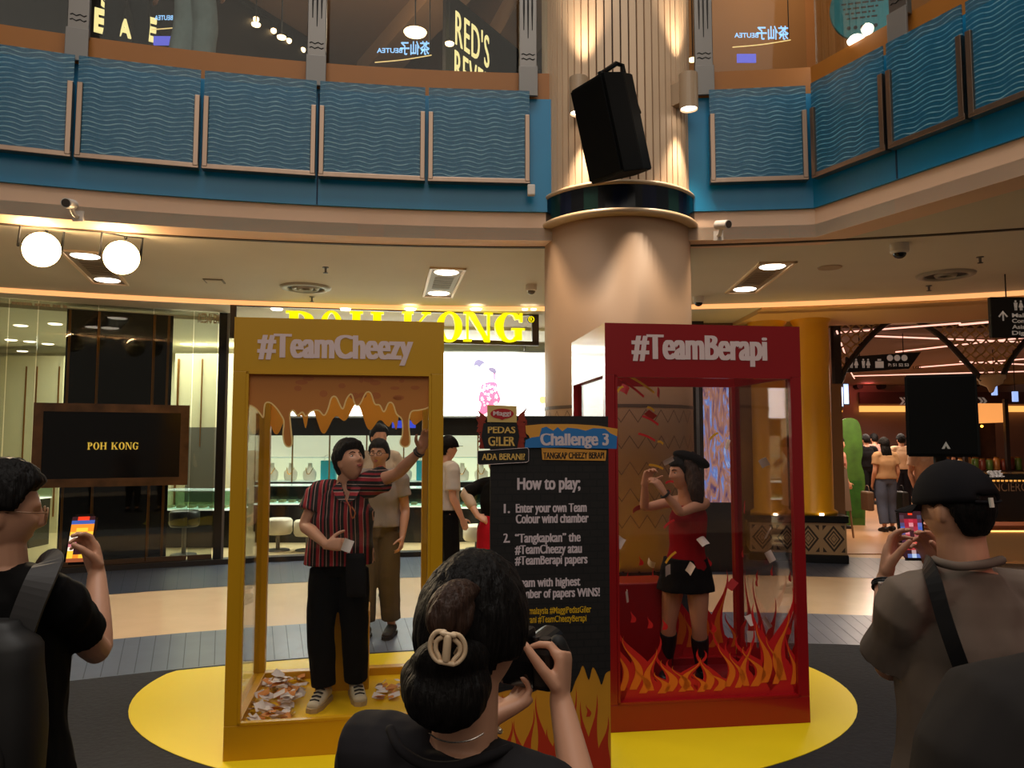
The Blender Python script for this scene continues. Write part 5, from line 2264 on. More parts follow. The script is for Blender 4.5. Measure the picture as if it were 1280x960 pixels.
lat = (BM(), BM())
for k in range(24):
    bm = lat[0] if k < 7 else lat[1]
    for s_ in (-1, 1):
        run = []
        for i in range(45):
            y = 398 + i * 1.8
            x = 1044 + k * 13 + s_ * 6.3 * math.cos((y - 398) * math.pi / 13.0)
            ok = 1046 < x < 1336 and y < arch_y(x) - 1 and y < 474
            if ok:
                run.append(L_(x, y))
            if (not ok or i == 44) and run:
                if len(run) > 2:
                    tube(bm, run, 0.014, 5, caps=False)
                run = []
obj('lattice', lat[0], mat('lattice_gold', (190, 152, 92), 0.5), t)
obj('lattice', lat[1], mat('lattice_gold', (190, 152, 92), 0.5), t)
bm = BM()
p = L_(1239, 482)
lathe(bm, [(0.0, -0.12), (0.03, -0.1), (0.06, -0.02), (0.16, 0.03), (0.17, 0.08), (0.2, 0.1), (0.2, 0.16), (0, 0.16)], c=p, n=24)
obj('corbel', bm, mat('corbel_cream', (206, 184, 150), 0.5), t, smooth=True)

# hanging direction sign at the right edge
M_sign = mat('sign_black', (20, 16, 15), 0.5)
M_sw = mat('sign_white', (226, 214, 200), 0.5, emit=0.12)
Y = 8.6
a_, b_ = at(1240, 422, Y), at(1330, 371, Y)
t = thing('direction_sign', 'black hanging direction sign with up arrow at the right edge', 'sign', (a_.x, Y, a_.z))
bm = BM()
box2(bm, (0, 0, 0), (b_.x - a_.x, 0.06, b_.z - a_.z), 0.012)
obj('panel', bm, M_sign, t)
bm = BM()
for x in (0.2, 0.6):
    tube(bm, [(x, 0.03, b_.z - a_.z), (x, 0.03, ZC - a_.z)], 0.008, 6)
obj('hanger', bm, M_blackm, t)
lp = lambda x, y: (at(x, y, Y).x - a_.x, at(x, y, Y).z - a_.z)
bm = BM()
x_, z_ = lp(1254, 401)
for q in ([(x_ - 0.009, z_), (x_ + 0.009, z_), (x_ + 0.009, z_ + 0.1), (x_ - 0.009, z_ + 0.1)], [(x_ - 0.055, z_ + 0.05), (x_ - 0.04, z_ + 0.04), (x_ + 0.006, z_ + 0.1), (x_, z_ + 0.115)], [(x_ + 0.055, z_ + 0.05), (x_ + 0.04, z_ + 0.04), (x_ - 0.006, z_ + 0.1), (x_, z_ + 0.115)]):
    prism(bm, q, My(-0.001), 0.002)
obj('arrow', bm, M_sw, t)
for s, y in (('Mall', 396.5), ('Concierge', 403.5), ('Asian', 411), ('Digital', 418.5)):
    x_, z_ = lp(1265, y)
    lettering('lettering', s, My(-0.002), x_, z_, 0.062 * len(s) * 0.62, 0.046, M_sw, t, 0.03)


def wc_icon(bm, x, z, s, both=True):
    for dx, skirt in (((-0.25, False), (0.25, True)) if both else ((0, False),)):
        cx = x + dx * s
        prism(bm, [(cx + 0.1 * s * math.cos(i * 0.524), z + 0.86 * s + 0.1 * s * math.sin(i * 0.524)) for i in range(12)], My(-0.002), 0.002)
        w1, w2 = (0.1, 0.24) if skirt else (0.18, 0.13)
        prism(bm, [(cx - w2 * s, z + 0.28 * s), (cx + w2 * s, z + 0.28 * s), (cx + w1 * s, z + 0.73 * s), (cx - w1 * s, z + 0.73 * s)], My(-0.002), 0.002)
        for e in (-0.07, 0.07):
            prism(bm, [(cx + (e - 0.05) * s, z), (cx + (e + 0.05) * s, z), (cx + (e + 0.05) * s, z + 0.3 * s), (cx + (e - 0.05) * s, z + 0.3 * s)], My(-0.002), 0.002)


bm = BM()
x_, z_ = lp(1273, 388)
wc_icon(bm, x_, z_, 0.12)
obj('icon', bm, M_sw, t)

# slanting sign in the corridor mouth
Y = 12.7
a_ = at(1058, 467, Y)
t = thing('corridor_sign', 'black slanted facilities sign with white icons hanging in the corridor mouth', 'sign', (a_.x, Y, a_.z))
lp = lambda x, y: (at(x, y, Y).x - a_.x, at(x, y, Y).z - a_.z)
bm = BM()
prism(bm, [lp(1056, 466), lp(1136, 461), lp(1151, 440), lp(1058, 446)], My(0.04), 0.05)
obj('panel', bm, M_sign, t)
bm = BM()
for x in (1075, 1130):
    q = lp(x, 445)
    tube(bm, [(q[0], 0.02, q[1]), (q[0], 0.02, 3.5 - a_.z)], 0.008, 6)
obj('hanger', bm, M_blackm, t)
for i, x in enumerate((1067, 1082, 1099)):
    bm = BM()
    q = lp(x, 460)
    if i < 2:
        wc_icon(bm, q[0], q[1], 0.16)
    else:
        prism(bm, [(q[0] - 0.07, q[1]), (q[0] + 0.07, q[1]), (q[0] + 0.07, q[1] + 0.11), (q[0] - 0.07, q[1] + 0.11)], My(-0.002), 0.002)
        prism(bm, [(q[0] - 0.03, q[1] + 0.12), (q[0] + 0.03, q[1] + 0.12), (q[0] + 0.03, q[1] + 0.15), (q[0] - 0.03, q[1] + 0.15)], My(-0.002), 0.002)
    bmesh.ops.translate(bm, verts=bm.verts, vec=(0, -0.01, 0))
    obj('icon', bm, M_sw, t)
bm = BM()
for i, x in enumerate((1112, 1121, 1130)):
    q = lp(x, 447.5)
    prism(bm, [(q[0] + 0.052 * math.cos(i_ * 0.4), q[1] + 0.052 * math.sin(i_ * 0.4)) for i_ in range(16)], My(-0.012), 0.002)
obj('round_icon', bm, M_sw, t)
q = lp(1110, 458)
lettering('lettering', 'P: S1 S2 S3', My(-0.013), q[0], q[1], 0.34, 0.05, M_sw, t, 0.03)
q = lp(1142, 461)
lettering('level_lettering', 'LG2', My(0.02), q[0], q[1], 0.14, 0.05, mat('level_dark', (40, 30, 36), 0.5), t, 0.02)

# LED lines on the corridor ceiling
M_led = mat('led_pink', (255, 190, 170), 0.5, emit=1.3, ergb=(255, 190, 170))
lines = [((1046, 416), (1200, 404)), ((1090, 420), (1290, 428)), ((1120, 440), (1280, 422)), ((1046, 414), (1056, 442)), ((1150, 459), (1290, 448)), ((1200, 452), (1290, 456)), ((1066, 470), (1290, 464)), ((1064, 466), (1068, 473)), ((1200, 406), (1285, 398))]
for i, (p, q) in enumerate(lines):
    a_, b_ = onz(p[0], p[1], 3.48 - 0.033 * i), onz(q[0], q[1], 3.48 - 0.033 * i)
    bm = BM()
    c0 = (a_ + b_) / 2
    tube(bm, [a_ - c0, b_ - c0], 0.014, 6)
    o_ = obj('led_strip', bm, M_led)
    o_.location = c0
    tag(o_, 'thin pink-white light strip crossing the corridor ceiling', 'light strip', 'light strips of the corridor ceiling')
# end of the corridor: sign band, lamps, kiosk
p0 = at(1075, 505, 24.4)
t = thing('food_sign', 'long dark sign band with chevrons and red glow at the end of the corridor', 'sign', (p0.x, 24.4, p0.z))
p1 = at(1290, 476, 24.4)
bm = BM()
box2(bm, (0, 0, 0), (p1.x - p0.x, 0.1, at(1080, 490, 24.4).z - p0.z))
obj('band', bm, mat('band_maroon', (84, 52, 52), 0.5), t)
bm = BM()
box2(bm, (0, 0, -0.25), (p1.x - p0.x, 0.08, -0.06))
obj('light_box', bm, mat('amber_glow', (255, 180, 80), 0.5, emit=1.0, ergb=(255, 186, 96)), t)
for px_, py_ in ((1124, 502), (1222, 502)):
    q = at(px_, py_, 24.4)
    lettering('chevron', '\u00bb', My(-0.01), q.x - p0.x, q.z - p0.z - 0.1, 0.3, 0.35, M_sw, t, 0.02)
for px_, py_ in ((1077, 482), (1106, 482), (1224, 479)):
    q = at(px_, py_, 24.2)
    t = thing('round_vent', 'dark round vent on the end wall, %s' % {1077: 'left of three', 1106: 'middle of three', 1224: 'right of three'}[px_], 'vent', tuple(q), 0, 'round vents on the end wall')
    bm = BM()
    cyl(bm, (0, 0.38, 0), (0, 0.1, 0), 0.1, n=20)
    obj('grille', bm, M_blackm, t)
l_ = light('red_shop_glow', 'POINT', at(1085, 480, 23.8), 14, (1.0, 0.16, 0.14), 0.2)
# wall signs on the left of the corridor
for i, (px_, y0, y1) in enumerate(((1051, 508, 484), (1058, 505, 480))):
    Y = 14.5 + i * 1.5
    a_, b_ = at(px_ - 2.5, y0, Y), at(px_ + 2.5, y1, Y)
    t = thing('light_panel', 'small blue-white lit panel on the left corridor side, %s' % ('nearer' if i == 0 else 'farther'), 'sign', tuple(a_), 0, 'lit panels on the left corridor side')
    bm = BM()
    box2(bm, (0, 0, 0), (b_.x - a_.x, 0.06, b_.z - a_.z), 0.006)
    obj('panel', bm, mat('panel_blue', (150, 180, 240), 0.5, emit=0.9, ergb=(160, 190, 255)), t)
    bm = BM()
    box2(bm, (-0.02, 0.02, -0.02), (b_.x - a_.x + 0.02, 0.09, b_.z - a_.z + 0.02))
    obj('casing', bm, M_blackm, t)
c = at(1048, 514, 13.4)
t = thing('amber_lamp', 'glowing amber lamp at the left side of the corridor', 'lamp', tuple(c))
bm = BM()
ball(bm, (0, 0, 0), 0.065)
obj('globe', bm, mat('amber_bulb', (255, 170, 60), 0.4, emit=5.0, ergb=(255, 170, 60)), t, smooth=True)
bm = BM()
tube(bm, [(0, 0, 0.06), (0, 0, 3.5 - c.z)], 0.008, 6)
obj('cord', bm, M_blackm, t)
for px_, py_ in ((1240, 512),):
    c = at(1236, 350 + 131, 16)
a_, b_ = at(1241, 492, 15.0), at(1248, 484, 15.0)
for px_, lb in ((1244, 'small blue lit sign hanging right of the black stand speaker'), (1270, 'blue lit sign at the right edge above the bar')):
    a_ = at(px_ - 3, 494 if px_ < 1260 else 502, 15.0)
    t = thing('hanging_light_sign', lb, 'sign', tuple(a_))
    bm = BM()
    box2(bm, (0, 0, 0), (0.1, 0.05, 0.2), 0.006)
    obj('panel', bm, mat('panel_blue', (150, 180, 240), 0.5, emit=0.9), t)
    bm = BM()
    tube(bm, [(0.05, 0.025, 0.2), (0.05, 0.025, 3.5 - a_.z)], 0.008, 6)
    obj('hanger', bm, M_blackm, t)

# green standee and easel on the left of the corridor
c = at(1066, 652, 15.7)
t = thing('green_standee', 'tall curvy green advertising standee at the left of the corridor', 'standee', (c.x, 15.7, 0.014))
top = at(1066, 522, 15.7).z
o_ = [(-0.24, 0), (-0.27, 0.5), (-0.25, 1.0), (-0.16, 1.25), (-0.27, 1.5), (-0.22, top - 0.15), (0, top - 0.02), (0.2, top - 0.15), (0.24, 1.5), (0.2, 1.25), (0.26, 1.0), (0.26, 0.5), (0.24, 0)]
bm = BM()
prism(bm, [(p.x, p.y) for p in catmull([V((a__, b__, 0)) for a__, b__ in o_], 3)], My(0.03), 0.05)
obj('board', bm, mat('standee_green', (58, 92, 30), 0.5, var=0.35, scale=5), t)
bm = BM()
box2(bm, (-0.2, -0.025, 0.15), (0.2, -0.021, 0.9))
obj('print', bm, mat('standee_print', (40, 84, 24), 0.5, var=0.4, scale=9), t)
bm = BM()
box2(bm, (-0.2, 0.03, 0), (0.2, 0.35, 0.03))
obj('foot', bm, M_blackm, t)
c = at(1052, 618, 13.6)
t = thing('menu_easel', 'pale wooden menu easel standing beside the green standee', 'easel', (c.x, 13.6, 0.014))
bm = BM()
T_ = Matrix.Rotation(math.radians(-12), 4, 'X')
box(bm, (0, 0.0, 0.85), (0.42, 0.03, 0.75), M=T_)
obj('board', bm, mat('easel_board', (150, 130, 112), 0.6), t)
for x in (-0.19, 0.19):
    bm = BM()
    tube(bm, [T_ @ V((x, 0.01, 0.02)), T_ @ V((x, 0.01, 1.25))], 0.018, 6)
    obj('leg', bm, mat('easel_wood', (140, 112, 84), 0.6), t)
    bm = BM()
    tube(bm, [(x, 0.55, 0.0), T_ @ V((x, 0.02, 1.1))], 0.015, 6)
    obj('leg', bm, mat('easel_wood', (140, 112, 84), 0.6), t)

# bar kiosk with lit canopy
Y = 17.0
a_, b_ = at(1214, 528, Y), at(1253, 505, Y)
t = thing('bar_kiosk', 'dark bar kiosk with glowing amber canopy box right of the stand speaker', 'kiosk', (a_.x - 0.2, Y, 0.014))
w_ = b_.x - a_.x + 0.4
bm = BM()
box2(bm, (0.2, 0, a_.z - 0.014), (w_ - 0.2, 1.2, b_.z))
obj('canopy', bm, mat('canopy_glow', (255, 176, 96), 0.5, emit=0.75, ergb=(255, 170, 92)), t)
bm = BM()
for x in (0.05, w_ - 0.12):
    for y in (0.05, 1.1):
        box2(bm, (x, y, 0), (x + 0.08, y + 0.08, b_.z + 0.1))
obj('frame', bm, M_port, t)
bm = BM()
box2(bm, (-0.6, 0, 0), (w_ + 0.8, 0.6, 1.05), 0.01)
obj('counter', bm, mat('bar_brown', (52, 36, 28), 0.4), t)
bm = BM()
box2(bm, (-0.3, 1.25, 0.9), (w_ + 0.4, 1.3, a_.z))
obj('back_wall', bm, mat('bar_back', (60, 42, 34), 0.5, var=0.5, scale=6), t)
for k in range(9):
    c = V((t.location.x - 0.1 + k * 0.12, Y + 0.7, at(1230, 532, Y).z))
    o_ = thing('bar_bulb', 'tiny amber bulb in the row under the kiosk canopy', 'lamp', tuple(c), 0, 'bulbs under the kiosk canopy')
    bm = BM()
    ball(bm, (0, 0, 0), 0.03, u=10, v=8)
    obj('globe', bm, mat('amber_bulb', (255, 170, 60), 0.4, emit=5.0), o_)
    bm = BM()
    tube(bm, [(0, 0, 0.03), (0, 0, a_.z + 0.014 - c.z + 0.01)], 0.006, 5)
    obj('cord', bm, M_blackm, o_)
rr = random.Random(2)
for k in range(12):
    x = t.location.x - 0.4 + k * 0.16
    col = rr.choice(((170, 110, 50), (190, 150, 90), (120, 50, 36), (90, 120, 50)))
    o_ = thing('snack_jar', 'small jar of snacks in the row along the kiosk counter', 'jar', (x, Y + 0.25, 1.064), 0, 'jars along the kiosk counter')
    bm = BM()
    h_ = rr.uniform(0.16, 0.26)
    lathe(bm, [(0, 0), (0.065, 0), (0.07, 0.02), (0.07, h_), (0.05, h_ + 0.02), (0, h_ + 0.02)], n=14)
    obj('jar_body', bm, mat('jar_%d' % col[0], col, 0.3), o_, smooth=True)
    bm = BM()
    lathe(bm, [(0.0, h_ + 0.02), (0.055, h_ + 0.02), (0.055, h_ + 0.05), (0, h_ + 0.05)], n=14)
    obj('lid', bm, M_gold, o_)

# concierge desk
Y = 12.6
a_ = at(1204, 592, Y)
t = thing('concierge_desk', 'dark concierge desk with glowing lattice band and pale lettering at the right edge', 'desk', (a_.x, Y, 0.014))
h_ = a_.z - 0.014
w_ = 3.2
bm = BM()
box2(bm, (0, 0, 0), (w_, 0.7, h_ - 0.12), 0.01)
obj('front', bm, mat('desk_brown', (36, 26, 22), 0.35), t)
bm = BM()
box2(bm, (-0.05, -0.06, h_ - 0.1), (w_ + 0.05, 0.75, h_), 0.012)
obj('top', bm, M_black, t)
zb0, zb1 = at(1240, 602, Y).z - 0.014, at(1240, 594, Y).z - 0.014
bm = BM()
box2(bm, (0, -0.006, zb0), (w_, 0, zb1))
obj('glow_band', bm, mat('band_amber', (255, 180, 80), 0.5, emit=0.8, ergb=(255, 178, 84)), t)
bm = BM()
n__ = 46
for k in range(n__):
    for r_ in range(2):
        x = w_ * (k + 0.5 * (r_ % 2)) / n__
        z = zb0 - 0.03 + (zb1 - zb0 + 0.05) * (r_ + 0.5) / 2
        ring_ = []
        for i in range(6):
            a0, a1_ = i * math.pi / 3, (i + 1) * math.pi / 3
            R0, R1 = 0.05, 0.034
            vs_ = [bm.verts.new((x + R * math.cos(a), -0.012, z + R * math.sin(a))) for R, a in ((R0, a0), (R0, a1_), (R1, a1_), (R1, a0))]
            bm.faces.new(vs_)
obj('lattice_band', bm, mat('desk_lattice', (70, 50, 36), 0.5), t)
q0, q1 = at(1223, 614, Y), at(1290, 603, Y)
lettering('lettering', 'CONCIERGE', My(-0.008), q0.x - t.location.x, q0.z - 0.014, q1.x - q0.x, q1.z - q0.z, mat('desk_letters', (196, 170, 140), 0.4), t, 0.0)
# low lit bench in front of it
Y = 11.1
a_ = at(1168, 657, Y)
t = thing('low_bench', 'low orange-brown bench with light under its rim before the concierge desk', 'bench', (a_.x, Y, 0.0))
h_ = a_.z
bm = BM()
box2(bm, (0, 0, h_ - 0.07), (3.0, 0.55, h_), 0.02)
obj('top', bm, mat('bench_terracotta', (178, 96, 52), 0.5), t)
bm = BM()
box2(bm, (0.06, 0.05, 0.0), (2.94, 0.5, h_ - 0.09))
obj('base', bm, mat('bench_cream', (220, 180, 130), 0.5), t)
bm = BM()
box2(bm, (0.05, 0.035, h_ - 0.095), (2.95, 0.05, h_ - 0.07))
obj('light_line', bm, mat('bench_light', (255, 196, 110), 0.5, emit=1.6, ergb=(255, 196, 110)), t)

# loudspeaker on its stand, right
Y = 6.3
a_, b_ = at(1138, 571, Y), at(1216, 468, Y)
t = thing('stand_speaker', 'tall black loudspeaker on a pole stand behind the capped man', 'loudspeaker', ((a_.x + b_.x) / 2, Y, 0.008), -0.36)
w_, z0, z1 = (b_.x - a_.x), a_.z - 0.008, b_.z - 0.008
bm = BM()
o_ = [(-w_ / 2, 0), (w_ / 2, 0), (w_ * 0.36, 0.36), (-w_ * 0.36, 0.36)]
lo = [bm.verts.new((x, y, z0)) for x, y in o_]
hi = [bm.verts.new((x * 0.98, y, z1)) for x, y in o_]
for i in range(4):
    j = (i + 1) % 4
    bm.faces.new((lo[i], lo[j], hi[j], hi[i]))
bm.faces.new(list(reversed(lo)))
bm.faces.new(hi)
bmesh.ops.bevel(bm, geom=list(bm.edges), offset=0.012, segments=2, affect='EDGES')
obj('cabinet', bm, mat('speaker_black', (9, 9, 9), 0.6, spec=0.2), t)
bm = BM()
box2(bm, (-w_ * 0.46, -0.012, z0 + 0.02), (w_ * 0.45, 0.0, z1 - 0.02), 0.004)
obj('grille', bm, mat('grille_black', (9, 9, 9), 0.8, var=0.4, scale=120), t)
bm = BM()
x_ = 0.02
prism(bm, [(x_ - 0.032, z0 + 0.065), (x_ - 0.012, z0 + 0.065), (x_, z0 + 0.09), (x_ + 0.012, z0 + 0.065), (x_ + 0.032, z0 + 0.065), (x_, z0 + 0.125)], My(-0.013), 0.002)
obj('badge', bm, mat('badge_silver', (190, 186, 180), 0.4), t)
st = thing('speaker_stand', 'black tripod pole stand under the tall loudspeaker behind the capped man', 'stand', (t.location.x + 0.06, Y + 0.16, 0.008))
bm = BM()
tube(bm, [(0, 0, 0.12), (0, 0, z0 - 0.002)], 0.019, 12)
cyl(bm, (0, 0, z0 - 0.06), (0, 0, z0 - 0.002), 0.05, n=16)
obj('pole', bm, M_blackm, st)
for k in range(3):
    a__ = k * 2.094 + 0.5
    bm = BM()
    tube(bm, [(0, 0, 0.75), (0.5 * math.cos(a__), 0.5 * math.sin(a__), 0.02)], 0.014, 8)
    obj('leg', bm, M_blackm, st)
# ================================================================== people
M_skin = mat('skin', (206, 152, 122), 0.5, var=0.04, scale=14)
M_skin2 = mat('skin_tan', (176, 124, 96), 0.5, var=0.04, scale=14)
M_hair = mat('hair_black', (13, 10, 9), 0.6, spec=0.16, var=0.5, scale=90, bump=0.6, stretch=(1, 1, 0.15))
M_hairb = mat('hair_brown', (44, 28, 20), 0.55, spec=0.25, var=0.6, scale=90, bump=0.6, stretch=(1, 1, 0.15))
M_eyew = mat('eye_white', (225, 215, 205), 0.3)
M_eyeb = mat('eye_dark', (24, 16, 12), 0.2)
M_lip = mat('lip', (168, 84, 76), 0.45)
UP = V((0, 0, 1))


def cloth(name, rgb, var=0.08, rough=0.85):
    return mat('cloth_' + name, rgb, rough, var=var, scale=9, spec=0.12)


def solidify(bm, voxel, smooth=2, wr=0.0, wf=14.0):
    """one continuous surface from overlapping closed pieces; wr adds cloth folds"""
    bmesh.ops.recalc_face_normals(bm, faces=bm.faces)
    me = bpy.data.meshes.new('t')
    bm.to_mesh(me)
    bm.free()
    o = bpy.data.objects.new('t', me)
    m = o.modifiers.new('r', 'REMESH')
    m.mode = 'VOXEL'
    m.voxel_size = voxel
    if smooth:
        s = o.modifiers.new('s', 'SMOOTH')
        s.iterations = smooth
        s.factor = 0.5
    r = evaluated_mesh(o)
    bpy.data.objects.remove(o)
    bpy.data.meshes.remove(me)
    if wr:
        nrm = [v.normal.copy() for v in r.vertices]
        for v, vn in zip(r.vertices, nrm):
            c = v.co.copy()
            k = noise.noise(V((c.x * wf, c.y * wf, c.z * wf * 0.55))) + 0.5 * noise.noise(V((c.x * wf * 2.3, c.y * wf * 2.3 + 5, c.z * wf * 1.1)))
            v.co = c + vn * (k * wr)
    for p in r.polygons:
        p.use_smooth = True
    return r


def put_mesh(name, me, m, root):
    me.name = name
    me.materials.clear()
    return link_mesh(name, me, m, root, True)


def head_frame(c, fw, up=UP, s=1.0):
    f = V(fw).normalized()
    r = f.cross(V(up)).normalized()
    u = r.cross(f)
    return Matrix(((r.x * s, f.x * s, u.x * s, c[0]), (r.y * s, f.y * s, u.y * s, c[1]), (r.z * s, f.z * s, u.z * s, c[2]), (0, 0, 0, 1)))


def g(v, s):
    return math.exp(-(v / s) ** 2)


def head_pt(d, feat=True):
    x, y, z = d
    px, py, pz = 0.075 * x, 0.097 * y, 0.117 * z
    if z < 0:
        t = -z
        px *= 1 - 0.30 * t ** 1.6
        py *= (1 - 0.45 * t ** 1.4) if y < 0 else (1 - 0.10 * t)
    if y > 0:
        py *= 0.95
    if feat and y > 0.1:
        X, Z = px, pz
        k = min(1, (y - 0.1) * 3)
        a = abs(X)
        nose = 0.0
        if -0.036 < Z < 0.03:
            nose = (0.03 - Z) / 0.052 if Z > -0.022 else (Z + 0.036) / 0.014
        f = 0.025 * g(X, 0.0095) * max(0, min(1, nose)) + 0.009 * g(a - 0.012, 0.007) * g(Z + 0.024, 0.008)
        f += -0.011 * g(a - 0.031, 0.015) * g(Z - 0.012, 0.011) + 0.005 * g(a - 0.03, 0.02) * g(Z - 0.034, 0.009)
        f += 0.004 * g(a - 0.043, 0.018) * g(Z + 0.02, 0.02) + 0.007 * g(X, 0.02) * g(Z + 0.056, 0.010) - 0.004 * g(X, 0.022) * g(Z + 0.057, 0.0025)
        f += 0.009 * g(X, 0.02) * g(Z + 0.098, 0.016)
        py += k * f
    return V((px, py, pz))


def sphere_grid(bm, fn, M, nu=48, nv=36):
    rows = []
    for j in range(nv + 1):
        th = math.pi * j / nv
        if j in (0, nv):
            rows.append([bm.verts.new(M @ fn(V((0, 0, math.cos(th)))))])
            continue
        rows.append([bm.verts.new(M @ fn(V((math.sin(th) * math.cos(2 * math.pi * i / nu), math.sin(th) * math.sin(2 * math.pi * i / nu), math.cos(th))))) for i in range(nu)])
    for a, b in zip(rows, rows[1:]):
        for i in range(nu):
            i2 = (i + 1) % nu
            if len(a) == 1:
                bm.faces.new((a[0], b[i], b[i2]))
            elif len(b) == 1:
                bm.faces.new((a[i], a[i2], b[0]))
            else:
                bm.faces.new((a[i], a[i2], b[i2], b[i]))


def add_head(bm, M, fine):
    sphere_grid(bm, head_pt, M, 72 if fine else 32, 54 if fine else 24)
    R = M.to_3x3()
    for s in (-1, 1):
        ball(bm, M @ V((s * 0.074, -0.008, -0.004)), (0.011, 0.020, 0.032), R @ Matrix.Rotation(s * 0.35, 3, 'Z'), 12, 8)


def sstep(t):
    t = max(0.0, min(1.0, t))
    return t * t * (3 - 2 * t)


def hair_limit(d, front=0.52, side=0.02, back=-0.62):
    """lowest z of the hair for a direction"""
    y = d.y
    if y > 0.62:
        return front
    if y > 0.15:
        return side + (front - side) * sstep((y - 0.15) / 0.47)
    if y > -0.25:
        return side
    return side + (back - side) * sstep((-0.25 - y) / 0.35)


def hair(root, M, m=None, thick=0.022, top=0.012, front=0.5, side=0.05, back=-0.55, rough=0.006, seed=0.0, name='hair', fringe=0.0, nu=64, nv=44):
    bm = BM()

    def fn(d):
        p = head_pt(d, False)
        lim = hair_limit(d, front, side, back)
        k = sstep((d.z - lim) / 0.12)
        n_ = noise.noise(V((d.x * 5 + seed, d.y * 5, d.z * 3))) + 0.6 * noise.noise(V((d.x * 16 + seed, d.y * 16, d.z * 5)))
        t = thick + top * max(0, d.z) + rough * n_
        if fringe and d.y > 0.3 and d.z > 0.2:
            t += fringe * sstep((d.y - 0.3) / 0.4) * (1 - d.z)
        return p + d * (t * k - 0.016 * (1 - k))
    sphere_grid(bm, fn, M, nu, nv)
    return obj(name, bm, m or M_hair, root, True, True)


def face_parts(root, M, brows=True, gaze=0.0):
    R = M.to_3x3()
    for s in (-1, 1):
        bm = BM()
        ball(bm, M @ V((s * 0.031, 0.0705, 0.011)), (0.0135, 0.0085, 0.0062), R, 14, 10)
        e = obj('eye', bm, M_eyew, root, True, True)
        bm = BM()
        ball(bm, M @ V((s * 0.031 + gaze * 0.004, 0.0772, 0.0115)), (0.0056, 0.0028, 0.0054), R, 12, 8)
        obj('iris', bm, M_eyeb, e, False, True)
        if brows:
            bm = BM()
            tube(bm, [M @ V((s * x, y, z)) for x, y, z in ((0.014, 0.089, 0.030), (0.030, 0.084, 0.036), (0.046, 0.070, 0.031))], [0.0028, 0.0034, 0.002], 8, 3)
            obj('eyebrow', bm, M_hair, root, True, True)
    bm = BM()
    ball(bm, M @ V((0, 0.0835, -0.0525)), (0.021, 0.006, 0.0042), R, 14, 8)
    ball(bm, M @ V((0, 0.083, -0.0605)), (0.018, 0.0065, 0.0048), R, 14, 8)
    obj('lips', bm, M_lip, root, True, True)


def ring_loft(bm, rings, n=24, ex=2.4):
    """rings: (centre, right, forward, half width, half depth)"""
    rows = []
    for c, r, f, w, d in rings:
        row = []
        for k in range(n):
            a = 2 * math.pi * k / n
            ca, sa = math.cos(a), math.sin(a)
            x = math.copysign(abs(ca) ** (2 / ex), ca) * w
            y = math.copysign(abs(sa) ** (2 / ex), sa) * d
            row.append(bm.verts.new(c + r * x + f * y))
        rows.append(row)
    for a, b in zip(rows, rows[1:]):
        for k in range(n):
            k2 = (k + 1) % n
            bm.faces.new((a[k], a[k2], b[k2], b[k]))
    bm.faces.new(list(reversed(rows[0])))
    bm.faces.new(rows[-1])


def torso_rings(J, sx, grow, lo, hi, drape=0.0):
    """rings from parameter lo to hi along the trunk: 0 crotch, 1 hips, 2 waist, 3 ribs, 4 armpits, 5 shoulders, 6 neck base"""
    mid = (J['shL'] + J['shR']) / 2
    up = (mid - J['pel']).normalized()
    rh = (J['hipR'] - J['hipL']).normalized()
    rs = (J['shR'] - J['shL']).normalized()
    s = J['s']
    hw = (J['shR'] - J['shL']).length / 2
    wom = J.get('woman', False)
    tab = [(J['pel'] - UP * 0.09 * s, 0, 0.135, 0.095), (J['pel'], 0, 0.165 if not wom else 0.17, 0.112), (J['pel'].lerp(mid, 0.36), 0.4, 0.142 if not wom else 0.122, 0.100),
           (J['pel'].lerp(mid, 0.62), 0.75, 0.152 if not wom else 0.135, 0.110), (mid - up * 0.115 * s, 1.0, min(0.170, hw / s * 0.95), 0.115), (mid - up * 0.02 * s, 1.0, hw / s * 0.78, 0.085), (J['neck'], 1.0, 0.066, 0.064)]
    out = []
    st = J.get('stoop', 0.0)
    for i in range(7):
        if not (lo <= i <= hi):
            continue
        c, t, w, d = tab[i]
        r = (rh * (1 - t) + rs * t).normalized()
        f = UP.cross(r).normalized()
        e = grow
        dw = drape if 1 <= i <= 3 else 0
        if i == 6:
            e = grow * 0.4
        k = (sx if i < 6 else 1) * s
        out.append((c, r, f, w * k + e + dw, d * k + e + dw * 0.6))
    return out


def densify(rings, per=4):
    out = []
    for a, b in zip(rings, rings[1:]):
        for k in range(per):
            t = k / per
            out.append((a[0].lerp(b[0], t), a[1].lerp(b[1], t).normalized(), a[2].lerp(b[2], t).normalized(), a[3] + (b[3] - a[3]) * sstep(t), a[4] + (b[4] - a[4]) * sstep(t)))
    out.append(rings[-1])
    return out


def finger(bm, p, d, n, L, r, curl, s=1.0):
    """three bent segments: p root, d direction, n palm normal the finger bends to"""
    pts, rad = [p - d * 0.012], [r]
    ax = d.cross(n).normalized()
    for seg, c, k in zip((0.45, 0.31, 0.24), curl, (1.0, 0.9, 0.74)):
        d = Matrix.Rotation(math.radians(c), 3, ax) @ d
        p = p + d * (L * seg)
        pts += [p]
        rad += [r * k]
    tube(bm, [pts[0], pts[0].lerp(pts[1], 0.6)] + pts[1:], [rad[0], rad[0]] + rad[1:], 10)
    return pts[-1]


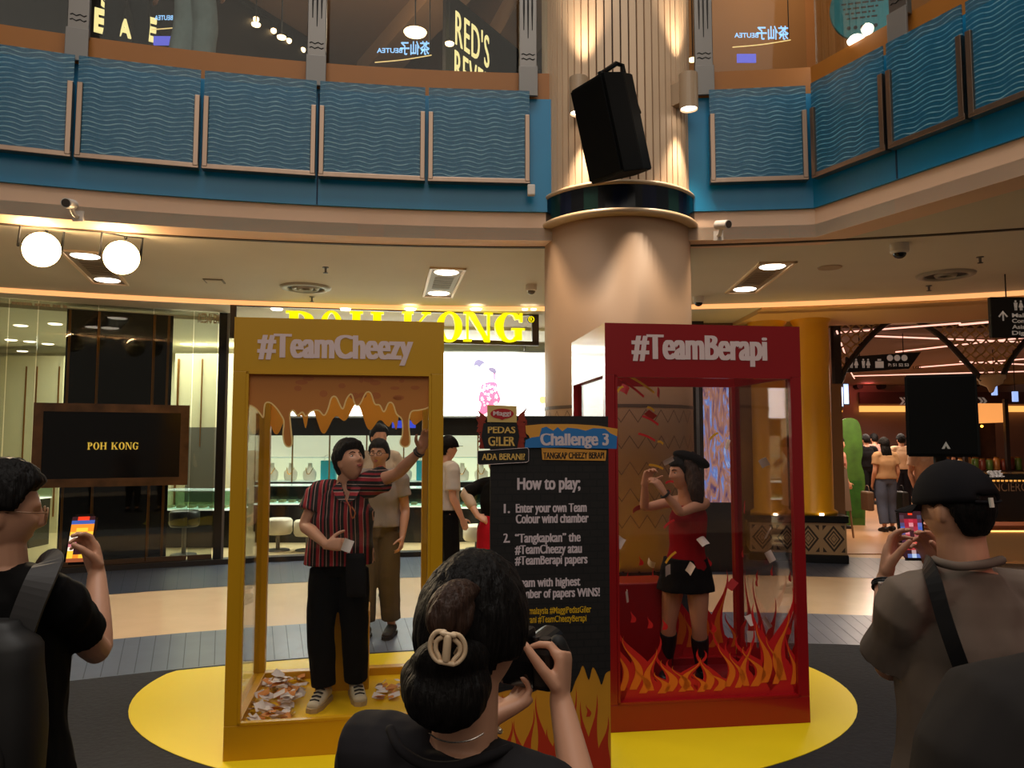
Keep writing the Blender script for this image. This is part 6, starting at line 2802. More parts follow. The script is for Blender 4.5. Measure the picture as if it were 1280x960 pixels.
def hand(bm, wr, d, palm, thumb, s=1.0, curl=(25, 30, 20), curls=None, spread=0.0, tcurl=(0, 15, 15), tdir=(0.55, 0.72, 0.35)):
    d = V(d).normalized()
    n = (V(palm) - d * V(palm).dot(d)).normalized()
    t = n.cross(d)
    if t.dot(V(thumb)) < 0:
        t = -t
    # palm: flattened loft from wrist to knuckles
    rings = []
    for u, w, h in ((-0.02, 0.026, 0.019), (0.012, 0.030, 0.019), (0.045, 0.038, 0.017), (0.078, 0.041, 0.0145), (0.094, 0.038, 0.011)):
        rings.append((wr + d * (u * s), t, n, w * s, h * s))
    ring_loft(bm, densify(rings, 2), 16, 2.6)
    ball(bm, wr + d * 0.032 * s + t * 0.022 * s + n * 0.008 * s, (0.018 * s, 0.018 * s, 0.024 * s), None, 12, 8)
    tips = []
    for i, (off, L, r) in enumerate(((0.030, 0.072, 0.0092), (0.0100, 0.080, 0.0094), (-0.0105, 0.074, 0.0088), (-0.0300, 0.058, 0.0078))):
        c = curls[i] if curls else curl
        dd = (d + t * (spread * (1.5 - i) / 1.5)).normalized()
        tips.append(finger(bm, wr + d * (0.088 - 0.006 * abs(i - 1)) * s + t * (off * s), dd, n, L * s, r * s, c))
    td = (d * tdir[0] + t * tdir[1] + n * tdir[2]).normalized()
    p = wr + d * 0.022 * s + t * 0.026 * s + n * 0.004 * s
    pts = [p, p + td * 0.045 * s]
    ax = td.cross(n * 0.6 + d * 0.8 - t * 0.4).normalized()
    for L, c in ((0.034, tcurl[1]), (0.026, tcurl[2])):
        td = Matrix.Rotation(math.radians(c), 3, ax) @ td
        pts.append(pts[-1] + td * L * s)
    tube(bm, pts, [0.0145 * s, 0.0125 * s, 0.0105 * s, 0.0085 * s], 10)
    return tips


def foot_pts(an, td, s):
    td = V(td).normalized()
    base = V((an.x, an.y, 0))
    return td


def stand(loc, heading, h=1.7, lean=0.0, step=0.0, woman=False, armout=0.05):
    """an easy standing skeleton"""
    s = h / 1.72
    f = V((math.sin(heading), math.cos(heading), 0))
    r = V((f.y, -f.x, 0))
    o = V(loc)
    P = lambda x, y, z: o + r * (x * s) + f * (y * s) + UP * (z * s)
    J = {'s': s, 'woman': woman, 'fw': f}
    w = 0.165 if woman else 0.185
    J['pel'] = P(0, 0, 0.97)
    J['neck'] = P(0, 0.0, 1.46)
    J['head'] = P(0, 0.03, 1.605)
    J['hfw'] = f
    for k, sg in (('L', -1), ('R', 1)):
        J['sh' + k] = P(sg * w, 0, 1.405)
        J['el' + k] = P(sg * (w + armout), -0.02, 1.12)
        J['wr' + k] = P(sg * (w + armout), 0.09, 0.88)
        J['hip' + k] = P(sg * 0.088, 0, 0.92)
        J['kn' + k] = P(sg * 0.095, 0.03 + sg * step * 0.5, 0.50)
        J['an' + k] = P(sg * 0.10, -0.03 + sg * step, 0.085)
        J['toe' + k] = f
        J['hd' + k] = (J['wr' + k] - J['el' + k]).normalized()
        J['hp' + k] = r * -sg
        J['ht' + k] = f
    return J


def human(root, J, skin=None, voxel=0.006, fine=False, hands=None, feet=True, legs=True):
    """the body: one continuous surface with head, arms, hands, legs and feet"""
    bm = BM()
    s = J['s']
    rings = torso_rings(J, 0.93, -0.004, 0, 6)
    ring_loft(bm, densify(rings))
    M = head_frame(J['head'], J['hfw'], J.get('hup', UP), s * J.get('hs', 1.0))
    add_head(bm, M, fine)
    nb = J['neck'] - UP * 0.04 * s
    tube(bm, [nb, J['neck'].lerp(J['head'], 0.5), M @ V((0, -0.012, -0.02))], [0.062 * s, 0.055 * s, 0.055 * s], 16)
    for k in 'LR':
        sh, el, wr = J['sh' + k], J['el' + k], J['wr' + k]
        a = J.get('arm', 1.0) * s
        tube(bm, [J['neck'].lerp(sh, 0.35) - UP * 0.03 * s, sh, sh.lerp(el, 0.45), el, el.lerp(wr, 0.3), wr.lerp(el, 0.15), wr], [0.05 * a, 0.055 * a, 0.048 * a, 0.039 * a, 0.042 * a, 0.030 * a, 0.0255 * a], 16, 3)
        hs = (hands or {}).get(k, {})
        hand(bm, wr, J['hd' + k], J['hp' + k], J['ht' + k], s * J.get('hsc', 1.0), **hs)
        if legs:
            hp, kn, an = J['hip' + k], J['kn' + k], J['an' + k]
            tube(bm, [hp, hp.lerp(kn, 0.5), kn, kn.lerp(an, 0.3), an], [0.084 * s, 0.074 * s, 0.054 * s, 0.056 * s, 0.036 * s], 16, 3)
            td = V(J['toe' + k]).normalized()
            b = an - UP * 0.045 * s
            tube(bm, [b - td * 0.03 * s, b + td * 0.07 * s - UP * 0.008 * s, b + td * 0.15 * s - UP * 0.014 * s], [(0.034 * s, 0.034 * s), (0.038 * s, 0.03 * s), (0.036 * s, 0.02 * s)], 14, 3)
    me = solidify(bm, voxel, 2)
    put_mesh('body', me, skin or M_skin, root)
    return M


def shirt(root, J, m, voxel=0.008, grow=0.016, sleeve=0.55, lo=0.4, drape=0.012, srad=0.068, wr=0.004, name='shirt', sep_sleeves=None, hem=None, wf=14.0, cuff=None):
    bm = BM()
    s = J['s']
    rings = torso_rings(J, 1.0, grow, 1, 6, drape)
    if hem is not None:
        c, r, f, w, d = rings[0]
        rings = [(c - UP * hem * s, r, f, w + 0.004, d + 0.004)] + rings
    ring_loft(bm, densify(rings))
    for k in 'LR':
        sh, el, w_ = J['sh' + k], J['el' + k], J['wr' + k]
        b = bm if sep_sleeves is None else BM()
        if sleeve <= 1:
            e = sh.lerp(el, sleeve)
            tube(b, [J['neck'].lerp(sh, 0.30) - UP * 0.03 * s, sh, sh.lerp(e, 0.5), e], [0.050 * s + grow * 0.9, srad * s * 0.98, srad * s, (cuff or srad * 1.04) * s], 18, 3, caps=False)
        else:
            e = el.lerp(w_, sleeve - 1)
            tube(b, [J['neck'].lerp(sh, 0.30) - UP * 0.03 * s, sh, sh.lerp(el, 0.5), el, e], [0.050 * s + grow * 0.9, srad * s * 0.98, srad * s * 0.9, srad * s * 0.82, srad * s * 0.66], 18, 3, caps=False)
        if sep_sleeves is not None:
            put_mesh('sleeve', solidify(b, voxel, 2, wr, wf), sep_sleeves[k], root)
    return put_mesh(name, solidify(bm, voxel, 2, wr, wf), m, root)


def trousers(root, J, m, voxel=0.009, grow=0.012, leg=0.9, wide=0.0, wr=0.004, name='trousers'):
    bm = BM()
    s = J['s']
    rings = torso_rings(J, 1.0, grow, 0, 2)
    ring_loft(bm, densify(rings))
    for k in 'LR':
        hp, kn, an = J['hip' + k], J['kn' + k], J['an' + k]
        if leg > 0.5:
            e = kn.lerp(an, (leg - 0.5) * 2)
            tube(bm, [hp, hp.lerp(kn, 0.5), kn, kn.lerp(e, 0.5), e], [0.088 * s + grow, 0.08 * s + grow + wide * 0.5, 0.062 * s + grow + wide, 0.058 * s + grow + wide, 0.05 * s + grow + wide], 18, 3, caps=False)
        else:
            e = hp.lerp(kn, leg * 2)
            tube(bm, [hp, hp.lerp(e, 0.5), e], [0.09 * s + grow, 0.088 * s + grow, 0.085 * s + grow + wide], 18, 3, caps=False)
    return put_mesh(name, solidify(bm, voxel, 2, wr), m, root)


def shoes(root, J, m, sole=None):
    s = J['s']
    for k in 'LR':
        an, td = J['an' + k], V(J['toe' + k]).normalized()
        b = an - UP * 0.04 * s
        bm = BM()
        tube(bm, [b - td * 0.045 * s + UP * 0.01, b + td * 0.02 * s + UP * 0.012, b + td * 0.09 * s - UP * 0.004 * s, b + td * 0.17 * s - UP * 0.012 * s], [(0.04 * s, 0.042 * s), (0.044 * s, 0.048 * s), (0.047 * s, 0.036 * s), (0.042 * s, 0.026 * s)], 16, 3)
        o = obj('shoe', bm, m, root, True, True)
        r = UP.cross(td)
        bm = BM()
        z = an.z - 0.085 * s
        out = [(-0.085, 0.02), (-0.09, -0.02), (-0.05, -0.045), (0.05, -0.046), (0.14, -0.05), (0.2, -0.035), (0.215, 0.0), (0.2, 0.035), (0.14, 0.05), (0.05, 0.046), (-0.05, 0.045)]
        lo_ = [bm.verts.new(V((an.x, an.y, z)) + td * a * s + r * c * s) for a, c in out]
        hi_ = [bm.verts.new(V((an.x, an.y, z + 0.028 * s)) + td * a * s + r * c * s) for a, c in out]
        for i in range(len(out)):
            j = (i + 1) % len(out)
            bm.faces.new((lo_[i], lo_[j], hi_[j], hi_[i]))
        bm.faces.new(list(reversed(lo_)))
        bm.faces.new(hi_)
        obj('sole', bm, sole or m, o)


def A(px, py, Y):
    return at(px, py, Y)


def legs_default(J, fw, ground=0.0, spread=0.1, step=0.03):
    """standing legs under a given pelvis"""
    f = V(fw).normalized()
    r = V((f.y, -f.x, 0))
    p = J['pel']
    H = (p.z - ground)
    for k, sg in (('L', -1), ('R', 1)):
        J['hip' + k] = p + r * (sg * 0.088 * J['s']) - UP * 0.05
        J['an' + k] = V((p.x, p.y, ground + 0.085 * J['s'])) + r * (sg * spread) + f * (sg * step)
        J['kn' + k] = J['hip' + k].lerp(J['an' + k], 0.5) + f * 0.03
        J['toe' + k] = f
    return J


def phone_obj(c, right, up, label, rows, w=0.078, h=0.158):
    """a phone whose lit screen faces local -y; rows = colour grid of its picture"""
    t = thing('phone', label, 'phone', tuple(c))
    M = frame_M((0, 0, 0), right, up)
    bm = BM()
    box2(bm, (-w / 2, 0, -h / 2), (w / 2, 0.009, h / 2))
    bmesh.ops.bevel(bm, geom=[e for e in bm.edges if abs((e.verts[0].co - e.verts[1].co).y) > 0.005], offset=0.012, segments=4, affect='EDGES')
    bm.transform(M)
    obj('case', bm, mat('phone_case', (22, 20, 20), 0.25), t)
    bm = BM()
    nr, nc = len(rows), len(rows[0])
    ww, hh = w - 0.01, h - 0.016
    me = bpy.data.meshes.new('screen')
    mi = {}
    idx = []
    for j, row in enumerate(rows):
        for i, col in enumerate(row):
            x0, x1 = -ww / 2 + ww * i / nc, -ww / 2 + ww * (i + 1) / nc
            z1, z0 = hh / 2 - hh * j / nr, hh / 2 - hh * (j + 1) / nr
            bm.faces.new([bm.verts.new(M @ V(q)) for q in ((x0, -0.0008, z0), (x1, -0.0008, z0), (x1, -0.0008, z1), (x0, -0.0008, z1))])
            if col not in mi:
                mi[col] = len(mi)
            idx.append(mi[col])
    bmesh.ops.recalc_face_normals(bm, faces=bm.faces)
    bm.to_mesh(me)
    bm.free()
    for col in mi:
        me.materials.append(mat('screen_%d_%d_%d' % col, col, 0.3, emit=0.9, ergb=col))
    for p, i in zip(me.polygons, idx):
        p.material_index = i
    o = bpy.data.objects.new('screen', me)
    COL.objects.link(o)
    o.parent = t
    bm = BM()
    for k, dx in enumerate((-0.018, 0.0, 0.018)):
        cyl(bm, M @ V((w * 0.22, 0.009, h * 0.34 - 0.024 * k)), M @ V((w * 0.22, 0.0115, h * 0.34 - 0.024 * k)), 0.009, n=12)
    obj('camera_lens', bm, M_black, t)
    return t


def person(label, loc):
    return thing('person', label, 'person', tuple(loc))


def base_of(J):
    p = (J['anL'] + J['anR']) / 2
    return V((p.x, p.y, min(J['anL'].z, J['anR'].z) - 0.085 * J['s']))


# ---------------------------------------------------------------- man with glasses and backpack, left foreground
J = {'s': 0.98, 'hs': 1.0}
J['shR'], J['shL'] = A(66, 746, 2.05), A(-86, 742, 2.12)
J['neck'] = A(6, 708, 2.08)
J['pel'] = A(-4, 985, 2.1)
J['head'] = A(1, 643, 2.06)
J['hfw'] = V((0.80, 0.60, -0.12))
J['elR'], J['wrR'] = A(121, 813, 2.27), A(121, 716, 2.42)
J['elL'], J['wrL'] = A(-120, 860, 2.3), A(-40, 820, 2.5)
J['hdR'], J['hpR'], J['htR'] = V((-0.32, 0.05, 0.95)), V((-0.45, -0.9, 0)), V((1, 0, 0.2))
J['hdL'], J['hpL'], J['htL'] = V((0.6, 0.5, 0.4)), V((0.3, -0.5, 0.6)), V((0, 0, 1))
legs_default(J, (0.15, 1, 0))
pm = person('man with glasses and black backpack at left, holding up his phone', base_of(J))
M = human(pm, J, M_skin, 0.0045, True, {'R': {'curls': [(18, 38, 30), (22, 42, 34), (26, 46, 36), (30, 50, 38)], 'tdir': (0.75, 0.25, 0.62), 'tcurl': (0, 22, 18)}})
hair(pm, M, M_hair, 0.019, 0.020, 0.55, 0.02, -0.52, 0.005, 1.3)
shirt(pm, J, cloth('black_tee', (15, 14, 14)), 0.007, 0.02, 0.64, srad=0.068, drape=0.02, wr=0.007, cuff=0.066)
trousers(pm, J, cloth('dark_trousers', (24, 23, 24)))
shoes(pm, J, cloth('black_shoe', (18, 18, 18)))
gl = thing('eyeglasses', 'clear-rimmed eyeglasses on the man with the black backpack', 'glasses', tuple(M @ V((0, 0.09, 0.01))))
bm = BM()
T0 = -V(gl.location)
for s in (-1, 1):
    tube(bm, [M @ V((s * 0.034 + 0.024 * math.cos(a), 0.103, 0.006 + 0.021 * math.sin(a))) + T0 for a in [i * 0.3927 for i in range(17)]], 0.0022, 6, caps=False)
tube(bm, [M @ V((-0.011, 0.105, 0.012)) + T0, M @ V((0.011, 0.105, 0.012)) + T0], 0.002, 6)
obj('rim', bm, mat('rim_amber', (150, 110, 80), 0.3), gl)
for s in (-1, 1):
    bm = BM()
    tube(bm, [M @ V((s * 0.058, 0.1, 0.014)) + T0, M @ V((s * 0.082, 0.06, 0.014)) + T0, M @ V((s * 0.084, -0.005, 0.014)) + T0, M @ V((s * 0.08, -0.03, -0.01)) + T0], 0.0022, 6)
    obj('temple', bm, mat('rim_amber', (150, 110, 80), 0.3), gl)
    bm = BM()
    prism(bm, [(0.023 * math.cos(i * 0.4), 0.02 * math.sin(i * 0.4)) for i in range(16)], Matrix.Translation(T0) @ M @ Matrix.Translation((s * 0.034, 0.1035, 0.006)), 0.001)
    obj('lens', bm, glass_mat('lens_glass', (245, 245, 245), 0.04), gl)
# backpack
c = A(-30, 915, 1.90)
bp = thing('backpack', 'black backpack on the back of the man with glasses', 'backpack', tuple(c))
bm = BM()
ring_loft(bm, densify([(V((0, 0, -0.25)), V((1, 0, 0)), V((0, 1, 0)), 0.12, 0.05), (V((0, 0, -0.22)), V((1, 0, 0)), V((0, 1, 0)), 0.15, 0.08), (V((0, 0, 0.0)), V((1, 0, 0)), V((0, 1, 0)), 0.155, 0.085), (V((0, 0, 0.2)), V((1, 0, 0)), V((0, 1, 0)), 0.14, 0.07), (V((0, 0, 0.26)), V((1, 0, 0)), V((0, 1, 0)), 0.08, 0.04)]), 24, 3.2)
obj('bag', bm, mat('pack_black', (22, 20, 19), 0.6, var=0.2, scale=20), bp, smooth=True)
bm = BM()
ring_loft(bm, densify([(V((0, -0.075, -0.2)), V((1, 0, 0)), V((0, 1, 0)), 0.11, 0.03), (V((0, -0.08, -0.05)), V((1, 0, 0)), V((0, 1, 0)), 0.12, 0.04), (V((0, -0.07, 0.03)), V((1, 0, 0)), V((0, 1, 0)), 0.10, 0.02)]), 20, 3)
obj('pocket', bm, mat('pack_black', (22, 20, 19), 0.6), bp, smooth=True)
for sx, pts in ((1, [(18, 812, 1.94), (36, 760, 1.935), (52, 722, 1.955), (62, 702, 2.03), (58, 706, 2.12), (46, 745, 2.2), (40, 800, 2.22)]), (-1, [(-64, 812, 1.94), (-70, 760, 1.935), (-66, 715, 1.965), (-60, 700, 2.05), (-60, 712, 2.15), (-56, 800, 2.22)])):
    P = catmull([A(*p) - c for p in pts], 5)
    bm = BM()
    rows = []
    for i, p in enumerate(P):
        dd = (P[min(i + 1, len(P) - 1)] - P[max(i - 1, 0)]).normalized()
        side = dd.cross(V((0.25 * sx, -0.9, 0.4))).normalized() * 0.033
        nn = dd.cross(side).normalized() * 0.006
        rows.append([bm.verts.new(p + side + nn), bm.verts.new(p - side + nn), bm.verts.new(p - side - nn), bm.verts.new(p + side - nn)])
    for a, b in zip(rows, rows[1:]):
        for k in range(4):
            bm.faces.new((a[k], a[(k + 1) % 4], b[(k + 1) % 4], b[k]))
    bm.faces.new(rows[0])
    bm.faces.new(list(reversed(rows[-1])))
    obj('strap', bm, mat('strap_grey', (62, 60, 60), 0.7), bp)
Ye, Re_, Or, Da, Wh, Bl, Br, Pk = (250, 200, 60), (230, 60, 30), (240, 140, 40), (50, 24, 30), (250, 235, 215), (60, 90, 170), (150, 80, 50), (200, 120, 130)
phone_obj(A(101, 674, 2.475), (0.985, 0.17, 0.02), (0.06, 0.1, 1), 'lit phone held up by the man with the backpack at left',
          [(Da, Re_, Re_, Da), (Bl, Bl, Bl, Bl), (Or, Or, Or, Or), (Or, Ye, Ye, Or), (Ye, Br, Or, Ye), (Wh, Wh, Wh, Ye), (Wh, Pk, Da, Wh), (Pk, Da, Da, Wh), (Wh, Da, Da, Pk), (Ye, Da, Da, Ye), (Ye, Or, Ye, Ye), (Br, Br, Br, Br)])

# ---------------------------------------------------------------- woman photographer, centre foreground
J = {'s': 0.92, 'woman': True, 'hs': 1.06}
J['shL'], J['shR'] = A(462, 940, 1.36), A(672, 1000, 1.24)
J['neck'] = A(578, 928, 1.285)
J['pel'] = A(585, 1330, 1.32)
J['head'] = A(592, 790, 1.32)
J['hfw'] = V((0.56, 0.82, -0.10))
J['elR'], J['wrR'] = A(738, 1050, 1.40), A(700, 872, 1.535)
J['elL'], J['wrL'] = A(545, 1030, 1.50), A(612, 898, 1.535)
J['arm'] = 0.92
J['hdR'], J['hpR'], J['htR'] = V((0.12, 0.24, 0.95)), V((-0.95, 0.35, 0.1)), V((-0.5, -1, 0))
J['hdL'], J['hpL'], J['htL'] = V((0.80, 0.50, 0.30)), V((-0.2, 0.1, 0.95)), V((-0.4, 0.8, 0.3))
legs_default(J, (0.25, 1, 0))
pw_ = person('woman with clipped-up dark hair photographing with a black camera, seen from behind', base_of(J))
M = human(pw_, J, M_skin, 0.004, True, {'R': {'curls': [(52, 42, 16), (62, 52, 34), (66, 54, 36), (68, 54, 36)], 'tdir': (0.66, 0.42, 0.62), 'tcurl': (0, 8, 8)}, 'L': {'curl': (40, 50, 30)}})
# hair: smooth shell, twisted lower roll, folded tuft
hair(pw_, M, M_hair, 0.020, 0.004, 0.46, -0.34, -0.80, 0.0035, 4.0, nu=96, nv=64)
bm = BM()
tube(bm, [A(520, 846, 1.24), A(540, 868, 1.19), A(566, 876, 1.18), A(592, 860, 1.215)], [(0.026, 0.034), (0.044, 0.045), (0.044, 0.044), (0.030, 0.04)], 20, 5)
tube(bm, [A(532, 832, 1.22), A(556, 826, 1.18), A(590, 822, 1.22)], [0.028, 0.036, 0.028], 16, 4)
me = solidify(bm, 0.005, 3, 0.0025, 50)
put_mesh('hair_roll', me, M_hair, pw_)
bm = BM()
tube(bm, [A(556, 806, 1.165), A(554, 780, 1.16), A(562, 756, 1.175), A(578, 742, 1.205), A(596, 738, 1.225)], [0.014, 0.027, 0.030, 0.024, 0.008], 14, 4)
tube(bm, [A(566, 800, 1.165), A(574, 778, 1.165), A(584, 758, 1.19)], [0.012, 0.020, 0.014], 12, 4)
me = solidify(bm, 0.004, 3, 0.003, 60)
put_mesh('hair_tuft', me, M_hairb, pw_)
shirt(pw_, J, cloth('charcoal_tee', (38, 36, 38)), 0.006, 0.018, 0.5, srad=0.075, drape=0.02, wr=0.004)
bm = BM()
nk = J['neck']
P = [A(488, 912, 1.275), A(500, 936, 1.235), A(530, 955, 1.205), A(566, 958, 1.195), A(604, 948, 1.205), A(636, 936, 1.25)]
tube(bm, catmull(P, 5), 0.008, 8)
obj('neckband', bm, cloth('charcoal_rib', (32, 30, 32)), pw_, True, True)
trousers(pw_, J, cloth('dark_trousers', (24, 23, 24)), 0.014)
shoes(pw_, J, cloth('black_shoe', (18, 18, 18)))
nkl = thing('necklace', 'thin silver chain necklace at the nape of the photographing woman', 'necklace', tuple(nk))
bm = BM()
tube(bm, catmull([A(*p) - nk for p in ((537, 917, 1.214), (548, 924, 1.207), (566, 928, 1.204), (588, 925, 1.208), (604, 917, 1.218))], 6), 0.0013, 6)
obj('chain', bm, mat('silver', (210, 200, 190), 0.25, 1.0), nkl)
# claw clip
c = A(558, 809, 1.128)
cl = thing('hair_clip', 'cream claw clip holding up the dark hair of the photographing woman', 'hair clip', tuple(c))
M_clip = mat('clip_cream', (226, 196, 160), 0.3)
px2 = 1.128 / 960
for nm, pts in (('claw', [(556, 790), (546, 791), (539, 800), (538, 812), (543, 822), (550, 826), (549, 820), (545, 812), (546, 802), (552, 797)]), ('claw', [(566, 793), (574, 796), (580, 806), (580, 818), (573, 827), (565, 829), (568, 823), (574, 816), (574, 807), (568, 800)])):
    bm = BM()
    P = [V(((x - 558) * px2, -0.004 + 0.0004 * abs(x - 558), -(y - 809) * px2)) for x, y in pts]
    tube(bm, catmull(P, 4), 0.0036, 8)
    obj(nm, bm, M_clip, cl, smooth=True)
bm = BM()
for pts in ([(553, 791), (568, 794)], [(550, 825), (567, 828)], [(560, 796), (558, 822)]):
    tube(bm, [V(((x - 558) * px2, -0.006, -(y - 809) * px2)) for x, y in pts], 0.0036 if pts[0][0] != 560 else 0.006, 8)
obj('hinge', bm, M_clip, cl, smooth=True)
for pts in ([(541, 806), (548, 812), (552, 822)], [(577, 812), (570, 816), (566, 824)]):
    bm = BM()
    tube(bm, [V(((x - 558) * px2, 0.018 + 0.006 * i, -(y - 809) * px2)) for i, (x, y) in enumerate(pts)], 0.0025, 6)
    obj('tooth', bm, M_clip, cl, smooth=True)
# camera
c = A(662, 829, 1.585)
cam_t = thing('camera', 'black photo camera held to her eye by the photographing woman', 'camera', tuple(c))
Q = Matrix.Rotation(math.radians(-30), 4, 'Z') @ Matrix.Rotation(math.radians(6), 4, 'X')
bm = BM()
box(bm, (0, 0, 0), (0.125, 0.055, 0.088), M=Q, bev=0.012)
obj('camera_body', bm, mat('camera_black', (13, 12, 12), 0.35), cam_t, smooth=False)
bm = BM()
tube(bm, [Q @ V((0.052, 0.03, -0.04)), Q @ V((0.054, 0.036, 0.0)), Q @ V((0.05, 0.03, 0.036))], [0.019, 0.023, 0.018], 14, 3)
obj('grip', bm, mat('camera_rubber', (10, 10, 10), 0.7), cam_t, smooth=True)
bm = BM()
box(bm, (-0.015, -0.005, 0.055), (0.05, 0.05, 0.034), M=Q, bev=0.008)
obj('viewfinder_hump', bm, mat('camera_black', (13, 12, 12), 0.35), cam_t)
bm = BM()
cyl(bm, Q @ V((-0.012, 0.027, 0)), Q @ V((-0.012, 0.12, 0)), 0.036, 0.038, n=28)
obj('lens_barrel', bm, mat('camera_black', (13, 12, 12), 0.35), cam_t)
for x, r_ in ((0.04, 0.011), (0.018, 0.007)):
    bm = BM()
    cyl(bm, Q @ V((x, 0, 0.043)), Q @ V((x, 0, 0.056)), r_, n=18)
    obj('dial', bm, mat('dial_grey', (52, 50, 50), 0.3, 0.5), cam_t)
bm = BM()
box(bm, (-0.012, -0.0285, -0.012), (0.068, 0.004, 0.048), M=Q)
obj('rear_screen', bm, mat('rear_screen', (18, 18, 20), 0.1), cam_t)
# bracelet on her left wrist
w = J['wrL']
dd = (J['wrL'] - J['elL']).normalized()
br_ = thing('bracelet', 'pale bracelet on the left wrist of the photographing woman', 'bracelet', tuple(w))
q = dd.to_track_quat('Z', 'Y').to_matrix()
bm = BM()
tube(bm, [q @ V((0.033 * math.cos(a), 0.031 * math.sin(a), -0.01)) for a in [i * 0.3307 for i in range(20)]], 0.004, 6, caps=False)
obj('band', bm, mat('bracelet_pale', (210, 190, 170), 0.3, 0.5), br_)

# ---------------------------------------------------------------- capped man with phone, right foreground
J = {'s': 0.98, 'hs': 0.88}
J['shL'], J['shR'] = A(1136, 752, 1.86), A(1290, 752, 1.96)
J['neck'] = A(1208, 712, 1.9)
J['pel'] = A(1215, 1000, 1.93)
J['head'] = A(1194, 636, 1.9)
J['hfw'] = V((-0.40, 0.9, -0.12))
J['elL'], J['wrL'] = A(1112, 832, 1.99), A(1107, 724, 2.13)
J['elR'], J['wrR'] = A(1258, 832, 2.04), A(1178, 722, 2.14)
J['hdL'], J['hpL'], J['htL'] = V((0.22, 0.12, 0.96)), V((0.8, -0.6, 0)), V((-0.2, -1, 0.2))
J['hdR'], J['hpR'], J['htR'] = V((-0.30, 0.12, 0.94)), V((-0.85, -0.5, 0)), V((0.2, -1, 0.2))
legs_default(J, (-0.3, 1, 0))
pc = person('man in black cap and washed grey tee photographing with his phone at right', base_of(J))
M = human(pc, J, M_skin, 0.0045, True, {'L': {'curls': [(10, 28, 22), (14, 34, 26), (20, 40, 30), (26, 44, 32)], 'tdir': (0.8, 0.35, 0.45), 'tcurl': (0, 12, 12)},
                                       'R': {'curls': [(14, 30, 22), (18, 36, 26), (24, 40, 30), (28, 44, 32)], 'tdir': (0.8, 0.35, 0.45), 'tcurl': (0, 12, 12)}})
hair(pc, M, M_hair, 0.013, 0.0, 0.5, 0.0, -0.70, 0.003, 2.0)
M_tee = mat('cloth_washed_tee', (96, 84, 74), 0.9, var=0.32, scale=5)
shirt(pc, J, M_tee, 0.006, 0.018, 0.84, srad=0.066, drape=0.018, wr=0.009, wf=10, cuff=0.078)
bm = BM()
P = [A(1168, 700, 1.86), A(1178, 704, 1.82), A(1200, 708, 1.805), A(1232, 705, 1.82), A(1252, 700, 1.87)]
tube(bm, catmull(P, 5), 0.011, 8)
obj('collar_rib', bm, M_tee, pc, True, True)
trousers(pc, J, cloth('dark_trousers', (24, 23, 24)), 0.014)
shoes(pc, J, cloth('black_shoe', (18, 18, 18)))
# the cap: crown, brim, button, strap and embroidery
M_cap = cloth('cap_black', (22, 21, 24), 0.05)
bm = BM()


def capfn(d):
    p = head_pt(d, False)
    t = 0.024
    z = max(d.z, 0.10)
    lim = 0.10 + (0.16 * sstep((-d.y - 0.6) / 0.3) if abs(d.x) < 0.42 else 0)
    if d.z < lim:
        k = lim
        q = head_pt(V((d.x, d.y, 0)).normalized() * math.sqrt(1 - k * k) + UP * k if V((d.x, d.y, 0)).length > 1e-4 else V((0, 0, k)), False)
        fct = max(0.0, 1 - (lim - d.z) * 1.2)
        return V((q.x * 1.30 * fct, q.y * 1.24 * fct, q.z + 0.004))
    return V((p.x * 1.30, p.y * 1.25, p.z * 1.12 + 0.008))


sphere_grid(bm, capfn, M, 72, 48)
cap_o = obj('cap', bm, M_cap, pc, True, True)
bm = BM()
rows = []
for i in range(13):
    a = -1.05 + 2.1 * i / 12
    r0 = V((0.09 * math.sin(a), 0.112 * math.cos(a), 0.020))
    ext = 0.075 * math.cos(a * 1.3) if abs(a) < 1.2 else 0
    r1 = r0 + V((0.012 * math.sin(a), max(ext, 0.0), -0.012 - 0.012 * abs(math.sin(a))))
    rows.append([bm.verts.new(M @ r0), bm.verts.new(M @ r1), bm.verts.new(M @ (r1 - V((0, 0, 0.004)))), bm.verts.new(M @ (r0 - V((0, 0, 0.004))))])
for a, b in zip(rows, rows[1:]):
    for k in range(4):
        bm.faces.new((a[k], a[(k + 1) % 4], b[(k + 1) % 4], b[k]))
obj('brim', bm, M_cap, cap_o)
bm = BM()
ball(bm, M @ V((0, 0, 0.133)), 0.008)
obj('button', bm, M_cap, cap_o)
bm = BM()
tube(bm, catmull([M @ V((x, y, z)) for x, y, z in ((-0.05, -0.102, 0.016), (0.0, -0.123, 0.012), (0.05, -0.102, 0.016))], 6), (0.0035), 8)
obj('back_strap', bm, M_cap, cap_o)
bm = BM()
box(bm, (-0.022, -0.124, 0.012), (0.012, 0.006, 0.026), M=M)
obj('buckle', bm, mat('buckle_pale', (220, 215, 200), 0.4), cap_o)
Mt = M @ Matrix.Translation((0.0, -0.128, 0.074)) @ Matrix.Rotation(math.radians(-24), 4, 'X')
o_ = lettering('embroidery', 'SIUDE', Mt, -0.014, 0.004, 0.055, 0.020, mat('thread_white', (225, 220, 215), 0.6), cap_o, 0.0, depth=0.004)
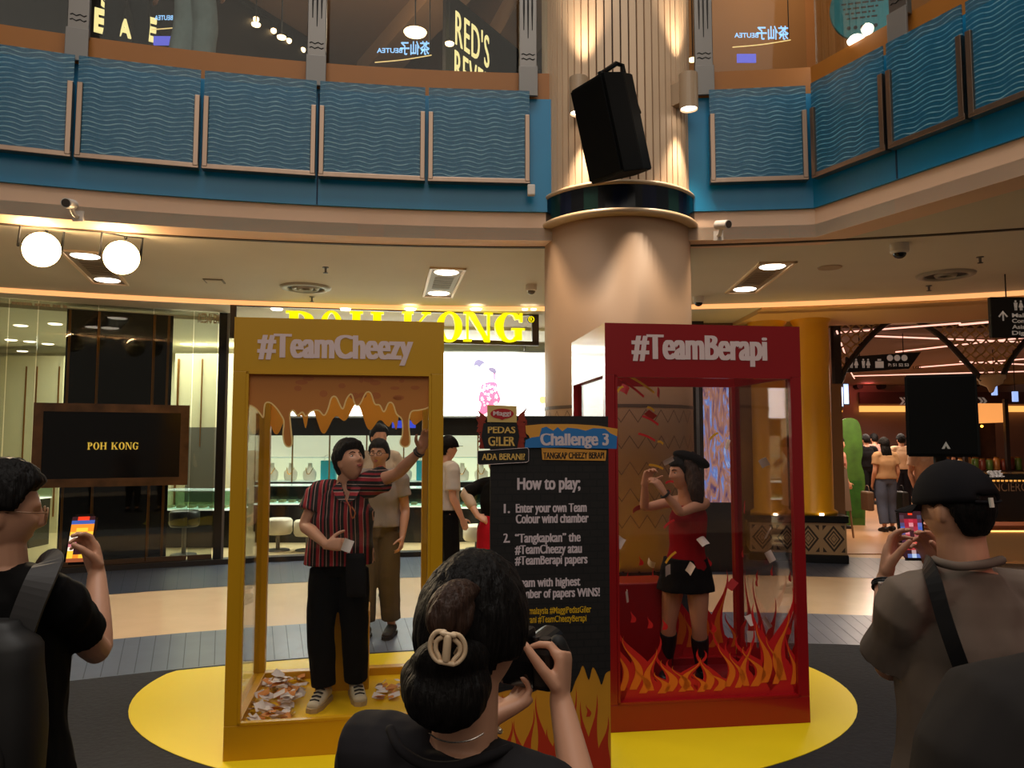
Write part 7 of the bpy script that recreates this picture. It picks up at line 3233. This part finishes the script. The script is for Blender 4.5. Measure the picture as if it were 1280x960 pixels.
# bag strap across his back, with its bag
bs = thing('crossbody_bag', 'black crossbody bag with strap across the back of the capped man', 'bag', tuple(A(1240, 930, 2.15)))
c = bs.location
bm = BM()
P = catmull([A(*p) - c for p in ((1168, 745, 2.03), (1158, 712, 1.97), (1157, 702, 1.88), (1166, 722, 1.795), (1180, 772, 1.758), (1200, 830, 1.74), (1228, 900, 1.745), (1262, 960, 1.80), (1290, 985, 1.92), (1290, 970, 2.05), (1260, 930, 2.13))], 5)
rows = []
for i, p in enumerate(P):
    dd = (P[min(i + 1, len(P) - 1)] - P[max(i - 1, 0)]).normalized()
    out = (p + c - A(1212, 850, 1.93))
    out.z = 0
    side = dd.cross(out.normalized() + V((0, 0, 0.3 if i < 18 else 0))).normalized() * 0.017
    nn = dd.cross(side).normalized() * 0.002
    rows.append([bm.verts.new(p + side + nn), bm.verts.new(p - side + nn), bm.verts.new(p - side - nn), bm.verts.new(p + side - nn)])
for a, b in zip(rows, rows[1:]):
    for k in range(4):
        bm.faces.new((a[k], a[(k + 1) % 4], b[(k + 1) % 4], b[k]))
obj('strap', bm, mat('strap_black', (14, 14, 16), 0.35), bs)
bm = BM()
box(bm, (0, 0.03, 0), (0.22, 0.07, 0.15), bev=0.02)
obj('pouch', bm, mat('strap_black', (14, 14, 16), 0.35), bs)
phone_obj(A(1140, 668, 2.175), (0.99, -0.05, 0.0), (-0.02, 0.1, 1), 'dark phone with reddish picture held up by the capped man at right',
          [(Da, Da, Re_, Da, Da), ((70, 50, 60), Da, Da, Da, (60, 60, 80)), ((90, 40, 50), (150, 30, 50), (170, 40, 60), (150, 30, 50), (80, 40, 60)), ((70, 70, 110), (140, 30, 50), (200, 130, 140), (130, 30, 40), (90, 100, 170)),
           (Bl, (150, 40, 60), (120, 60, 70), (150, 40, 60), Bl), ((80, 80, 130), (190, 120, 130), Da, (170, 70, 80), (100, 120, 190)), ((60, 50, 80), (160, 50, 60), Da, (150, 80, 80), (90, 90, 140)),
           ((70, 40, 60), (180, 70, 60), (60, 30, 40), (170, 90, 80), (70, 50, 80)), ((60, 30, 40), (190, 60, 50), (190, 110, 90), (190, 70, 60), (60, 40, 50)), ((150, 60, 60), (160, 50, 50), (170, 60, 60), (160, 50, 50), (120, 60, 60)),
           (Da, Da, (180, 150, 150), Da, Da), (Da, (90, 110, 170), (180, 200, 230), (90, 110, 170), Da)], 0.0695, 0.144)
w = J['wrL']
dd = (J['wrL'] - J['elL']).normalized()
wt = thing('wristwatch', 'dark wristwatch on the left wrist of the capped man', 'watch', tuple(w - dd * 0.02))
q = dd.to_track_quat('Z', 'Y').to_matrix()
bm = BM()
tube(bm, [q @ V((0.033 * math.cos(a), 0.031 * math.sin(a), 0)) for a in [i * 0.3307 for i in range(20)]], (0.003), 6, caps=False)
tube(bm, [q @ V((0.034 * math.cos(a), 0.032 * math.sin(a), 0.006)) for a in [i * 0.3307 for i in range(20)]], (0.003), 6, caps=False)
tube(bm, [q @ V((0.034 * math.cos(a), 0.032 * math.sin(a), -0.006)) for a in [i * 0.3307 for i in range(20)]], (0.003), 6, caps=False)
obj('band', bm, M_blackm, wt)
bm = BM()
box(bm, (-0.02, -0.032, 0), (0.03, 0.012, 0.032), bev=0.003)
obj('case', bm, mat('watch_case', (200, 190, 180), 0.3, 0.6), wt)

# ---------------------------------------------------------------- dark shoulder at the right edge, nearest to the camera
J = {'s': 0.98}
J['shL'], J['shR'] = A(1268, 925, 0.80), A(1660, 925, 0.80)
J['neck'] = A(1464, 860, 0.80)
J['pel'] = V((J['neck'].x, 0.82, 0.93))
J['head'] = A(1466, 690, 0.81)
J['hfw'] = V((-0.3, 1, 0))
J['elL'], J['elR'] = A(1212, 1290, 0.78), V((J['shR'].x + 0.05, 0.8, 1.1))
J['wrL'], J['wrR'] = J['elL'] + V((0.02, 0.10, -0.22)), J['elR'] + V((0, 0.1, -0.22))
for k, sg in (('L', 1), ('R', -1)):
    J['hd' + k], J['hp' + k], J['ht' + k] = V((0, 0.3, -1)), V((sg, 0, 0)), V((0, 1, 0))
legs_default(J, (0, 1, 0))
pk = person('person in dark tee nearest to the camera, only a dark shoulder showing at right', base_of(J))
M = human(pk, J, M_skin, 0.008, False)
hair(pk, M)
shirt(pk, J, cloth('soft_black', (40, 37, 36), 0.06), 0.008, 0.02, 0.7, srad=0.085, drape=0.02, wr=0.004)
trousers(pk, J, cloth('dark_trousers', (24, 23, 24)), 0.014)
shoes(pk, J, cloth('black_shoe', (18, 18, 18)))

# ---------------------------------------------------------------- man in the yellow booth
ZF = YP - 0.05 + 0.0115
J = {'s': 0.955}
J['shR'], J['shL'] = A(400, 616, 4.76), A(458, 607, 4.72)
J['neck'] = A(431, 603, 4.75)
J['pel'] = A(424, 700, 4.79)
J['head'] = A(438, 578, 4.71)
J['hfw'], J['hup'] = V((0.66, -0.62, 0.42)), V((-0.1, 0.1, 1))
J['elR'], J['wrR'] = A(381, 656, 4.70), A(408, 681, 4.52)
J['elL'], J['wrL'] = A(496, 592, 4.64), A(526, 563, 4.56)
J['hdR'], J['hpR'], J['htR'] = V((1, -0.12, 0.05)), V((0, 0.9, -0.2)), V((0, -0.3, 1))
J['hdL'], J['hpL'], J['htL'] = V((0.35, -0.1, 0.9)), V((0.5, -0.8, 0)), V((-1, 0, 0.2))
f1, f2 = onz(399, 885, ZF), onz(443, 877, ZF)
J['anR'], J['anL'] = f1 + V((0, 0.10, 0.081)), f2 + V((-0.01, 0.10, 0.081))
J['hipR'], J['hipL'] = J['pel'] + V((-0.085, 0.0, -0.05)), J['pel'] + V((0.085, 0.0, -0.05))
J['knR'], J['knL'] = J['hipR'].lerp(J['anR'], 0.5) + V((-0.01, -0.05, 0)), J['hipL'].lerp(J['anL'], 0.5) + V((0.01, -0.05, 0))
J['toeR'], J['toeL'] = V((-0.12, -1, 0)), V((0.35, -1, 0))
J['arm'] = 0.95
py_ = person('man in red and black striped shirt reaching up inside the yellow booth', base_of(J))
M = human(py_, J, M_skin, 0.0055, True, {'R': {'curl': (35, 45, 30)}, 'L': {'curl': (18, 22, 15), 'spread': 0.2}})
hair(py_, M, M_hair, 0.024, 0.024, 0.44, 0.02, -0.55, 0.008, 7.0, fringe=0.014)
face_parts(py_, M)
cs = [(18, 14, 15), (158, 34, 44), (196, 160, 150), (18, 14, 15), (150, 30, 40), (130, 24, 34), (18, 14, 15), (190, 150, 140)]
bd = [0.0, 0.22, 0.46, 0.50, 0.66, 0.72, 0.80, 0.96]
S1 = stripes_mat('stripes_body', cs, 0.085, 'X', bounds=bd)
S2 = stripes_mat('stripes_sleeve', cs, 0.085, 'Z', bounds=bd)
shirt(py_, J, S1, 0.007, 0.022, 0.60, srad=0.085, drape=0.035, wr=0.006, sep_sleeves={'R': S1, 'L': S2}, hem=0.02)
# open V of the collar: take the cloth away where the neck shows
sh_o = [c_ for c_ in py_.children if c_.name.startswith('shirt')][0]
bm = bmesh.new()
bm.from_mesh(sh_o.data)
pl = Vector((0, 0, CAM_H))
gone = []
for f in bm.faces:
    c_ = f.calc_center_median()
    if f.normal.y > -0.1:
        continue
    ta, tb = A(426, 602, c_.y), A(442, 602, c_.y)
    tc = A(434, 628, c_.y)
    if c_.z > tc.z:
        t_ = (c_.z - tc.z) / max(ta.z - tc.z, 1e-6)
        if tc.x + (ta.x - tc.x) * t_ < c_.x < tc.x + (tb.x - tc.x) * t_:
            gone.append(f)
bmesh.ops.delete(bm, geom=gone, context='FACES')
bm.to_mesh(sh_o.data)
bm.free()
bm = BM()
fc = M @ V((0, 0, 0))
for s in (-1, 1):
    P = [A(433 + s * 8, 602, 4.665), A(434, 630, 4.60)]
    q = [A(433 + s * 12, 623, 4.60), A(433 + s * 18, 610, 4.645)]
    bm.faces.new([bm.verts.new(p) for p in (P[0], P[1], q[0], q[1])])
r = bmesh.ops.extrude_face_region(bm, geom=list(bm.faces))
bmesh.ops.translate(bm, verts=[v for v in r['geom'] if isinstance(v, bmesh.types.BMVert)], vec=(0, -0.008, 0))
obj('collar', bm, S2, py_, True)
trousers(py_, J, cloth('black_trousers', (17, 16, 17)), 0.008, 0.012, 0.97, 0.012, 0.005)
M_sneak = mat('sneaker_cream', (206, 196, 170), 0.6)
shoes(py_, J, M_sneak, mat('sneaker_sole', (176, 156, 120), 0.6))
for k in 'LR':
    td = V(J['toe' + k]).normalized()
    b = J['an' + k]
    bm = BM()
    rr_ = UP.cross(td)
    for i in range(4):
        p = b + td * (0.055 + 0.03 * i) + UP * (0.012 - 0.012 * i)
        tube(bm, [p - rr_ * 0.025, p + UP * 0.006, p + rr_ * 0.025], 0.005, 6)
    obj('laces', bm, mat('lace_black', (24, 22, 22), 0.7), py_, True)
# dark jacket tied at his waist
jk = thing('hanging_jacket', 'black cloth hanging from the waist of the man in the striped shirt', 'cloth', tuple(A(445, 718, 4.62)))
bm = BM()
ring_loft(bm, densify([(A(444, 692, 4.63) - jk.location, V((1, 0, 0)), V((0, 1, 0)), 0.055, 0.02), (A(445, 718, 4.62) - jk.location, V((1, 0, 0)), V((0, 1, 0)), 0.062, 0.024), (A(446, 746, 4.62) - jk.location, V((1, 0, 0)), V((0, 1, 0)), 0.058, 0.014)]), 18, 3.5)
obj('cloth_panel', bm, cloth('panel_black', (30, 29, 31)), jk, smooth=True)
pp = paper(P_W[0], A(434, 682, 4.43), (1.3, 0.4, 0.3), 'folded paper slip in the lowered hand of the man in the striped shirt', None)
wb = thing('wrist_beads', 'dark bead bracelet on the raised wrist of the man in the striped shirt', 'bracelet', tuple(J['wrL']))
dd = (J['wrL'] - J['elL']).normalized()
q = dd.to_track_quat('Z', 'Y').to_matrix()
bm = BM()
for z in (-0.01, -0.026):
    tube(bm, [q @ V((0.032 * math.cos(a), 0.03 * math.sin(a), z)) for a in [i * 0.3307 for i in range(20)]], 0.005, 6, caps=False)
obj('beads', bm, mat('bead_dark', (44, 34, 28), 0.4), wb)
# necklace tassels on his chest
nt_ = thing('necklace', 'gold tassel necklace on the striped shirt in the yellow booth', 'necklace', tuple(A(439, 640, 4.575)))
bm = BM()
tube(bm, catmull([A(*p) - nt_.location for p in ((429, 620, 4.62), (437, 632, 4.588), (438, 640, 4.575), (441, 648, 4.575), (444, 641, 4.578), (440, 634, 4.588))], 4), 0.004, 6)
obj('cord', bm, mat('tassel_gold', (176, 92, 40), 0.5), nt_)

# ---------------------------------------------------------------- dancer in the red booth
ZF = RP - 0.05 + 0.0115
J = {'s': 0.90, 'woman': True}
J['shL'], J['shR'] = A(880, 629, 5.03), A(843, 627, 5.24)
J['neck'] = A(859, 616, 5.13)
J['pel'] = A(857, 714, 5.17)
J['head'] = A(852, 592, 5.10)
J['hfw'], J['hup'] = V((-0.93, -0.36, -0.05)), V((0.05, 0, 1))
J['elL'], J['wrL'] = A(851, 640, 4.88), A(830, 616, 4.84)
J['elR'], J['wrR'] = A(806, 634, 5.12), A(806, 604, 5.04)
J['hdL'], J['hpL'], J['htL'] = V((-0.5, 0.1, 0.8)), V((-0.5, 0.6, -0.5)), V((0.3, 0.2, 1))
J['hdR'], J['hpR'], J['htR'] = V((0.3, -0.2, 0.9)), V((0.4, -0.8, 0)), V((0.8, 0.2, 0))
f1, f2 = onz(832, 848, ZF), onz(880, 856, ZF)
J['anR'], J['anL'] = f1 + V((0.02, 0.05, 0.077)), f2 + V((0.0, 0.06, 0.077))
J['hipR'], J['hipL'] = J['pel'] + V((-0.066, 0.05, -0.05)), J['pel'] + V((0.066, -0.05, -0.05))
J['knR'], J['knL'] = J['hipR'].lerp(J['anR'], 0.5) + V((-0.02, -0.05, 0)), J['hipL'].lerp(J['anL'], 0.5) + V((-0.015, -0.05, 0))
J['toeR'], J['toeL'] = V((-0.35, -1, 0)), V((-0.2, -1, 0))
J['arm'] = 0.80
pd = person('woman in beret, red top and black mini skirt dancing inside the red booth', base_of(J))
M = human(pd, J, M_skin, 0.005, True, {'L': {'curl': (25, 35, 25)}, 'R': {'curl': (30, 45, 30)}})
hair(pd, M, M_hair, 0.018, 0.004, 0.42, -0.1, -0.9, 0.004, 3.0)
face_parts(pd, M)
bm = BM()
tube(bm, [A(860, 580, 5.07), A(867, 597, 5.03), A(870, 612, 4.99), A(872, 626, 4.98), A(871, 636, 4.99)], [(0.05, 0.06), (0.055, 0.06), (0.05, 0.045), (0.04, 0.03), (0.02, 0.015)], 16, 4)
put_mesh('long_hair', solidify(bm, 0.006, 2, 0.004, 40), M_hairb, pd)
bm = BM()
Mb = head_frame(A(864, 575, 5.12), (-0.9, -0.3, 0.25), V((0.35, 0.05, 1)))
sphere_grid(bm, lambda d: V((d.x * 0.115, d.y * 0.13, d.z * (0.05 if d.z > 0 else 0.035) + 0.012 * d.y)), Mb, 32, 18)
ball(bm, Mb @ V((0, 0, 0.052)), (0.006, 0.006, 0.012))
put_mesh('beret', solidify(bm, 0.006, 2, 0.002, 20), cloth('beret_black', (18, 16, 18)), pd)
M_redtop = cloth('red_top', (150, 18, 28))
bm = BM()
ring_loft(bm, densify(torso_rings(J, 0.95, 0.010, 1, 5)))
put_mesh('top', solidify(bm, 0.006, 2, 0.002), M_redtop, pd)
bm = BM()
ring_loft(bm, densify([(J['pel'] + UP * 0.09, V((1, 0, 0)), V((0, 1, 0)), 0.145, 0.13), (J['pel'] - UP * 0.0, V((1, 0, 0)), V((0, 1, 0)), 0.168, 0.15), (J['pel'] - UP * 0.12, V((1, 0, 0)), V((0, 1, 0)), 0.19, 0.17)]), 28, 2.1)
put_mesh('skirt', solidify(bm, 0.007, 2, 0.004, 18), cloth('skirt_black', (20, 18, 18)), pd)
for k in 'LR':
    kn, an = J['kn' + k], J['an' + k]
    bm = BM()
    t0 = kn.lerp(an, 0.22)
    tube(bm, [t0, kn.lerp(an, 0.45), kn.lerp(an, 0.8), an], [0.058, 0.056, 0.042, 0.04], 16, 3, caps=False)
    td = V(J['toe' + k]).normalized()
    b = an - UP * 0.04
    tube(bm, [b - td * 0.035, b + td * 0.06 - UP * 0.004, b + td * 0.15 - UP * 0.012], [(0.038, 0.04), (0.042, 0.034), (0.036, 0.024)], 14, 3)
    put_mesh('boot', solidify(bm, 0.006, 2), mat('boot_black', (15, 14, 14), 0.4), pd)
wt = thing('wristwatch', 'dark wristband on the dancer in the red booth', 'watch', tuple(J['wrL']))
dd = (J['wrL'] - J['elL']).normalized()
q = dd.to_track_quat('Z', 'Y').to_matrix()
bm = BM()
tube(bm, [q @ V((0.028 * math.cos(a), 0.028 * math.sin(a), -0.012)) for a in [i * 0.3307 for i in range(20)]], 0.008, 6, caps=False)
obj('band', bm, M_blackm, wt)


# ---------------------------------------------------------------- everyone further away
def easy(label, J, top, bottom, skin=None, voxel=0.012, hair_kw=None, hair_m=None, face=False, sleeve=0.6, wide=0.01, shoe=(30, 28, 28), long_hair=False, cap=None, srad=0.075, leg=0.93):
    r_ = person(label, base_of(J))
    M_ = human(r_, J, skin or M_skin, voxel, face)
    hair(r_, M_, hair_m, **(hair_kw or {}), nu=36, nv=26)
    if face:
        face_parts(r_, M_)
    shirt(r_, J, top, voxel, 0.018, sleeve, srad=srad, drape=0.02, wr=0.004)
    trousers(r_, J, bottom, voxel, 0.014, leg, wide)
    shoes(r_, J, mat('shoe_%d_%d' % (shoe[0], shoe[2]), shoe, 0.6))
    if long_hair:
        bm = BM()
        h = J['head']
        f = J['hfw'].normalized()
        s = J['s']
        tube(bm, [h - f * 0.03 * s, h - f * 0.07 * s - UP * 0.1 * s, h - f * 0.08 * s - UP * 0.22 * s, h - f * 0.085 * s - UP * 0.34 * s], [(0.085 * s, 0.07 * s), (0.095 * s, 0.06 * s), (0.10 * s, 0.045 * s), (0.05 * s, 0.02 * s)], 16, 3)
        put_mesh('long_hair', solidify(bm, voxel, 2, 0.006, 30), M_hair, r_)
    if cap:
        bm = BM()
        sphere_grid(bm, lambda d: head_pt(d, False) * 1.32 if d.z > 0.15 else V((d.x * 0.08, d.y * 0.1, 0.02)), M_, 30, 20)
        c_ = obj('cap', bm, cap, r_, True, True)
        bm = BM()
        ring_loft(bm, [(M_ @ V((0, 0.05, 0.03)), (M_.to_3x3() @ V((1, 0, 0))).normalized(), (M_.to_3x3() @ V((0, 1, 0))).normalized(), 0.075, 0.12), (M_ @ V((0, 0.05, 0.036)), (M_.to_3x3() @ V((1, 0, 0))).normalized(), (M_.to_3x3() @ V((0, 1, 0))).normalized(), 0.075, 0.12)], 20, 2.0)
        obj('brim', bm, cap, c_)
    return r_, M_


# behind the yellow booth
p = onz(472, 796, 0.008)
J = stand(p, math.radians(186), 1.69, woman=False, step=0.06)
J['hfw'] = V((-0.15, -1, 0.02))
r7, M7 = easy('man in grey tee and khaki trousers standing behind the yellow booth', J, cloth('grey_tee', (150, 138, 130)), cloth('khaki', (104, 88, 66)), face=True, voxel=0.009, hair_kw={'front': 0.45}, wide=0.02)
gl = thing('eyeglasses', 'thin eyeglasses on the man in the grey tee behind the yellow booth', 'glasses', tuple(M7 @ V((0, 0.09, 0.01))))
bm = BM()
for s in (-1, 1):
    tube(bm, [M7 @ V((s * 0.034 + 0.024 * math.cos(a), 0.1, 0.008 + 0.018 * math.sin(a))) - gl.location for a in [i * 0.3927 for i in range(17)]], 0.0022, 6, caps=False)
tube(bm, [M7 @ V((-0.011, 0.102, 0.012)) - gl.location, M7 @ V((0.011, 0.102, 0.012)) - gl.location], 0.002, 6)
obj('rim', bm, M_blackm, gl)
for s in (-1, 1):
    bm = BM()
    tube(bm, [M7 @ V((s * 0.058, 0.098, 0.012)) - gl.location, M7 @ V((s * 0.082, 0.05, 0.012)) - gl.location, M7 @ V((s * 0.083, -0.01, 0.012)) - gl.location], 0.002, 6)
    obj('temple', bm, M_blackm, gl)
p = onz(470, 748, 0.003)
J = stand(p, math.radians(150), 1.86)
easy('person with dark hair and pale shirt behind the man in the grey tee', J, cloth('pale_shirt', (206, 188, 166)), cloth('dark_jeans', (34, 34, 42)), face=False, voxel=0.012)
p = onz(556, 752, 0.003)
J = stand(p, math.radians(62), 1.73)
easy('person in black cap and white shirt standing right of the yellow booth', J, cloth('white_shirt', (196, 186, 176)), cloth('black_trousers', (17, 16, 17)), voxel=0.009, cap=cloth('cap_black', (22, 21, 24), 0.05), sleeve=0.8, srad=0.08)
# helper in the red wrap beside the board
p = onz(622, 790, 0.006)
J = stand(p, math.radians(205), 1.60, woman=True)
J['elR'] = A(582, 617, J['pel'].y + 0.02)
J['wrR'] = A(597, 645, J['pel'].y - 0.1)
J['hdR'], J['hpR'], J['htR'] = V((0.9, -0.1, -0.4)), V((0, 0.6, -0.6)), V((0, 0, 1))
rh, Mh = easy('person in black tee and red wrap, hand on hip, half hidden by the board', J, cloth('black_tee', (15, 14, 14)), cloth('red_wrap', (178, 22, 38)), voxel=0.009, sleeve=0.95, srad=0.066)
bm = BM()
ring_loft(bm, densify([(J['pel'] + UP * 0.13, V((1, 0, 0)), V((0, 1, 0)), 0.145, 0.125), (J['pel'], V((1, 0, 0)), V((0, 1, 0)), 0.185, 0.15), (J['pel'] - UP * 0.42, V((1, 0, 0)), V((0, 1, 0)), 0.205, 0.17)]), 28, 2.2)
put_mesh('wrap_skirt', solidify(bm, 0.009, 2, 0.006, 16), cloth('red_wrap', (178, 22, 38)), rh)
bm = BM()
tube(bm, [J['elR'].lerp(J['shR'], 0.12), J['elR'], J['elR'].lerp(J['wrR'], 0.5)], [0.056, 0.054, 0.048], 14, 2)
put_mesh('arm_sleeve', solidify(bm, 0.008, 1), cloth('beige_sleeve', (190, 164, 140)), rh)

# the corridor
TW = math.radians
crowd = [(1110, 664, 0, 1.74, 'woman with long dark hair, beige top and blue jeans walking into the corridor', (168, 132, 96), (84, 94, 116), True, 0.06),
         (1076, 634, 0.1, 1.86, 'person in navy top at the left of the walking group in the corridor', (28, 30, 44), (24, 26, 36), False, 0.08),
         (1086, 637, -0.1, 1.84, 'person in black top with tan bag strap in the walking group', (18, 17, 18), (22, 22, 26), False, 0.1),
         (1096, 630, 0.0, 1.88, 'person in pinkish top in the middle of the walking group', (176, 132, 120), (28, 28, 36), False, 0.05),
         (1130, 642, 0.15, 1.84, 'person in cream tee at the right of the walking group', (222, 186, 150), (30, 30, 38), False, 0.1),
         (1141, 627, -0.05, 1.84, 'person in dark top close left of the stand speaker', (22, 20, 22), (26, 26, 30), False, 0.07)]
for px_, py_f, hd, h, lb, tc_, bc_, wom, st in crowd:
    p = onz(px_, py_f, 0.014)
    J = stand(p, hd, h, woman=wom, step=st)
    easy(lb, J, cloth('crowd_%d_%d' % (tc_[0], tc_[2]), tc_), cloth('crowdb_%d_%d' % (bc_[0], bc_[2]), bc_), voxel=0.014, long_hair=wom, wide=0.02)
    if wom:
        for nm, lab, off, col, sg in (('shoulder_bag', 'brown bag in the left hand of the woman in blue jeans', J['wrL'], (96, 72, 52), -1), ('shoulder_bag', 'black bag at the right side of the woman in blue jeans', J['wrR'], (20, 18, 18), 1)):
            b_ = thing(nm, lab, 'bag', tuple(off - UP * 0.33 + V((0.11 * sg, 0, 0))))
            bm = BM()
            box(bm, (0, 0, 0), (0.13, 0.32, 0.36), bev=0.03)
            obj('bag_body', bm, mat('bag_%d' % col[0], col, 0.6), b_)
            bm = BM()
            tube(bm, catmull([(0, -0.1, 0.17), (0, -0.05, 0.28), (0, 0.05, 0.28), (0, 0.1, 0.17)], 4), 0.008, 6)
            obj('handle', bm, mat('bag_%d' % col[0], col, 0.6), b_)
p = onz(1160, 678, 0.014)
J = stand(p, TW(178), 1.78)
easy('person in printed cream tee standing behind the stand speaker', J, cloth('cream_tee', (222, 190, 166)), cloth('dark_jeans', (34, 34, 42)), voxel=0.012, face=False, shoe=(60, 58, 62))
p = onz(1051, 660, 0.014)
J = stand(p, TW(95), 1.74)
easy('person in pink tee at the left side of the corridor by the easel', J, cloth('pink_tee', (186, 128, 110)), cloth('grey_shorts', (50, 46, 46)), voxel=0.014)
p = at(1208, 610, 17.92)
J = stand(V((p.x, 17.92, 0.014)), TW(190), 1.85)
easy('bartender in dark clothes behind the kiosk counter', J, cloth('bar_dark', (30, 24, 22)), cloth('bar_dark', (30, 24, 22)), voxel=0.014)
# the upper floor
p = fas_point(240, -0.45, 420)
J = stand(V((p.x, p.y, 5.22)), 0.35, 1.72, step=0.05)
easy('person in wide light grey trousers standing behind the upper glass', J, cloth('upper_shirt', (150, 140, 130)), cloth('pale_denim', (132, 140, 142)), voxel=0.012, wide=0.04)
p = fas_point(154, -0.6, 420)
J = stand(V((p.x, p.y, 5.22)), 0.1, 1.72)
for k, sg in (('L', -1), ('R', 1)):
    J['an' + k] += V((sg * 0.06, 0, 0))
    J['kn' + k] += V((sg * 0.05, 0, 0))
easy('person in dark clothes standing before the glowing letters upstairs', J, cloth('upper_dark', (30, 28, 30)), cloth('upper_dark', (30, 28, 30)), voxel=0.012, wide=0.0)
for _s in _bench:
    bpy.data.scenes.remove(_s)
